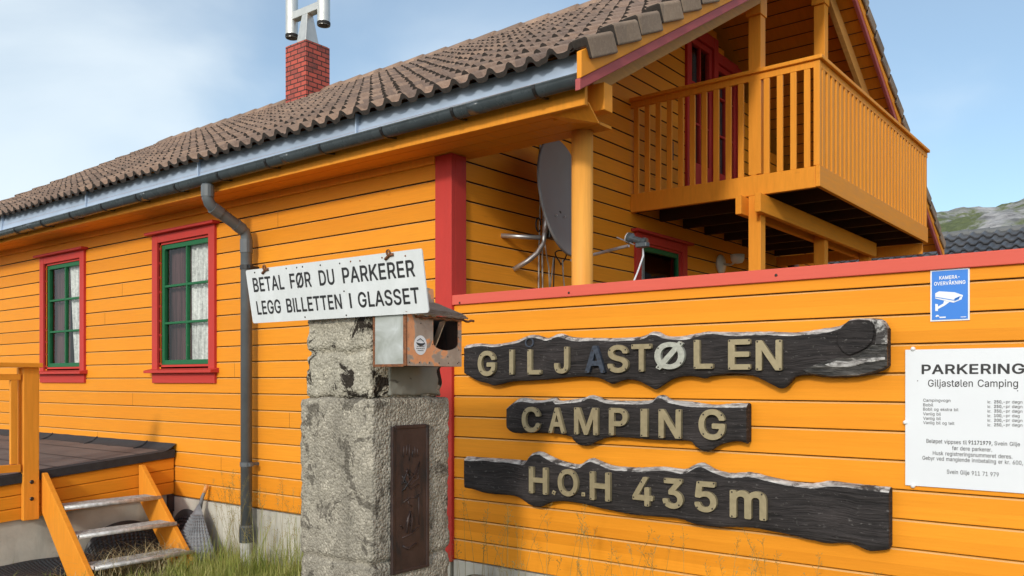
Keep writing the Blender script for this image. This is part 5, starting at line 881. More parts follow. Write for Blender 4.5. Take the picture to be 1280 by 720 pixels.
for j in range(nf):
    y = YB0 + 0.115 + j * 0.111
    m = MB(); m.box((XB - 0.028, y - 0.030, 3.2145), (XB - 0.006, y + 0.030, 3.9745)); m.build('baluster', M['stain_z'], bal, bevel=0.003)
# twin beams, posts up to the roof and down to the terrace
for xx in (1.045, 1.205):
    m = MB(); m.box((xx, 2.235, 2.885), (xx + 0.05, 5.45, 3.034)); m.build('bearer', M['stain_y'], bal, bevel=0.004)
for yy in (2.42, 3.97, 5.40):
    m = MB(); m.box((1.098, yy - 0.05, 0.9), (1.202, yy + 0.05, 3.05)); m.build('lower_post', M['stain_z'], bal, bevel=0.004)
    if yy < 5:
        zt = 3.262 + 0.5605 * (yy if yy < RY else 2 * RY - yy) + 0.02
        m = MB(); m.box((1.098, yy - 0.05, 3.216), (1.202, yy + 0.05, zt - 0.14)); m.build('roof_post', M['stain_z'], bal, bevel=0.004)
        m = MB(); m.box((1.085, yy - 0.075, zt - 0.139), (1.212, yy + 0.06, zt + 0.06)); m.build('post_head', M['stain_z'], bal, bevel=0.004)
# tie beam across the gable between the rafters, round porch post
m = MB(); m.beam((0.02, 2.42, 4.62), (1.12, 2.42, 4.62), 0.05, 0.10); m.build('tie_beam', M['stain'], bal)
m = MB(); m.tube([(0.972, 0.125, 0.9), (0.972, 0.125, 2.0), (0.972, 0.125, 3.081)], 0.067, 20); m.build('porch_post', M['rawpost'], house, smooth=True)
# small lamps and terrace rail beneath the balcony
def wall_lamp():
    t = thing('wall_lamp', (0.0, 4.22, 2.78), 'frosted glass wall lamp beneath the balcony, left of the balcony post', 'lamp')
    m_ = MB(); Mx = Matrix.Translation((0.0, 4.22, 2.78)) @ Matrix.Rotation(R(90), 4, 'Y')
    m_.lathe([(0.0, 0.001), (0.095, 0.001), (0.105, 0.012), (0.098, 0.03), (0.03, 0.05), (0.0, 0.05)], Mx, 24); m_.build('back_plate', M['frost'], t, smooth=True)
    m_ = MB(); m_.tube([(0.04, 4.22, 2.78), (0.13, 4.22, 2.765), (0.19, 4.22, 2.80)], 0.012, 8); m_.build('arm', M['steel'], t, smooth=True)
    m_ = MB(); Mx = Matrix.Translation((0.20, 4.22, 2.78)); m_.lathe([(0.0, -0.01), (0.05, 0.0), (0.068, 0.03), (0.075, 0.085), (0.070, 0.087), (0.06, 0.03), (0.0, 0.01)], Mx, 24); m_.build('lamp_shade', M['frost'], t, smooth=True)
wall_lamp()
t = thing('floodlight', (0.0, 6.15, 3.0), 'small black floodlight on the orange gable wall under the far end of the balcony', 'lamp')
m = MB(); m.beam((0.02, 6.13, 2.98), (0.10, 6.10, 2.93), 0.03, 0.03); m.build('bracket', M['black'], t)
m = MB(); m.beam((0.09, 6.02, 3.03), (0.17, 6.0, 2.86), 0.19, 0.07, (1, 0, 0.5)); m.build('lamp_housing', M['black'], t, bevel=0.01)
m = MB(); m.beam((0.132, 6.02, 3.035), (0.212, 6.0, 2.865), 0.15, 0.01, (1, 0, 0.5)); m.build('lamp_glass', M['galv'], t)

# ------------------------------------------------------------------ the sign wall beside the house
sw = thing('boundary_wall', (0.02, 0.0, 0.0), 'orange boarded screen wall with pinkish red coping, carrying the three dark camp name boards', 'wall')
SX1 = 5.2
m = MB(); ed = []; boards(m, BX, 0.352, 2.055, lambda z: (0.024, SX1), [], 0.1372, 0.352 - 0.004, edge=ed)
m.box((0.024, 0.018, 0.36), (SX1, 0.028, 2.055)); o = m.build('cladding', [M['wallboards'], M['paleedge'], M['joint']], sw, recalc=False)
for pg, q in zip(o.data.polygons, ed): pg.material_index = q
m = MB(); m.box((0.020, -0.020, 2.056), (SX1, 0.052, 2.122)); cp = m.build('coping', M['coping'], sw, bevel=0.004)
m = MB(); boards(m, (Vector((0, 0.046, 0)), Vector((1, 0, 0)), Vector((0, 1, 0))), 0.352, 2.055, lambda z: (0.024, SX1), [], 0.1372, 0.352); m.build('rear_cladding', M['wallboards'], sw, recalc=False)
m = MB(); m.box((0.03, -0.012, -0.2), (SX1, 0.05, 0.345)); m.build('foundation', M['found'], sw)
for px_, py_ in ((574.5, 378.5), (711, 366), (970, 344)):
    p = at(px_, py_, 1, -0.021); m = MB(); Mx = Matrix.Translation(p) @ Matrix.Rotation(R(90), 4, 'X'); m.lathe([(0.0, 0.004), (0.006, 0.003), (0.008, 0.0)], Mx, 10); m.build('screw', M['screw'], cp)
m = MB(); m.box((0.03, 0.06, 0.60), (2.0, 2.2, 0.9)); m.box((0.03, 2.2, 0.60), (2.0, 8.0, 0.9))
tag(m.build('terrace', M['darkwood'], loc=(0, 0, 0)), kind='structure')

# ------------------------------------------------------------------ dark name boards with metal letters
YS = -0.075
def live_edge_board(name, label, top, bot, shear_end=0.0):
    t = thing(name, tuple(at(*bot[len(bot) // 2], 1, 0.0)), label, 'sign', 'dark slab name boards on the sign wall')
    O = [at(x, y, 1, YS) for x, y in top] + [at(x, y, 1, YS) for x, y in bot]
    # smooth the outline a little: Catmull-Rom along top and bottom
    def cr_(P, n=5):
        Q = []
        for i in range(len(P) - 1):
            p0, p1, p2, p3 = P[max(i - 1, 0)], P[i], P[i + 1], P[min(i + 2, len(P) - 1)]
            for k in range(n):
                s = k / n; Q.append(0.5 * ((2 * p1) + (p2 - p0) * s + (2 * p0 - 5 * p1 + 4 * p2 - p3) * s * s + (3 * p1 - p0 - 3 * p2 + p3) * s ** 3))
        return Q + [P[-1]]
    T = cr_([at(x, y, 1, YS) for x, y in top]); Bt = cr_([at(x, y, 1, YS) for x, y in bot])
    n = 150
    def samp(P, x):
        for a, b in zip(P, P[1:]):
            if min(a.x, b.x) <= x <= max(a.x, b.x) and abs(b.x - a.x) > 1e-9: return a.z + (b.z - a.z) * (x - a.x) / (b.x - a.x)
        return P[0].z if abs(x - P[0].x) < abs(x - P[-1].x) else P[-1].z
    T = sorted(T, key=lambda p: p.x); Bt = sorted(Bt, key=lambda p: p.x)
    x0, x1 = max(T[0].x, Bt[0].x), min(T[-1].x, Bt[-1].x)
    m_ = MB(); me_ = MB(); rows = 9; rng = random.Random(len(top))
    def pt(i, v, front=True):
        x = x0 + (x1 - x0) * i / n; zt, zb = samp(T, x), samp(Bt, x); zt += 0.003 * mnoise.noise(Vector((x * 60, 1, 0))); zb += 0.003 * mnoise.noise(Vector((x * 60, 5, 0)))
        ch = 0.018 + 0.013 * mnoise.noise(Vector((x * 7, 2, 0)))
        return x, zt, zb, ch
    S = []
    for i in range(n + 1):
        x, zt, zb, ch = pt(i, 0)
        zf = zt - ch
        sec = [(-0.012, zt - 0.006), (-0.030, zt), (YS + 0.028, zt - 0.001), (YS + 0.004, zf + 0.003), (YS, zf - 0.002)]
        for k in range(1, rows):
            z = zf + (zb + 0.008 - zf) * k / rows; sec.append((YS + 0.0035 * mnoise.noise(Vector((x * 5, z * 22, 3))), z))
        sec += [(YS + 0.003, zb + 0.006), (YS + 0.018, zb), (-0.012, zb + 0.012)]
        S.append([Vector((x, y, z)) for y, z in sec])
    ns = len(S[0])
    vv = [p for s2 in S for p in s2]; ff = []; mi = []
    for i in range(n):
        for k in range(ns):
            a, b = i * ns + k, i * ns + (k + 1) % ns
            ff.append([a, b, b + ns, a + ns]); mi.append(1 if k in (1, 2, 3) else 0)
    ff.append(list(range(ns))); mi.append(0); ff.append([n * ns + k for k in range(ns)][::-1]); mi.append(0)
    m_.add(vv, ff); o = m_.build('slab', [M['tar'], M['bark']], t)
    for p, q in zip(o.data.polygons, mi): p.material_index = q; p.use_smooth = True
    o.data.polygons[-1].use_smooth = o.data.polygons[-2].use_smooth = False
    return t
def letter(chx, px0, px1, py0, py1, parent, mat='brass', bold=0.035, flip=False, thick=0.021):
    yl = YS - 0.004
    pm = (py0 + py1) / 2; a = at(px0, pm, 1, yl - thick); b = at(px1, pm, 1, yl - thick); xm = (px0 + px1) / 2
    zt, zb = at(xm, py0, 1, yl - thick).z, at(xm, py1, 1, yl - thick).z
    P = Vector((a.x, yl, zb)); o = fit_text(chx, P, Vector((1, 0, 0)), Vector((0, 0, 1)), b.x - a.x, zt - zb, Vector((0, -1, 0)), 'letter', M[mat], parent, bold, thick, False)
    md = o.modifiers.new('bevel', 'BEVEL'); md.width = 0.0025; md.segments = 1; md.limit_method = 'ANGLE'; md.angle_limit = R(50)
    # screw heads where the strokes are wide enough
    loc = ORG[parent.name]; me = o.data
    bv = BVHTree.FromPolygons([v.co + loc for v in me.vertices], [p.vertices[:] for p in me.polygons])
    W, H = b.x - a.x, zt - zb; cand = []
    def inside(x, z): return bv.ray_cast(Vector((x, -2, z)), Vector((0, 1, 0)))[0] is not None
    for i in range(1, 16):
        for j in range(1, 22):
            x, z = a.x + W * i / 16, zb + H * j / 22; rr = 0.006
            if all(inside(x + rr * dx, z + rr * dz) for dx, dz in ((0, 0), (1, 0), (-1, 0), (0, 1), (0, -1))): cand.append((x, z))
    pick = []
    if cand and W > 0.03:
        goals = [(0, 0), (W, 0), (0, H), (W, H)][:4]
        for gx, gz_ in goals:
            c = min(cand, key=lambda q: (q[0] - a.x - gx) ** 2 + (q[1] - zb - gz_) ** 2)
            if all((c[0] - p[0]) ** 2 + (c[1] - p[1]) ** 2 > 0.0016 for p in pick): pick.append(c)
    elif cand: pick = [min(cand, key=lambda q: q[1]), max(cand, key=lambda q: q[1])]
    for x, z in pick:
        m_ = MB(); Mx = Matrix.Translation((x, yl - thick - 0.0005, z)) @ Matrix.Rotation(R(90), 4, 'X'); m_.lathe([(0.0, 0.0018), (0.0042, 0.0014), (0.0052, 0.0)], Mx, 8); m_.build('screw', M['screw'], o)
    return o
top = [(580, 431), (595, 429), (615, 430), (640, 426), (655, 420), (665, 418), (679, 422), (686, 421), (694, 417), (700, 417), (712, 421), (740, 422), (770, 422), (800, 420), (812, 414.5), (820, 414.5), (830, 419.5), (847, 420), (870, 416), (882, 414), (915, 414.5), (960, 414), (992, 415), (1022, 411), (1050, 406), (1060, 399), (1072, 397.5), (1095, 397.5), (1104, 401), (1109, 409)]
bot = [(579, 467), (595, 476), (607, 479), (617, 482), (640, 477), (660, 476), (690, 474), (722, 471), (745, 472), (757, 477), (765, 480), (780, 475), (795, 476), (810, 483), (817, 487), (825, 483), (840, 474), (860, 470), (880, 473), (890, 470), (915, 467), (940, 470), (960, 479), (975, 486), (984, 482), (992, 472), (1010, 469), (1035, 472), (1072, 471), (1095, 466), (1109, 460)]
b1 = live_edge_board('name_board', 'topmost dark wooden name board, long with wavy edges and a slashed pale letter', top, bot)
for a in (('G', 597, 619, 438.5, 470), ('I', 636.5, 641.5, 437, 468), ('L', 659, 676, 436.5, 468), ('J', 692.5, 710.5, 433.5, 467)): letter(*a, b1)
lt = letter('A', 731, 756, 432, 466, b1, 'oldletter'); lt['label'] = 'dark blue-black letter A with its gold worn off'
letter('S', 759, 785, 431, 466, b1); letter('T', 789, 814, 430, 464.5, b1)
lt = letter('Ø', 818, 855.5, 427, 462, b1, 'greyletter'); lt['label'] = 'pale grey letter with a slash, lighter than the rest'
for a in (('L', 867, 891, 424.5, 461), ('E', 910, 938, 424, 462), ('N', 944.5, 977, 425, 463)): letter(*a, b1)
lt = letter('O', 656, 667, 422, 434, b1, 'oldletter', 0.0, thick=0.004); lt['label'] = 'small worn dark ring above the L'
top = [(633, 508), (640, 502), (650, 497), (665, 500), (677, 500), (690, 497), (697, 501), (727, 497), (735, 494), (745, 496), (757, 500), (790, 501), (812, 500), (819, 495), (827, 494), (837, 500), (860, 502), (890, 506), (915, 504), (933, 504)]
bot = [(632, 534), (640, 541), (665, 541.5), (690, 542), (712, 546), (717, 552), (725, 557), (735, 557), (747, 551), (760, 547), (780, 547), (815, 550), (845, 551), (862, 552), (869, 559), (877, 564), (887, 564), (900, 556), (920, 552), (933, 555)]
def patch_on(parent, pts, name, mat, y0, y1, bev=0.004):
    P = [at(x, y, 1, y1) for x, y in pts]; m_ = MB(); m_.prism([(p.x, y1, p.z) for p in P], (0, y0 - y1, 0)); return m_.build(name, mat, parent, bevel=bev)
patch_on(b1, [(1052, 408), (1060, 401), (1072, 399), (1086, 400), (1091, 408), (1092, 418), (1089, 428), (1082, 435), (1072, 440), (1061, 444), (1053, 440), (1046, 430), (1046, 417)], 'knot', M['tar'], YS + .01, YS - .014, 0.006)
patch_on(b1, [(1088, 399.5), (1098, 400), (1106, 405), (1109, 414), (1108.5, 430), (1093, 431), (1095, 418), (1093, 407)], 'silver_bark', M['bark'], YS + .01, YS - .008)
patch_on(b1, [(1003, 463), (1020, 455), (1036, 450), (1048, 447), (1062, 446.5), (1076, 440), (1090, 431), (1108.5, 431), (1109, 458), (1095, 464), (1072, 469.5), (1036, 470.5), (1012, 467.5)], 'glossy_bark', M['blackbark'], YS + .01, YS - .006)
patch_on(b1, [(1030, 456), (1045, 451), (1060, 452), (1080, 448), (1106, 446), (1106, 450), (1080, 454), (1062, 459), (1040, 459)], 'bark_ridge', M['bark'], YS + .01, YS - .012, 0.004)
b2 = live_edge_board('name_board', 'short middle dark wooden name board reading CAMPING in gold letters', top, bot)
for a in (('C', 652, 674.5, 508.5, 540.5), ('A', 685.5, 706, 509.5, 541.5), ('M', 717.5, 747, 509.5, 543.5), ('P', 761, 784.5, 510, 544.5), ('I', 800.5, 809, 511, 546), ('N', 823, 851, 511.5, 548), ('G', 873, 906, 511.5, 550)): letter(*a, b2)
top = [(580, 571), (640, 575), (655, 576), (662, 567), (672, 565), (685, 571), (700, 577), (720, 581), (730, 576), (737, 573), (747, 577), (765, 583), (795, 585), (825, 584), (852, 587), (866, 581), (876, 579), (890, 587), (910, 592), (935, 591), (960, 597), (985, 602), (1010, 605), (1035, 602), (1060, 605), (1111, 610)]
bot = [(579, 610), (590, 612), (607, 617), (640, 620), (652, 625), (662, 632), (675, 634), (685, 629), (702, 627), (725, 630), (750, 636), (765, 639), (790, 644), (815, 646), (847, 649), (865, 655), (890, 659), (935, 660), (960, 664), (985, 669), (1010, 675), (1035, 680), (1060, 679), (1077, 686), (1090, 690), (1111, 687)]
b3 = live_edge_board('name_board', 'lowest dark wooden name board, long, showing the height 435 m in gold', top, bot)
for a in (('H', 661, 684, 584, 617.5), ('O', 697, 722, 586.5, 620.5), ('H', 737, 762.5, 590, 626), ('4', 790.5, 816, 596, 632.5), ('3', 828, 853.5, 598, 636), ('5', 868, 895.5, 602, 640.5), ('m', 912, 958, 613.5, 649)): letter(*a, b3)
for x0, x1, y0, y1 in ((689, 695.5, 612, 619.5), (725.5, 732.5, 614, 622)):
    p = at((x0 + x1) / 2, (y0 + y1) / 2, 1, YS - 0.01); m = MB(); h = 0.0125
    ang = R(20) if x0 < 700 else R(45)
    m.prism([(p.x + h * 1.35 * math.cos(ang + k * math.pi / 2), YS - 0.004, p.z + h * 1.35 * math.sin(ang + k * math.pi / 2)) for k in range(4)], (0, -0.008, 0)); o = m.build('full_stop', M['brass'], b3, bevel=0.002)
    m = MB(); Mx = Matrix.Translation((p.x, YS - 0.0125, p.z)) @ Matrix.Rotation(R(90), 4, 'X'); m.lathe([(0.0, 0.0018), (0.0045, 0.0)], Mx, 8); m.build('screw', M['screw'], o)

# ------------------------------------------------------------------ flat signs on the wall
def px_line(body, x0, x1, yb, yt, y, parent, mat, bold=0.0, Nn=Vector((0, -1, 0)), space=1.0, name='lettering'):
    a, b = at(x0, yb, 1, y), at(x1, yb, 1, y); xm = (x0 + x1) / 2
    zb, zt = at(xm, yb, 1, y).z, at(xm, yt, 1, y).z
    return fit_text(body, Vector((a.x, y, zb)), Vector((1, 0, 0)), Vector((0, 0, 1)), b.x - a.x, zt - zb, Nn, name, mat, parent, bold, 0, True, space)
# camera notice
cs_ = thing('camera_notice', (3.05, 0, 1.82), 'small blue camera surveillance notice high on the right of the sign wall', 'sign')
a, b = at(1163, 338, 1, -0.006), at(1212, 400, 1, -0.006)
m = MB(); m.box((a.x, -0.006, b.z), (b.x, 0.0005, a.z)); m.build('backing', M['white'], cs_)
q = 0.0065; m = MB(); m.box((a.x + q, -0.008, b.z + q), (b.x - q, -0.0062, a.z - q)); m.build('blue_field', M['blue'], cs_)
W_, H_ = b.x - a.x, a.z - b.z
X_ = lambda u: a.x + W_ * u
Z_ = lambda v: a.z - H_ * v
def line2(body, u0, u1, vb, vt, par, bold=0.01, mat='white'):
    return fit_text(body, Vector((X_(u0), -0.0092, Z_(vb))), Vector((1, 0, 0)), Vector((0, 0, 1)), W_ * (u1 - u0), H_ * (vb - vt), Vector((0, -1, 0)), 'lettering', M[mat], par, bold)
line2('KAMERA-', 0.235, 0.755, 0.195, 0.125, cs_, 0.03); line2('OVERVÅKNING', 0.10, 0.90, 0.305, 0.235, cs_, 0.03)
def poly(pts, par, mat, y=-0.0092, name='pictogram'):
    m_ = MB(); m_.prism([(X_(u), y, Z_(v)) for u, v in pts], (0, 0.0008, 0)); return m_.build(name, M[mat], par)
poly([(0.13, 0.455), (0.23, 0.42), (0.62, 0.455), (0.84, 0.52), (0.80, 0.60), (0.60, 0.655), (0.13, 0.555)], cs_, 'white')
poly([(0.135, 0.522), (0.60, 0.60), (0.80, 0.535), (0.80, 0.545), (0.60, 0.615), (0.135, 0.537)], cs_, 'blue', -0.0100)
poly([(0.63, 0.575), (0.76, 0.535), (0.74, 0.595), (0.62, 0.63)], cs_, 'blue', -0.0100)
poly([(0.36, 0.61), (0.50, 0.635), (0.38, 0.70), (0.20, 0.765), (0.20, 0.80), (0.13, 0.80), (0.13, 0.66), (0.20, 0.67), (0.20, 0.715), (0.34, 0.66)], cs_, 'white')
poly([(0.13, 0.905), (0.17, 0.875), (0.22, 0.885), (0.24, 0.92), (0.20, 0.905), (0.165, 0.92)], cs_, 'white')
poly([(0.24, 0.915), (0.40, 0.915), (0.40, 0.94), (0.24, 0.94)], cs_, 'white', name='small_print'); poly([(0.78, 0.93), (0.92, 0.93), (0.92, 0.942), (0.78, 0.942)], cs_, 'white', name='small_print')
# parking prices
pk = thing('parking_notice', (3.15, 0, 1.06), 'large white parking price notice fixed on the right of the sign wall', 'sign')
a, b = at(1131.5, 438, 1, -0.010), at(1133, 606.5, 1, -0.010)
m = MB(); m.box((a.x, -0.010, 1.060), (a.x + 0.575, -0.004, 1.693)); bo = m.build('board', M['paper'], pk, bevel=0.001)
YP = -0.0112
px_line('PARKERING', 1152, 1281, 467.5, 455, YP, pk, M['ink'], 0.045); px_line('Giljastølen Camping', 1160, 1272.5, 483.5, 474.5, YP, pk, M['greyink'], 0.0)
for i, (l, x1, r, b1_) in enumerate((('Campingvogn', 1188, '250', 'døgn'), ('Bobil', 1166.5, '250', 'døgn'), ('Bobil og ekstra bil', 1198, '350', 'døgn'), ('Vanlig bil', 1176, '100', 'dag'), ('Vanlig bil', 1176, '200', 'døgn'), ('Vanlig bil og telt', 1193, '250', 'døgn'))):
    yb = 502.3 + i * 5.65
    px_line(l, 1154, x1, yb, yb - 3.7, YP, pk, M['greyink'])
    yr = 504.3 + i * 5.75
    px_line('kr.', 1234.5, 1239, yr, yr - 3.7, YP, pk, M['greyink']); px_line(r + ',-', 1242.5, 1256, yr, yr - 3.9, YP, pk, M['ink'], 0.035); px_line('pr ' + b1_, 1257.5, 1278 if b1_ == 'døgn' else 1274.5, yr, yr - 3.7, YP, pk, M['greyink'])
px_line('Beløpet vippses til', 1158, 1208.5, 554.6, 549.6, YP, pk, M['greyink']); px_line('91171979,', 1210.5, 1240.5, 556, 551, YP, pk, M['ink'], 0.035); px_line('Svein Gilje', 1243, 1275, 557.2, 552.2, YP, pk, M['greyink'])
px_line('før dere parkerer.', 1190, 1240, 563.6, 558.6, YP, pk, M['greyink']); px_line('Husk registreringsnummeret deres.', 1166, 1265.5, 571, 566, YP, pk, M['greyink'])
px_line('Gebyr ved manglende innbetaling er kr. 600,-', 1153, 1282, 578, 573, YP, pk, M['greyink']); px_line('Svein Gilje 911 71 979', 1183.5, 1248.5, 594, 588.8, YP, pk, M['greyink'])
for x_, y_ in ((1141, 436), (1131.5, 528), (1141, 607.5)):
    p = at(x_, y_, 1, -0.012); m = MB(); Mx = Matrix.Translation(p) @ Matrix.Rotation(R(90), 4, 'X'); m.lathe([(0.0, 0.010), (0.007, 0.008), (0.010, 0.002), (0.010, -0.010)], Mx, 12); m.build('screw_cap', M['white'], pk, smooth=True)
p = at(1238, 436, 1, -0.012)
for x_, y_ in ((1147, 476), (1272, 488.5)):
    p = at(x_, y_, 1, -0.0104); m = MB(); Mx = Matrix.Translation(p) @ Matrix.Rotation(R(90), 4, 'X'); m.lathe([(0, 0.001), (0.0025, 0.0)], Mx, 8); m.build('nail', M['ink'], pk)

# ------------------------------------------------------------------ concrete gate pillar
gp = thing('gate_pillar', (0.634, -1.277, 0.0), 'weathered concrete gate pillar with a rusty iron plate, in front of the house corner', 'pillar')
def rough_block(x0, x1, y0, y1, z0, z1, name, mat, amp, parent, seed=0, rad=0.02, res=0.014, crack=()):
    m_ = MB(); nx, ny, nz_ = [max(2, int(round(d / res))) for d in (x1 - x0, y1 - y0, z1 - z0)]
    def disp(p):
        c = Vector((min(max(p.x, x0 + rad), x1 - rad), min(max(p.y, y0 + rad), y1 - rad), min(max(p.z, z0 + rad), z1 - rad)))
        d = p - c
        if d.length > 1e-6: p = c + d.normalized() * rad
        n_ = (d.normalized() if d.length > 1e-6 else Vector((0, 0, 1)))
        s0 = Vector((seed * 3.1, seed, 0))
        k = amp * (mnoise.noise(p * 14 + s0) * 0.6 + mnoise.noise(p * 45 + s0) * 0.5) + amp * 1.3 * min(0, mnoise.noise(p * 6 + s0))
        edge = sum(1 for a_, lo, hi in ((p.x, x0, x1), (p.y, y0, y1), (p.z, z0, z1)) if a_ - lo < 0.035 or hi - a_ < 0.035)
        if edge >= 2: k -= amp * 1.6 * max(0, mnoise.noise(p * 22 + s0) + 0.15)
        for zc in crack:
            dz = p.z - zc - 0.02 * mnoise.noise(Vector((p.x * 9, p.y * 9, seed))); k -= 0.022 * math.exp(-(dz / 0.012) ** 2)
        return p + n_ * k
    def face(fn, a, b): m_.grid(lambda u, v: disp(Vector(fn(u, v))), a, b)
    L = lambda a, b, t: a + (b - a) * t
    face(lambda u, v: (L(x0, x1, u), y0, L(z0, z1, v)), nx, nz_); face(lambda u, v: (L(x0, x1, u), y1, L(z0, z1, v)), nx, nz_)
    face(lambda u, v: (x0, L(y0, y1, u), L(z0, z1, v)), ny, nz_); face(lambda u, v: (x1, L(y0, y1, u), L(z0, z1, v)), ny, nz_)
    face(lambda u, v: (L(x0, x1, u), L(y0, y1, v), z1), nx, ny); face(lambda u, v: (L(x0, x1, u), L(y0, y1, v), z0), nx, ny)
    o = m_.build(name, mat, parent, smooth=True)
    bm = bmesh.new(); bm.from_mesh(o.data); bmesh.ops.remove_doubles(bm, verts=bm.verts, dist=1e-4); bmesh.ops.recalc_face_normals(bm, faces=bm.faces); bm.to_mesh(o.data); bm.free()
    return o
PLX0, PLX1, PLY0, PLY1 = 0.361, 0.907, -1.55, -1.004
ZL = at(465, 497, 1, PLY0).z
rough_block(PLX0, PLX1, PLY0, PLY1, -0.2, ZL, 'lower_block', M['pillar'], 0.0075, gp, 1, 0.024, crack=(at(420, 610, 1, PLY0).z - .35,))
ux0, ux1, uy1 = at(381, 450, 1, PLY0 + .012).x, at(463, 450, 1, PLY0 + .012).x, at(556, 460, 0, at(463, 450, 1, PLY0 + .012).x).y
rough_block(ux0, ux1, PLY0 + .012, uy1, ZL - .012, 1.872, 'upper_block', M['pillartop'], 0.013, gp, 2, 0.03, crack=(at(420, 440, 1, PLY0).z,))
rough_block(ux1 - .02, ux1 + .014, PLY0 + .125, uy1 - .06, ZL + .004, at(520, 455, 0, ux1).z, 'render_patch', M['smoothc'], 0.006, gp, 8, 0.012)
# iron plate in a shallow frame
def plate(y0, y1, z0, z1):
    m_ = MB(); x = PLX1 - .002
    m_.box((x + .000, y0, z0), (x + .012, y1, z1)); o = m_.build('iron_plate', M['iron'], gp, bevel=0.002)
    m_ = MB(); tw = 0.014
    m_.box((x, y0 - .004, z0), (x + .016, y0 + tw, z1)); m_.box((x, y1 - tw, z0), (x + .016, y1 + .004, z1)); m_.box((x, y0 + tw, z1 - tw), (x + .0155, y1 - tw, z1 + .004)); m_.box((x, y0 + tw, z0), (x + .0155, y1 - tw, z0 + tw)); m_.build('plate_frame', M['iron'], o, bevel=0.003)
    rl = MB(); rr = random.Random(5)
    yc = (y0 + y1) / 2
    def stroke(pts, r=0.003): rl.tube([(x + 0.0125, yc + py, z0 + pz) for py, pz in pts], r, 6)
    for k in range(6): y = -0.05 + k * 0.02; stroke([(y, 0.54 + rr.uniform(0, .03)), (y + rr.uniform(-.006, .006), 0.59 + rr.uniform(0, .03))])
    stroke([(-0.06, 0.43), (-0.02, 0.50), (0.02, 0.47), (0.06, 0.53), (0.05, 0.45), (0.0, 0.42), (-0.05, 0.44)]); stroke([(-0.05, 0.40), (-0.01, 0.44), (0.05, 0.49)]); stroke([(-0.06, 0.47), (0.0, 0.40), (0.055, 0.42)])
    stroke([(-0.05, 0.34), (-0.01, 0.36), (0.03, 0.355), (0.06, 0.37)]); stroke([(0.055, 0.36), (0.057, 0.22)]); stroke([(-0.03, 0.19), (-0.02, 0.26), (-0.005, 0.29), (0.01, 0.25), (0.0, 0.19)], 0.007); stroke([(-0.06, 0.17), (0.0, 0.18), (0.055, 0.21)]); stroke([(-0.055, 0.13), (-0.02, 0.11), (0.04, 0.13)], 0.006)
    for k in range(9): y = rr.uniform(-.055, .055); z = rr.uniform(.2, .5); stroke([(y, z), (y + rr.uniform(-.02, .02), z + rr.uniform(-.02, .02)), (y + rr.uniform(-.03, .03), z + rr.uniform(-.03, .03))], 0.003)
    rl.build('cast_relief', M['iron'], o, smooth=True)
plate(at(490.5, 600, 0, PLX1 + .01).y, at(535.5, 600, 0, PLX1 + .01).y, at(500, 717, 0, PLX1 + .01).z, at(512, 532, 0, PLX1 + .01).z)
# stones at its foot
for i, (x_, y_, r_) in enumerate(((1.02, -1.02, 0.09), (0.42, -0.22, 0.10), (0.62, -0.20, 0.07), (0.85, -0.18, 0.08), (0.30, -0.28, 0.07), (1.1, -0.2, 0.06))):
    m = MB(); m.grid(lambda u, v: (lambda p: Vector((x_, y_, 0.26 if i else 0.40)) + p * (r_ * (1 + 0.35 * mnoise.noise(p * 1.7 + Vector((i * 5, 0, 0))))))(Vector((math.cos(2 * math.pi * u) * math.sin(math.pi * v), math.sin(2 * math.pi * u) * math.sin(math.pi * v) * .8, math.cos(math.pi * v) * .7))), 20, 12)
    tag(m.build('stone', M['stone'], loc=(x_, y_, 0.2), smooth=True), ('pale stone lying against the foot of the concrete pillar' if i == 0 else 'grey lichen-spotted stone at the foot of the sign wall'), 'stone', 'stones along the foot of the sign wall')
# a bank of earth under the stones
m = MB(); m.grid(lambda u, v: (0.1 + 3.6 * u, -0.75 + 0.74 * v, (0.27 + 0.05 * mnoise.noise(Vector((u * 14, v * 4, 0)))) * min(1, v * 1.6) * min(1, u * 12 + .6)), 60, 14)
tag(m.build('earth_bank', M['ground'], smooth=True), kind='structure')

# ------------------------------------------------------------------ payment sign on the pillar
ps = thing('payment_sign', (0.63, -1.58, 1.85), 'white tilted metal sign asking drivers to pay before parking, on top of the concrete pillar', 'sign')
q = lambda x, y, top_: at(x, y, 1, -1.625 if top_ else -1.578)
P4 = [q(315, 404, 0), q(538, 391, 0), q(530.5, 310, 1), q(312, 338, 1)]
U = ((P4[1] - P4[0]) + (P4[2] - P4[3])) / 2; V = ((P4[3] - P4[0]) + (P4[2] - P4[1])) / 2; O0 = (P4[0] + P4[1] + P4[2] + P4[3]) / 4 - U / 2 - V / 2
W_, H_ = U.length, V.length; U.normalize(); V = (V - U * V.dot(U)).normalized(); Nn = U.cross(V); Nn = Nn if Nn.y < 0 else -Nn
def rrect(W, H, r=0.012, n=5):
    pts = []
    for cx, cy_, a0 in ((W - r, H - r, 0), (r, H - r, 90), (r, r, 180), (W - r, r, 270)):
        for k in range(n + 1): a_ = R(a0 + 90 * k / n); pts.append((cx + r * math.cos(a_), cy_ + r * math.sin(a_)))
    return pts
def mk_oldwhite():
    mm, n, b = new_mat('stained_white_enamel')
    a_ = noise(n, coords(n, (2, 2, 1)), 3, 6, 0.65); s2 = noise(n, coords(n, (22, 22, 3)), 1, 5, 0.65)
    c = ramp(n, a_, [(0.3, (0.62, 0.64, 0.64)), (0.7, (0.74, 0.76, 0.77))]); c = mixc(n, ramp(n, s2, [(0.60, 0.0), (0.78, 0.4)]), c, (0.50, 0.46, 0.36))
    lk(n, c, b.inputs['Base Color']); b.inputs['Roughness'].default_value = 0.4; return mm
M['oldwhite'] = mk_oldwhite()
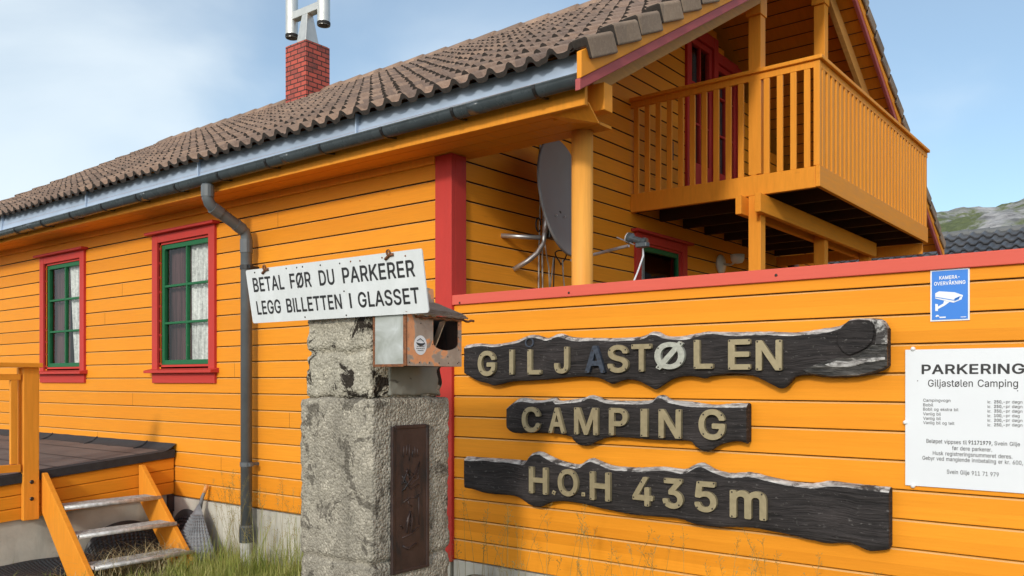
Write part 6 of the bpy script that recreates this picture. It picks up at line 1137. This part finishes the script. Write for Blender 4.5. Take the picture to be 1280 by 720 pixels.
m = MB(); m.prism([O0 + U * u + V * v for u, v in rrect(W_, H_)], -Nn * 0.006); m.build('sheet', M['oldwhite'], ps)
def sline(body, u0, u1, vb, vt, bold):
    return fit_text(body, O0 + U * (u0 * W_) + V * ((1 - vb) * H_) + Nn * 0.0012, U, V, (u1 - u0) * W_, (vb - vt) * H_, Nn, 'lettering', M['ink'], ps, bold)
k_ = 0.919 / 813
for body, q0, q1, r0, r1 in (('BETAL', 80, 258, 0.42, 0.155), ('FØR', 292, 405, 0.42, 0.155), ('DU', 447, 524, 0.42, 0.155), ('PARKERER', 565, 893, 0.42, 0.155), ('LEGG', 83, 222, 0.845, 0.59), ('BILLETTEN', 255, 545, 0.845, 0.59), ('I', 584, 593, 0.845, 0.59), ('GLASSET', 625, 900, 0.845, 0.59)):
    sline(body, 0.038 + (q0 - 80) * k_, 0.038 + (q1 - 80) * k_, r0, r1, 0.006)
for u, v in ((0.06, 0.06), (0.265, 0.055), (0.33, 0.06), (0.365, 0.06), (0.47, 0.07), (0.58, 0.08), (0.64, 0.07), (0.69, 0.075), (0.805, 0.07), (0.92, 0.085), (0.34, 0.945), (0.58, 0.96), (0.584, 0.55)):
    p = O0 + U * (u * W_) + V * ((1 - v) * H_); Mx = Matrix.Translation(p) @ Nn.to_track_quat('Z', 'Y').to_matrix().to_4x4()
    m = MB(); m.lathe([(0, 0.003), (0.0038, 0.002), (0.0046, 0.0)], Mx, 8); m.build('nail', M['rust'] if u > .6 else M['screw'], ps)
for u, v in ((0.135, 0.05), (0.845, 0.06)):
    p = O0 + U * (u * W_) + V * ((1 - v) * H_) + Nn * 0.004; m = MB()
    m.tube([p + U * -0.028 + V * -0.012, p + V * 0.004, p + U * 0.026 + V * 0.006], 0.007, 8); m.tube([p + U * 0.010 * math.cos(k * .7) + V * (0.016 + 0.012 * math.sin(k * .7)) + Nn * 0.004 for k in range(10)], 0.0045, 6); m.build('wire_clip', M['rust'], ps, smooth=True)

# ------------------------------------------------------------------ ticket box
tb = thing('ticket_box', (1.0, -1.3, 1.62), 'patched copper and zinc ticket box with a slot, mounted beside the pillar top', 'box')
by0 = -1.56; bx0, bx1 = at(466.5, 430, 1, by0).x, at(508, 430, 1, by0).x
by1 = at(577, 430, 0, bx1).y; bz0, bz1 = at(508, 457, 1, by0).z, at(508, 392, 1, by0).z
m = MB(); m.box((bx0, by0, bz0), (bx1, by0 + .004, bz1 + .01)); m.build('zinc_side', M['zinc'], tb)
m = MB(); m.box((bx0, by0 - .002, bz0 - .004), (bx0 + .012, by0 + .006, bz1 + .01)); m.box((bx1 - .018, by0 - .003, bz0), (bx1 + .002, by0 + .003, bz1)); m.box((bx0 + .012, by0 - .002, bz0 - .004), (bx1 - .018, by0 + .003, bz0 + .008)); m.build('side_trim', M['rust'], tb)
def hole_face():
    """copper front (+X) with a round-bottomed opening"""
    bm = bmesh.new(); x = bx1
    outer = [(by0, bz0), (by1, bz0), (by1, bz1), (by0, bz1)]
    ya, yb = at(541.5, 420, 0, bx1).y, at(572.5, 420, 0, bx1).y; zt, zs = at(556, 400.5, 0, bx1).z, at(556, 429, 0, bx1).z
    inner = [(ya, zt), (ya, zs)] + [((ya + yb) / 2 - (yb - ya) / 2 * math.cos(math.pi * k / 10), zs - 0.034 * math.sin(math.pi * k / 10)) for k in range(1, 10)] + [(yb, zs), (yb, zt)]
    def ring(pts, xx): return [bm.verts.new((xx, y, z)) for y, z in pts]
    for xx in (x, x - 0.004):
        a_, b_ = ring(outer, xx), ring(inner, xx)
        es = [bm.edges.new((r[i], r[(i + 1) % len(r)])) for r in (a_, b_) for i in range(len(r))]
        bmesh.ops.triangle_fill(bm, use_beauty=True, edges=es)
    loc = ORG[tb.name]
    for v in bm.verts: v.co -= loc
    bmesh.ops.recalc_face_normals(bm, faces=bm.faces)
    me = bpy.data.meshes.new('copper_front'); bm.to_mesh(me); bm.free(); me.materials.append(M['copper'])
    o = bpy.data.objects.new('copper_front', me); COL.objects.link(o); o.parent = tb; ORG[o.name] = loc
    return ya, yb, zt, zs
ya, yb, zt, zs = hole_face()
m = MB(); m.box((bx0, by0 + .006, bz0), (bx1 - .006, by1, bz0 + .004)); m.box((bx0, by1 - .004, bz0 + .004), (bx1 - .006, by1, bz1)); m.box((bx0, by0 + .006, bz0 + .004), (bx0 + .004, by1 - .004, bz1)); m.build('shell', M['iron'], tb)
m = MB(); m.add([(bx1 - .10, yb - .02, zt), (bx1 - .012, yb - .075, zt + .0), (bx1 - .012, ya + .01, zs - .05), (bx1 - .10, ya + .07, zs - .06)], [(0, 1, 2, 3)]); m.build('inner_chute', plain('brown_chute_sheet', (0.42, 0.27, 0.15), 0.5, 0.2, 0.3), tb, recalc=False, solid=0.004)
p = at(525.5, 431.5, 0, bx1 + 0.001)
m = MB(); m.prism([(p.x, p.y + 0.041 * math.cos(2 * math.pi * k / 28), p.z + 0.045 * math.sin(2 * math.pi * k / 28)) for k in range(28)], (0.001, 0, 0)); st = m.build('sticker', M['white'], tb)
m = MB(); m.tube([(p.x + .0015, p.y + 0.026 * math.cos(a_), p.z + .013 + 0.020 * math.sin(a_) * .5) for a_ in [math.pi * (1.0 + k / 10) for k in range(11)]], [0.0015 + 0.005 * math.sin(math.pi * k / 10) for k in range(11)], 6); m.tube([(p.x + .0015, p.y - 0.022, p.z + .020), (p.x + .0015, p.y - .002, p.z + .030), (p.x + .0015, p.y + .020, p.z + .018)], 0.002, 6)
for k, hw in enumerate((0.024, 0.027, 0.019)):
    for j in range(5): m.box((p.x + .001, p.y - hw + j * hw * .42, p.z - .008 - k * .009), (p.x + .002, p.y - hw + j * hw * .42 + hw * .28, p.z - .005 - k * .009))
m.build('sticker_emblem', M['greyink'], st)
rr = random.Random(9)
for k in range(16):
    y, z = (by0 + .02 + (k % 8) * .065, bz0 + .015) if k < 6 else ((by1 - .02, bz0 + .02 + (k - 6) * .06) if k < 10 else (by0 + rr.uniform(.06, .3), bz0 + rr.uniform(.03, .22)))
    m = MB(); Mx = Matrix.Translation((bx1, y, z)) @ Matrix.Rotation(R(90), 4, 'Y'); m.lathe([(0, 0.0025), (0.0035, 0.0)], Mx, 8); m.build('rivet', M['screw'], tb)
# shingled lid sloping down to the front
m = MB()
for j in range(3):
    e = 0.026 - j * 0.010; zz = bz1 + 0.008 + j * 0.009
    y0_, y1_ = by0 - .02 + j * .01, by1 + .018 - j * .006
    P = [(bx0 - .02, y0_, zz + .085), (bx1 + e, y0_, zz), (bx1 + e, y1_, zz - .01), (bx0 - .02, y1_, zz + .075)]
    m.grid(lambda u, v: Vector(P[0]).lerp(Vector(P[1]), u).lerp(Vector(P[3]).lerp(Vector(P[2]), u), v) + Vector((0.006 * mnoise.noise(Vector((v * 12, j * 7, 0))) * u, 0, 0.004 * mnoise.noise(Vector((u * 4, v * 14, j * 3))))), 6, 40)
lid = m.build('lid', paint('grey_brown_old_shingle', (0.26, 0.20, 0.16), (8, 3, 8), 0.75, 0.4), tb, solid=0.009, recalc=False)
m = MB(); m.tube([(bx1 + .012, by0 + .05 + k * .02, bz1 - .012 + 0.004 * math.sin(k * 1.7)) for k in range(21)], 0.006, 6); m.build('hinge_rod', M['rust'], tb)
m = MB(); m.tube([(bx1 + .010, by0 + .02 + k * .02, bz1 + .004 + 0.003 * math.sin(k * 2.3)) for k in range(9)], 0.007, 6); m.build('torn_foil', M['white'], tb)
m = MB(); m.prism([(bx0 + .02, by1 - .10, bz1 + .05), (bx0 + .02, by1 + .0, bz1 + .05), (bx0 + .02, by1 - .01, bz1 + .15), (bx0 + .02, by1 - .08, bz1 + .16)], (0.02, 0, 0)); m.build('lid_prop', M['copper'], tb)

# ------------------------------------------------------------------ satellite dish on the gable wall
sdh = thing('satellite_dish', (0, 0.6, 2.5), 'dark grey satellite dish on a bent bracket, half behind the round porch post', 'satellite dish')
dc = Vector((0.33, 0.86, 2.885)); nn = Vector((0.972, 0.165, 0.13)).normalized()
rot = nn.to_track_quat('Z', 'Y').to_matrix().to_4x4(); Mx = Matrix.Translation(dc) @ rot
m = MB(); prof = [(0.42 * k / 14, -0.075 + 0.075 * (k / 14) ** 2) for k in range(15)] + [(0.432, 0.004), (0.436, -0.012), (0.426, -0.018)] + [(0.42 * k / 14, -0.083 + 0.073 * (k / 14) ** 2) for k in range(13, -1, -1)]
m.lathe(prof, Mx @ Matrix.Diagonal((0.93, 1.0, 1, 1)), 56); rf = m.build('reflector', M['dish'], sdh, smooth=True)
for y_, z_ in ((-0.03, -0.13), (0.06, -0.12), (-0.03, -0.29), (0.05, -0.28)):
    p = Mx @ Vector((y_, z_, -0.06)); m = MB(); 
for (x_, y_) in ((695, 269.5), (705.5, 271), (700, 308), (710, 309)):
    # bolts where the back bracket comes through
    dirv = (DV + RV * ((x_ - 640) / F) + Vector((0, 0, (HZ - y_) / F))); t_ = (dc - nn * 0.055 - CAM).dot(nn) / dirv.dot(nn); p = CAM + dirv * t_
    m = MB(); m.lathe([(0, 0.012), (0.007, 0.010), (0.009, 0.0)], Matrix.Translation(p) @ rot, 8); m.build('bolt', M['galv'], rf)
back = dc - nn * 0.09 - Vector((0, 0, 0.24))
m = MB(); m.tube([at(626.5, 294.5, 0, 0.0), at(676, 297, 0, 0.24)], 0.017, 10); m.tube([at(642, 337, 0, 0.0), at(660, 326, 0, 0.09), at(672, 316, 0, 0.17), at(679, 304, 0, 0.22), at(681, 290, 0, 0.24)], 0.019, 10); m.tube([at(681, 292, 0, 0.24), at(684, 262, 0, 0.235)], 0.02, 10); m.build('wall_bracket', M['galv'], sdh, smooth=True)
m = MB(); m.box(tuple(dc - Vector((0.10, 0.09, 0.30))), tuple(dc + Vector((-0.065, 0.06, -0.08)))); m.build('back_clamp', M['black'], sdh, bevel=0.01)
arm0 = at(714, 325.5, 1, 0.72); arm1 = at(786, 307, 1, 0.70)
m = MB(); m.tube([arm0, arm1], 0.011, 8); m.build('feed_arm', M['galv'], sdh)
l0 = at(788, 298, 1, 0.70); l1 = at(813, 304, 1, 0.70)
m = MB(); dl = (l1 - l0).normalized(); Ml = Matrix.Translation(l0) @ dl.to_track_quat('Z', 'Y').to_matrix().to_4x4()
m.lathe([(0, -0.022), (0.036, -0.020), (0.038, 0.012), (0.022, 0.03), (0.021, 0.09), (0.028, 0.10), (0.028, 0.125), (0, 0.127)], Ml, 18); ln = m.build('converter', M['gutter'], sdh, smooth=False)
m = MB(); m.lathe([(0, -0.026), (0.034, -0.024), (0.0375, -0.016)], Ml, 18); m.build('feed_cap', M['white'], sdh)
m = MB(); pl_ = l0 + dl * 0.085; m.box(tuple(pl_ + Vector((-0.03, -0.03, -0.045))), tuple(pl_ + Vector((0.055, 0.02, -0.012)))); m.build('converter_socket', M['gutter'], ln, bevel=0.006)
m = MB(); m.tube([at(771, 296.5, 1, 0.66), at(793, 306, 1, 0.69)], 0.004, 6); m.build('feed_pin', M['galv'], sdh)
m = MB(); m.tube([l0 + dl * 0.10 + Vector((0, 0, -0.045)), at(804, 320, 1, 0.62), at(797, 340, 1, 0.5), at(791.5, 353.5, 1, 0.35), at(785, 385, 1, 0.22)], 0.006, 6); m.build('cable', M['white'], sdh, smooth=True)
m = MB()
for dx in (-0.022, 0.022): m.tube([(0.008, 1.02 + dx, 3.72), (0.008, 1.02 + dx, 2.9), (0.010, 1.0 + dx, 2.5), (0.012, 1.0 + dx * 1.4, 2.0)], 0.006, 6)
m.build('cable', M['cablegrey'], sdh, smooth=True)
m = MB(); m.tube([at(681, 303, 0, 0.17), at(683, 318, 0, 0.15), at(686, 335, 0, 0.12), at(687, 362, 0, 0.10)], 0.0055, 6); m.tube([at(692, 322, 0, 0.12), at(690, 340, 0, 0.10), at(687, 362, 0, 0.09)], 0.0055, 6); m.tube([at(703, 325, 0, 0.10), at(704, 345, 0, 0.08), at(706, 364, 0, 0.07)], 0.0055, 6); m.build('cable', M['cablegrey'], sdh, smooth=True)
m = MB(); cc = at(701, 322, 0, 0.09); m.tube([cc + Vector((0.02 * math.sin(a_ * 2), 0.06 * math.cos(a_), 0.055 * math.sin(a_))) for a_ in [k * 0.35 for k in range(28)]], 0.005, 6); m.tube([cc + Vector((0.0, -.085, 0.0)), cc + Vector((0.0, -0.10, -0.3))], 0.005, 6); m.build('cable_coil', M['black'], sdh, smooth=True)
m = MB(); cc = at(673, 281, 0, 0.2); m.tube([cc + Vector((0.0, 0.03 * math.cos(a_), 0.05 * math.sin(a_))) for a_ in [k * 0.5 for k in range(12)]], 0.006, 6); m.build('bracket_loop', M['black'], sdh, smooth=True)

# ------------------------------------------------------------------ porch and steps on the left
PX = -3.43
po = thing('porch', (PX, -1.3, 0), 'low orange boarded porch with brown felt top at the left end of the house', 'porch')
ZT = lambda y: 0.905 + 0.085 * y; ZB = lambda y: 0.512 + 0.055 * y
Y0 = -3.0
def sk_boards(mb):
    n = 3; hts = [0.0, 0.30, 0.64, 1.0]
    hts = [0.0, 0.33, 0.68, 1.0]
    for a_, b_ in zip(hts, hts[1:]):
        P = []
        for y in (Y0, -0.016):
            zt, zb = ZT(y) - 0.055, ZB(y); q0, q1 = zb + (zt - zb) * a_, zb + (zt - zb) * b_ - 0.004
            P += [(PX - .002, y, q0), (PX - .010 + .01, y, q1 - .012), (PX - .009, y, q1 - .004), (PX - .02, y, q1), (PX - .02, y, q0)]
        n5 = 5; mb.add(P, [list(range(n5)), list(range(n5, 10))[::-1]] + [[i, (i + 1) % n5, n5 + (i + 1) % n5, n5 + i] for i in range(n5)])
m = MB(); sk_boards(m); m.build('cladding', paint('orange_porch_paint', (0.78, 0.29, 0.022), (2, 1.2, 30), 0.5, 0.12), po)
m = MB(); m.add([(PX - .021, Y0, ZB(Y0) + .01), (PX - .021, -.016, ZB(0) + .01), (PX - .021, -.016, ZT(-.016) - .05), (PX - .021, Y0, ZT(Y0) - .05)], [(0, 1, 2, 3)]); m.build('backing', M['darkwood'], po, recalc=False)
nseg = 4
for k in range(3):
    m = MB(); xa, xb = PX + 0.0 - 1.7 * (k + 1) + 0.0, PX - 1.7 * k + (0.0 if k else 0.015)
for k in range(4):
    ya_, yb_ = Y0 + k * (3.0 / 4) , Y0 + (k + 1) * (3.0 / 4) + (0.03 if k < 3 else -0.025)
    m = MB(); m.add([(-9.0, ya_, ZT(ya_) - .002 + k * .004), (PX + .015, ya_, ZT(ya_) - .002 + k * .004), (PX + .015, yb_, ZT(yb_) + k * .004), (-9.0, yb_, ZT(yb_) + k * .004)], [(0, 1, 2, 3)])
    m.build('felt_strip', M['deck'], po, recalc=False, solid=0.004)
for y in (-0.33, -0.68, -1.04, -1.45):
    m = MB(); m.add([(-9.0, y, ZT(y) + .016), (PX + .012, y, ZT(y) + .016), (PX + .012, y + .011, ZT(y) + .017), (-9.0, y + .011, ZT(y) + .017)], [(0, 1, 2, 3)]); m.build('felt_seam', M['felt'], po, recalc=False)
m = MB(); m.grid(lambda u, v: (-9.0 + (9.0 + PX + .03) * u, -0.13 + 0.115 * v, ZT(-0.13 + 0.115 * v) + 0.012 + 0.055 * v ** 2 + 0.004 * mnoise.noise(Vector((u * 30, v, 0)))), 60, 5); m.build('felt_upstand', M['felt'], po, smooth=True)
for xx in (-3.92, -4.9, -5.9): 
    m = MB(); m.tube([(xx, -0.14, ZT(-.14) + .014), (xx + .02, -0.06, ZT(-.06) + .035), (xx + .03, -.018, ZT(0) + .07)], 0.007, 6); m.build('felt_lap', M['felt'], po)
m = MB(); P = []
for y in (Y0, -0.02): P += [(PX + .022, y, ZT(y) - .058), (PX + .030, y, ZT(y) + .010), (PX - .02, y, ZT(y) + .020), (PX - .02, y, ZT(y) - .058)]
m.add(P, [(0, 1, 2, 3), (7, 6, 5, 4)] + [(i, (i + 1) % 4, 4 + (i + 1) % 4, 4 + i) for i in range(4)]); m.build('felt_edge', M['felt'], po)
m = MB(); m.box((-9.0, Y0, -0.3), (PX - .030, -0.02, 0.56)); m.build('foundation', M['found'], po)
m = MB(); m.box((PX - .034, -0.07, 0.35), (PX + .005, -0.014, 0.50)); m.box((PX - .03, -0.062, 0.1), (PX - .006, -0.022, 0.35)); m.build('corner_strip', M['iron'], po)
# rail
m = MB(); m.box((PX + .002, -1.335, 0.43), (PX + .05, -1.215, 1.652)); m.build('rail_post', M['stain_z'], po, bevel=0.005)
m = MB(); m.box((PX - .012, Y0, 1.653), (PX + .085, -1.20, 1.690)); m.build('handrail', M['stain_y'], po, bevel=0.005)
m = MB(); m.box((PX - .034, -1.352, ZT(-1.3) + .02), (PX + .001, -1.31, 1.652)); m.build('rail_stud', M['stain_z'], po)
m = MB(); m.box((PX + .006, Y0, 1.553), (PX + .044, -1.352, 1.60)); m.box((PX + .006, Y0, ZT(-1.5) + .045), (PX + .044, -1.352, ZT(-1.5) + .105)); m.build('rail_bar', M['stain_y'], po, bevel=0.003)
m = MB(); m.box((PX + .008, -1.425, ZT(-1.4) + .10), (PX + .040, -1.375, 1.552)); m.build('baluster', M['stain_z'], po, bevel=0.003)
for z in (0.60, 0.735):
    m = MB(); Mx = Matrix.Translation((PX + .051, -1.272, z)) @ Matrix.Rotation(R(90), 4, 'Y'); m.lathe([(0, 0.006), (0.012, 0.005), (0.017, -.001)], Mx, 12); m.build('bolt', M['black'], po)
# steps
stp = thing('porch_steps', (-3.0, -0.8, 0), 'three-tread outdoor steps with orange stringers and steel grating treads below the porch', 'steps')
for y in (-1.19, -0.36):
    m = MB(); m.prism([(PX + .012, y, 0.80), (PX + .012, y, 0.50), (-2.84, y, -0.10), (-2.58, y, -0.10), (-2.58, y, 0.055), (PX + .05, y, 0.80)], (0, 0.042, 0)); m.build('stringer', M['stain'], stp, bevel=0.004)
rg = random.Random(4)
for x0, z in ((-3.30, 0.535), (-3.05, 0.335), (-2.80, 0.125)):
    m = MB(); x1 = x0 + 0.20; y0_, y1_ = -1.145, -0.365
    m.tube([(x1, y0_, z), (x1, y1_ + .03, z)], 0.018, 10); tr = m.build('tread', M['tread'], stp, smooth=True)
    m = MB(); m.box((x0, y0_, z - .012), (x0 + .006, y1_, z + .014)); m.box((x0, y0_, z - .012), (x1, y0_ + .006, z + .014)); m.box((x0, y1_ - .006, z - .012), (x1, y1_, z + .014))
    for j in range(7): m.box((x0 + .01 + j * .028, y0_, z - .008), (x0 + .013 + j * .028, y1_, z + .014))
    for j in range(24): y = y0_ + .02 + j * .0325; m.box((x0, y, z - .004), (x1, y + .004, z + .0135))
    m.build('grating', M['tread'], tr)
    m = MB(); Mx = Matrix.Translation((x1 - .01, y1_ + .05, z - .02)) @ Matrix.Rotation(R(-90), 4, 'X'); m.lathe([(0, 0.012), (0.012, 0.010), (0.014, -.01)], Mx, 8); m.build('bolt', M['rust'], tr)

# ------------------------------------------------------------------ black dimpled drainage sheets lying about
def dimple(u, v, pu=0.030):
    a_ = (u / pu) % 1 - .5; b_ = (v / pu) % 1 - .5; d = math.hypot(a_, b_); return 0.011 * max(0.0, min(1.0, (0.42 - d) / 0.14))
def sheet(fn, LU, LV, name, mat, lab, loc, smooth_margin=0.05, res=0.0055, group='black drainage sheets by the steps'):
    m_ = MB(); nu, nv = int(LU / res), int(LV / res)
    def P(u, v):
        e = 1e-3; p = Vector(fn(u, v)); du = Vector(fn(min(1, u + e), v)) - Vector(fn(max(0, u - e), v)); dv = Vector(fn(u, min(1, v + e))) - Vector(fn(u, max(0, v - e))); n_ = du.cross(dv)
        n_ = n_.normalized() if n_.length > 1e-12 else Vector((0, 0, 1))
        k = dimple(u * LU, v * LV) if (smooth_margin < u * LU < LU - .01 and .02 < v * LV < LV - smooth_margin) else 0
        return p + n_ * k
    m_.grid(P, nu, nv); o = m_.build(name, M[mat], loc=loc, smooth=True, recalc=False)
    return tag(o, lab, 'drainage sheet', group)
# arched piece under the steps, leaning on the foundation
def f1(u, v):
    th_ = math.pi * u; y = -0.52 - 0.34 * math.cos(th_); h = 0.33 * math.sin(th_) ** 0.8
    return (PX + 0.02 + 0.14 * (1 - v) + 0.05 * math.sin(th_), y, -0.02 + (h + 0.02) * v)
sheet(f1, 0.8, 0.34, 'drainage_sheet', 'membrane', 'black dimpled plastic sheet arching under the steps against the porch foundation', (PX + .1, -0.5, 0))
# curled pieces in the corner
def f2(u, v):
    th_ = math.pi * (0.08 + 0.62 * u); x = -3.12 - 0.30 * math.cos(th_); h = 0.40 * math.sin(th_) ** 0.7
    return (x, -0.16 + 0.10 * v, -0.02 + (h + 0.02) * v)
sheet(f2, 0.62, 0.42, 'drainage_sheet', 'membrane', 'black dimpled plastic sheet standing in the corner behind the pale curled flap', (-3.1, -0.1, 0))
apex = Vector((-2.88, -0.10, 0.47))
def f3(u, v):
    b0 = Vector((-3.02, -0.34, 0.03)).lerp(Vector((-2.47, -0.18, 0.02)), u) + Vector((0, -0.07, 0)) * math.sin(math.pi * u)
    t_ = v ** 0.8; w_ = apex + Vector((0.03 * (u - .5), 0, -0.0))
    return b0.lerp(w_, t_) + Vector((0.02, -0.05, 0)) * math.sin(math.pi * u) * math.sin(math.pi * t_)
flap = sheet(f3, 0.50, 0.50, 'drainage_sheet', 'membgrey', 'greyed curled dimpled plastic flap with an orange tipped stem, leaning on the house foundation', (-2.88, -0.1, 0), smooth_margin=0.11)
m = MB(); m.tube([apex + Vector((0, 0, -.06)), apex + Vector((.005, 0.03, 0.06)), apex + Vector((.02, 0.055, 0.13))], [0.02, 0.016, 0.013], 8); m.build('stem', M['membgrey'], flap, smooth=True)
m = MB(); m.tube([apex + Vector((.012, 0.043, 0.095)), apex + Vector((.024, 0.060, 0.165))], [0.0165, 0.016], 8); m.build('stem_tip', plain('stem_tip_orange', (0.80, 0.36, 0.12), 0.5), flap, smooth=True)  # tip of the stem coloured orange
def f4(u, v): return (-3.40 + 0.42 * v + 0.03 * math.sin(u * 9), -1.75 + 0.95 * u, 0.05 + 0.05 * (1 - v) ** 2 + 0.03 * math.sin(u * 5 + 1) * v)
sheet(f4, 0.95, 0.42, 'drainage_sheet', 'membrane', 'black dimpled plastic sheet lying flat on the ground left of the steps', (-3.2, -1.3, 0))

# ------------------------------------------------------------------ neighbour's roof
nbh = thing('neighbour_house', (3.5, 14.0, 0), 'neighbouring house with a dark glazed tile roof, showing above the sign wall at right', 'house')
m = MB(); tile_slope(m, -3.0, 9.0, 12.2, 3.40, 14.0, 0.53, pitch=0.205, course=0.37, amp=0.045, step=0.045, segs=8, jit=0.003); m.build('roof', M['slate'], nbh, recalc=False)
m = MB(); m.add([(-3, 14.0, 4.36), (9, 14.0, 4.36), (9, 17.0, 2.8), (-3, 17.0, 2.8)], [(0, 1, 2, 3)]); m.build('rear_slope', M['slate'], nbh, recalc=False)
x = -3.0; m = MB()
while x < 9.0:
    m.tube([(x, 14.0, 4.34), (x + 0.37, 14.0, 4.348)], [0.085, 0.095], 10); x += 0.36
m.build('ridge_cap', M['slateridge'], nbh)
m = MB(); m.box((-2.6, 12.5, 0), (8.6, 16.6, 3.45)); m.build('wall', M['boards'], nbh)

# ------------------------------------------------------------------ grass
def blade(mb, p, h, lean, az, wd, seg=4):
    d = Vector((math.cos(az), math.sin(az), 0)); sdv = Vector((-d.y, d.x, 0)); o = len(mb.v)
    for k in range(seg + 1):
        t_ = k / seg; c = p + Vector((0, 0, h * (t_ - 0.25 * lean * t_ * t_))) + d * (lean * h * t_ ** 2 * 0.8); ww = wd * (1 - t_) ** 0.7 + 0.0006
        mb.v.append(c - sdv * ww / 2); mb.v.append(c + sdv * ww / 2)
    for k in range(seg): mb.f.append([o + 2 * k, o + 2 * k + 1, o + 2 * k + 3, o + 2 * k + 2])
rg = random.Random(21)
m = MB()
def patch(x0, x1, y0, y1, n, h0, h1):
    for _ in range(n):
        x, y = rg.uniform(x0, x1), rg.uniform(y0, y1)
        blade(m, Vector((x, y, -0.03)), rg.uniform(h0, h1) * (0.55 + 0.9 * max(0, mnoise.noise(Vector((x * 3, y * 3, 2))) + .35)), rg.uniform(0.1, 0.9), rg.uniform(0, 6.28), rg.uniform(0.003, 0.007))
patch(-2.55, -1.3, -0.65, -0.03, 4200, 0.06, 0.26); patch(-1.9, 0.0, -2.2, -0.5, 3600, 0.05, 0.22); patch(-2.6, -1.9, -1.6, -0.5, 900, 0.04, 0.15); patch(-3.3, -2.5, -1.3, -0.2, 300, 0.04, 0.12); patch(-4.0, -2.6, -2.6, -1.3, 1300, 0.05, 0.18); patch(-2.3, -1.2, -0.3, -0.03, 350, 0.3, 0.6)
patch(0.2, 3.6, -0.7, -0.06, 2600, 0.10, 0.34)
tag(m.build('meadow_grass', M['grass'], recalc=False), 'green and yellowed grass growing along the foot of the house and the sign wall', 'grass', kind='stuff')
m = MB()
for _ in range(420):
    x, y = rg.uniform(-3.0, -2.5), rg.uniform(-1.15, -0.35); blade(m, Vector((x, y, 0.02 + 0.10 * rg.random())), rg.uniform(0.08, 0.22), rg.uniform(0.8, 2.2), rg.uniform(0, 6.28), 0.004)
for _ in range(700):
    x, y = rg.uniform(-3.2, -2.3), rg.uniform(-1.3, -0.2); blade(m, Vector((x, y, -0.02)), rg.uniform(0.05, 0.16), rg.uniform(0.5, 2.0), rg.uniform(0, 6.28), 0.004)
tag(m.build('dry_grass', M['straw'], recalc=False), 'dry straw-coloured grass lying over the lowest step', 'grass', kind='stuff')
m = MB()
for _ in range(46):
    x, y = (rg.uniform(-2.55, -0.4), rg.uniform(-1.2, -0.06)) if _ < 30 else (rg.uniform(0.2, 1.4), rg.uniform(-0.6, -0.1))
    z = -0.01 if x < 0 else 0.22
    for k in range(rg.randint(6, 11)): blade(m, Vector((x, y, z)), rg.uniform(0.05, 0.15), rg.uniform(0.8, 1.8), rg.uniform(0, 6.28), rg.uniform(0.014, 0.03))
tag(m.build('leafy_weeds', M['weed'], recalc=False), 'low broad-leaved weeds among the grass at the foot of the walls', 'weeds', kind='stuff')
# tall seeding stalks before the sign wall
m = MB()
def stalk(x, y, z0, h, lean, az):
    d = Vector((math.cos(az), math.sin(az), 0)); pts = [Vector((x, y, z0 + h * t_)) + d * (lean * h * t_ * t_) for t_ in (0, .25, .5, .75, 1)]
    m.tube(pts, [0.0012, 0.0011, 0.0009, 0.0007, 0.0005], 4, False)
    for k in range(int(10 + 14 * h)):
        t_ = rg.uniform(0.76, 1.0); c = Vector((x, y, z0 + h * t_)) + d * (lean * h * t_ * t_)
        e = Vector((rg.uniform(-1, 1), rg.uniform(-1, 1), rg.uniform(.2, 1.2))).normalized() * rg.uniform(0.008, 0.03); tip = c + e
        m.tube([c, tip], 0.0004, 3, False); m.tube([tip - e.normalized() * .003, tip, tip + e.normalized() * .006], [0.0004, 0.0017, 0.0003], 4, False)
for _ in range(95):
    x = 0.25 + 3.2 * rg.random(); stalk(x, rg.uniform(-0.42, -0.10), rg.uniform(0.18, .26), rg.uniform(0.18, 0.62) * (0.75 if x > 2.4 else 1), rg.uniform(0.0, 0.35), rg.uniform(0, 6.28))
for _ in range(60):
    x = -2.5 + 1.2 * rg.random(); stalk(x, rg.uniform(-0.42, -0.10), 0, rg.uniform(0.35, 0.85), rg.uniform(0.0, 0.3), rg.uniform(0, 6.28))
tag(m.build('grass_stalks', M['stalk'], recalc=False), 'thin seeding grass stalks rising in front of the orange boards', 'grass', kind='stuff')
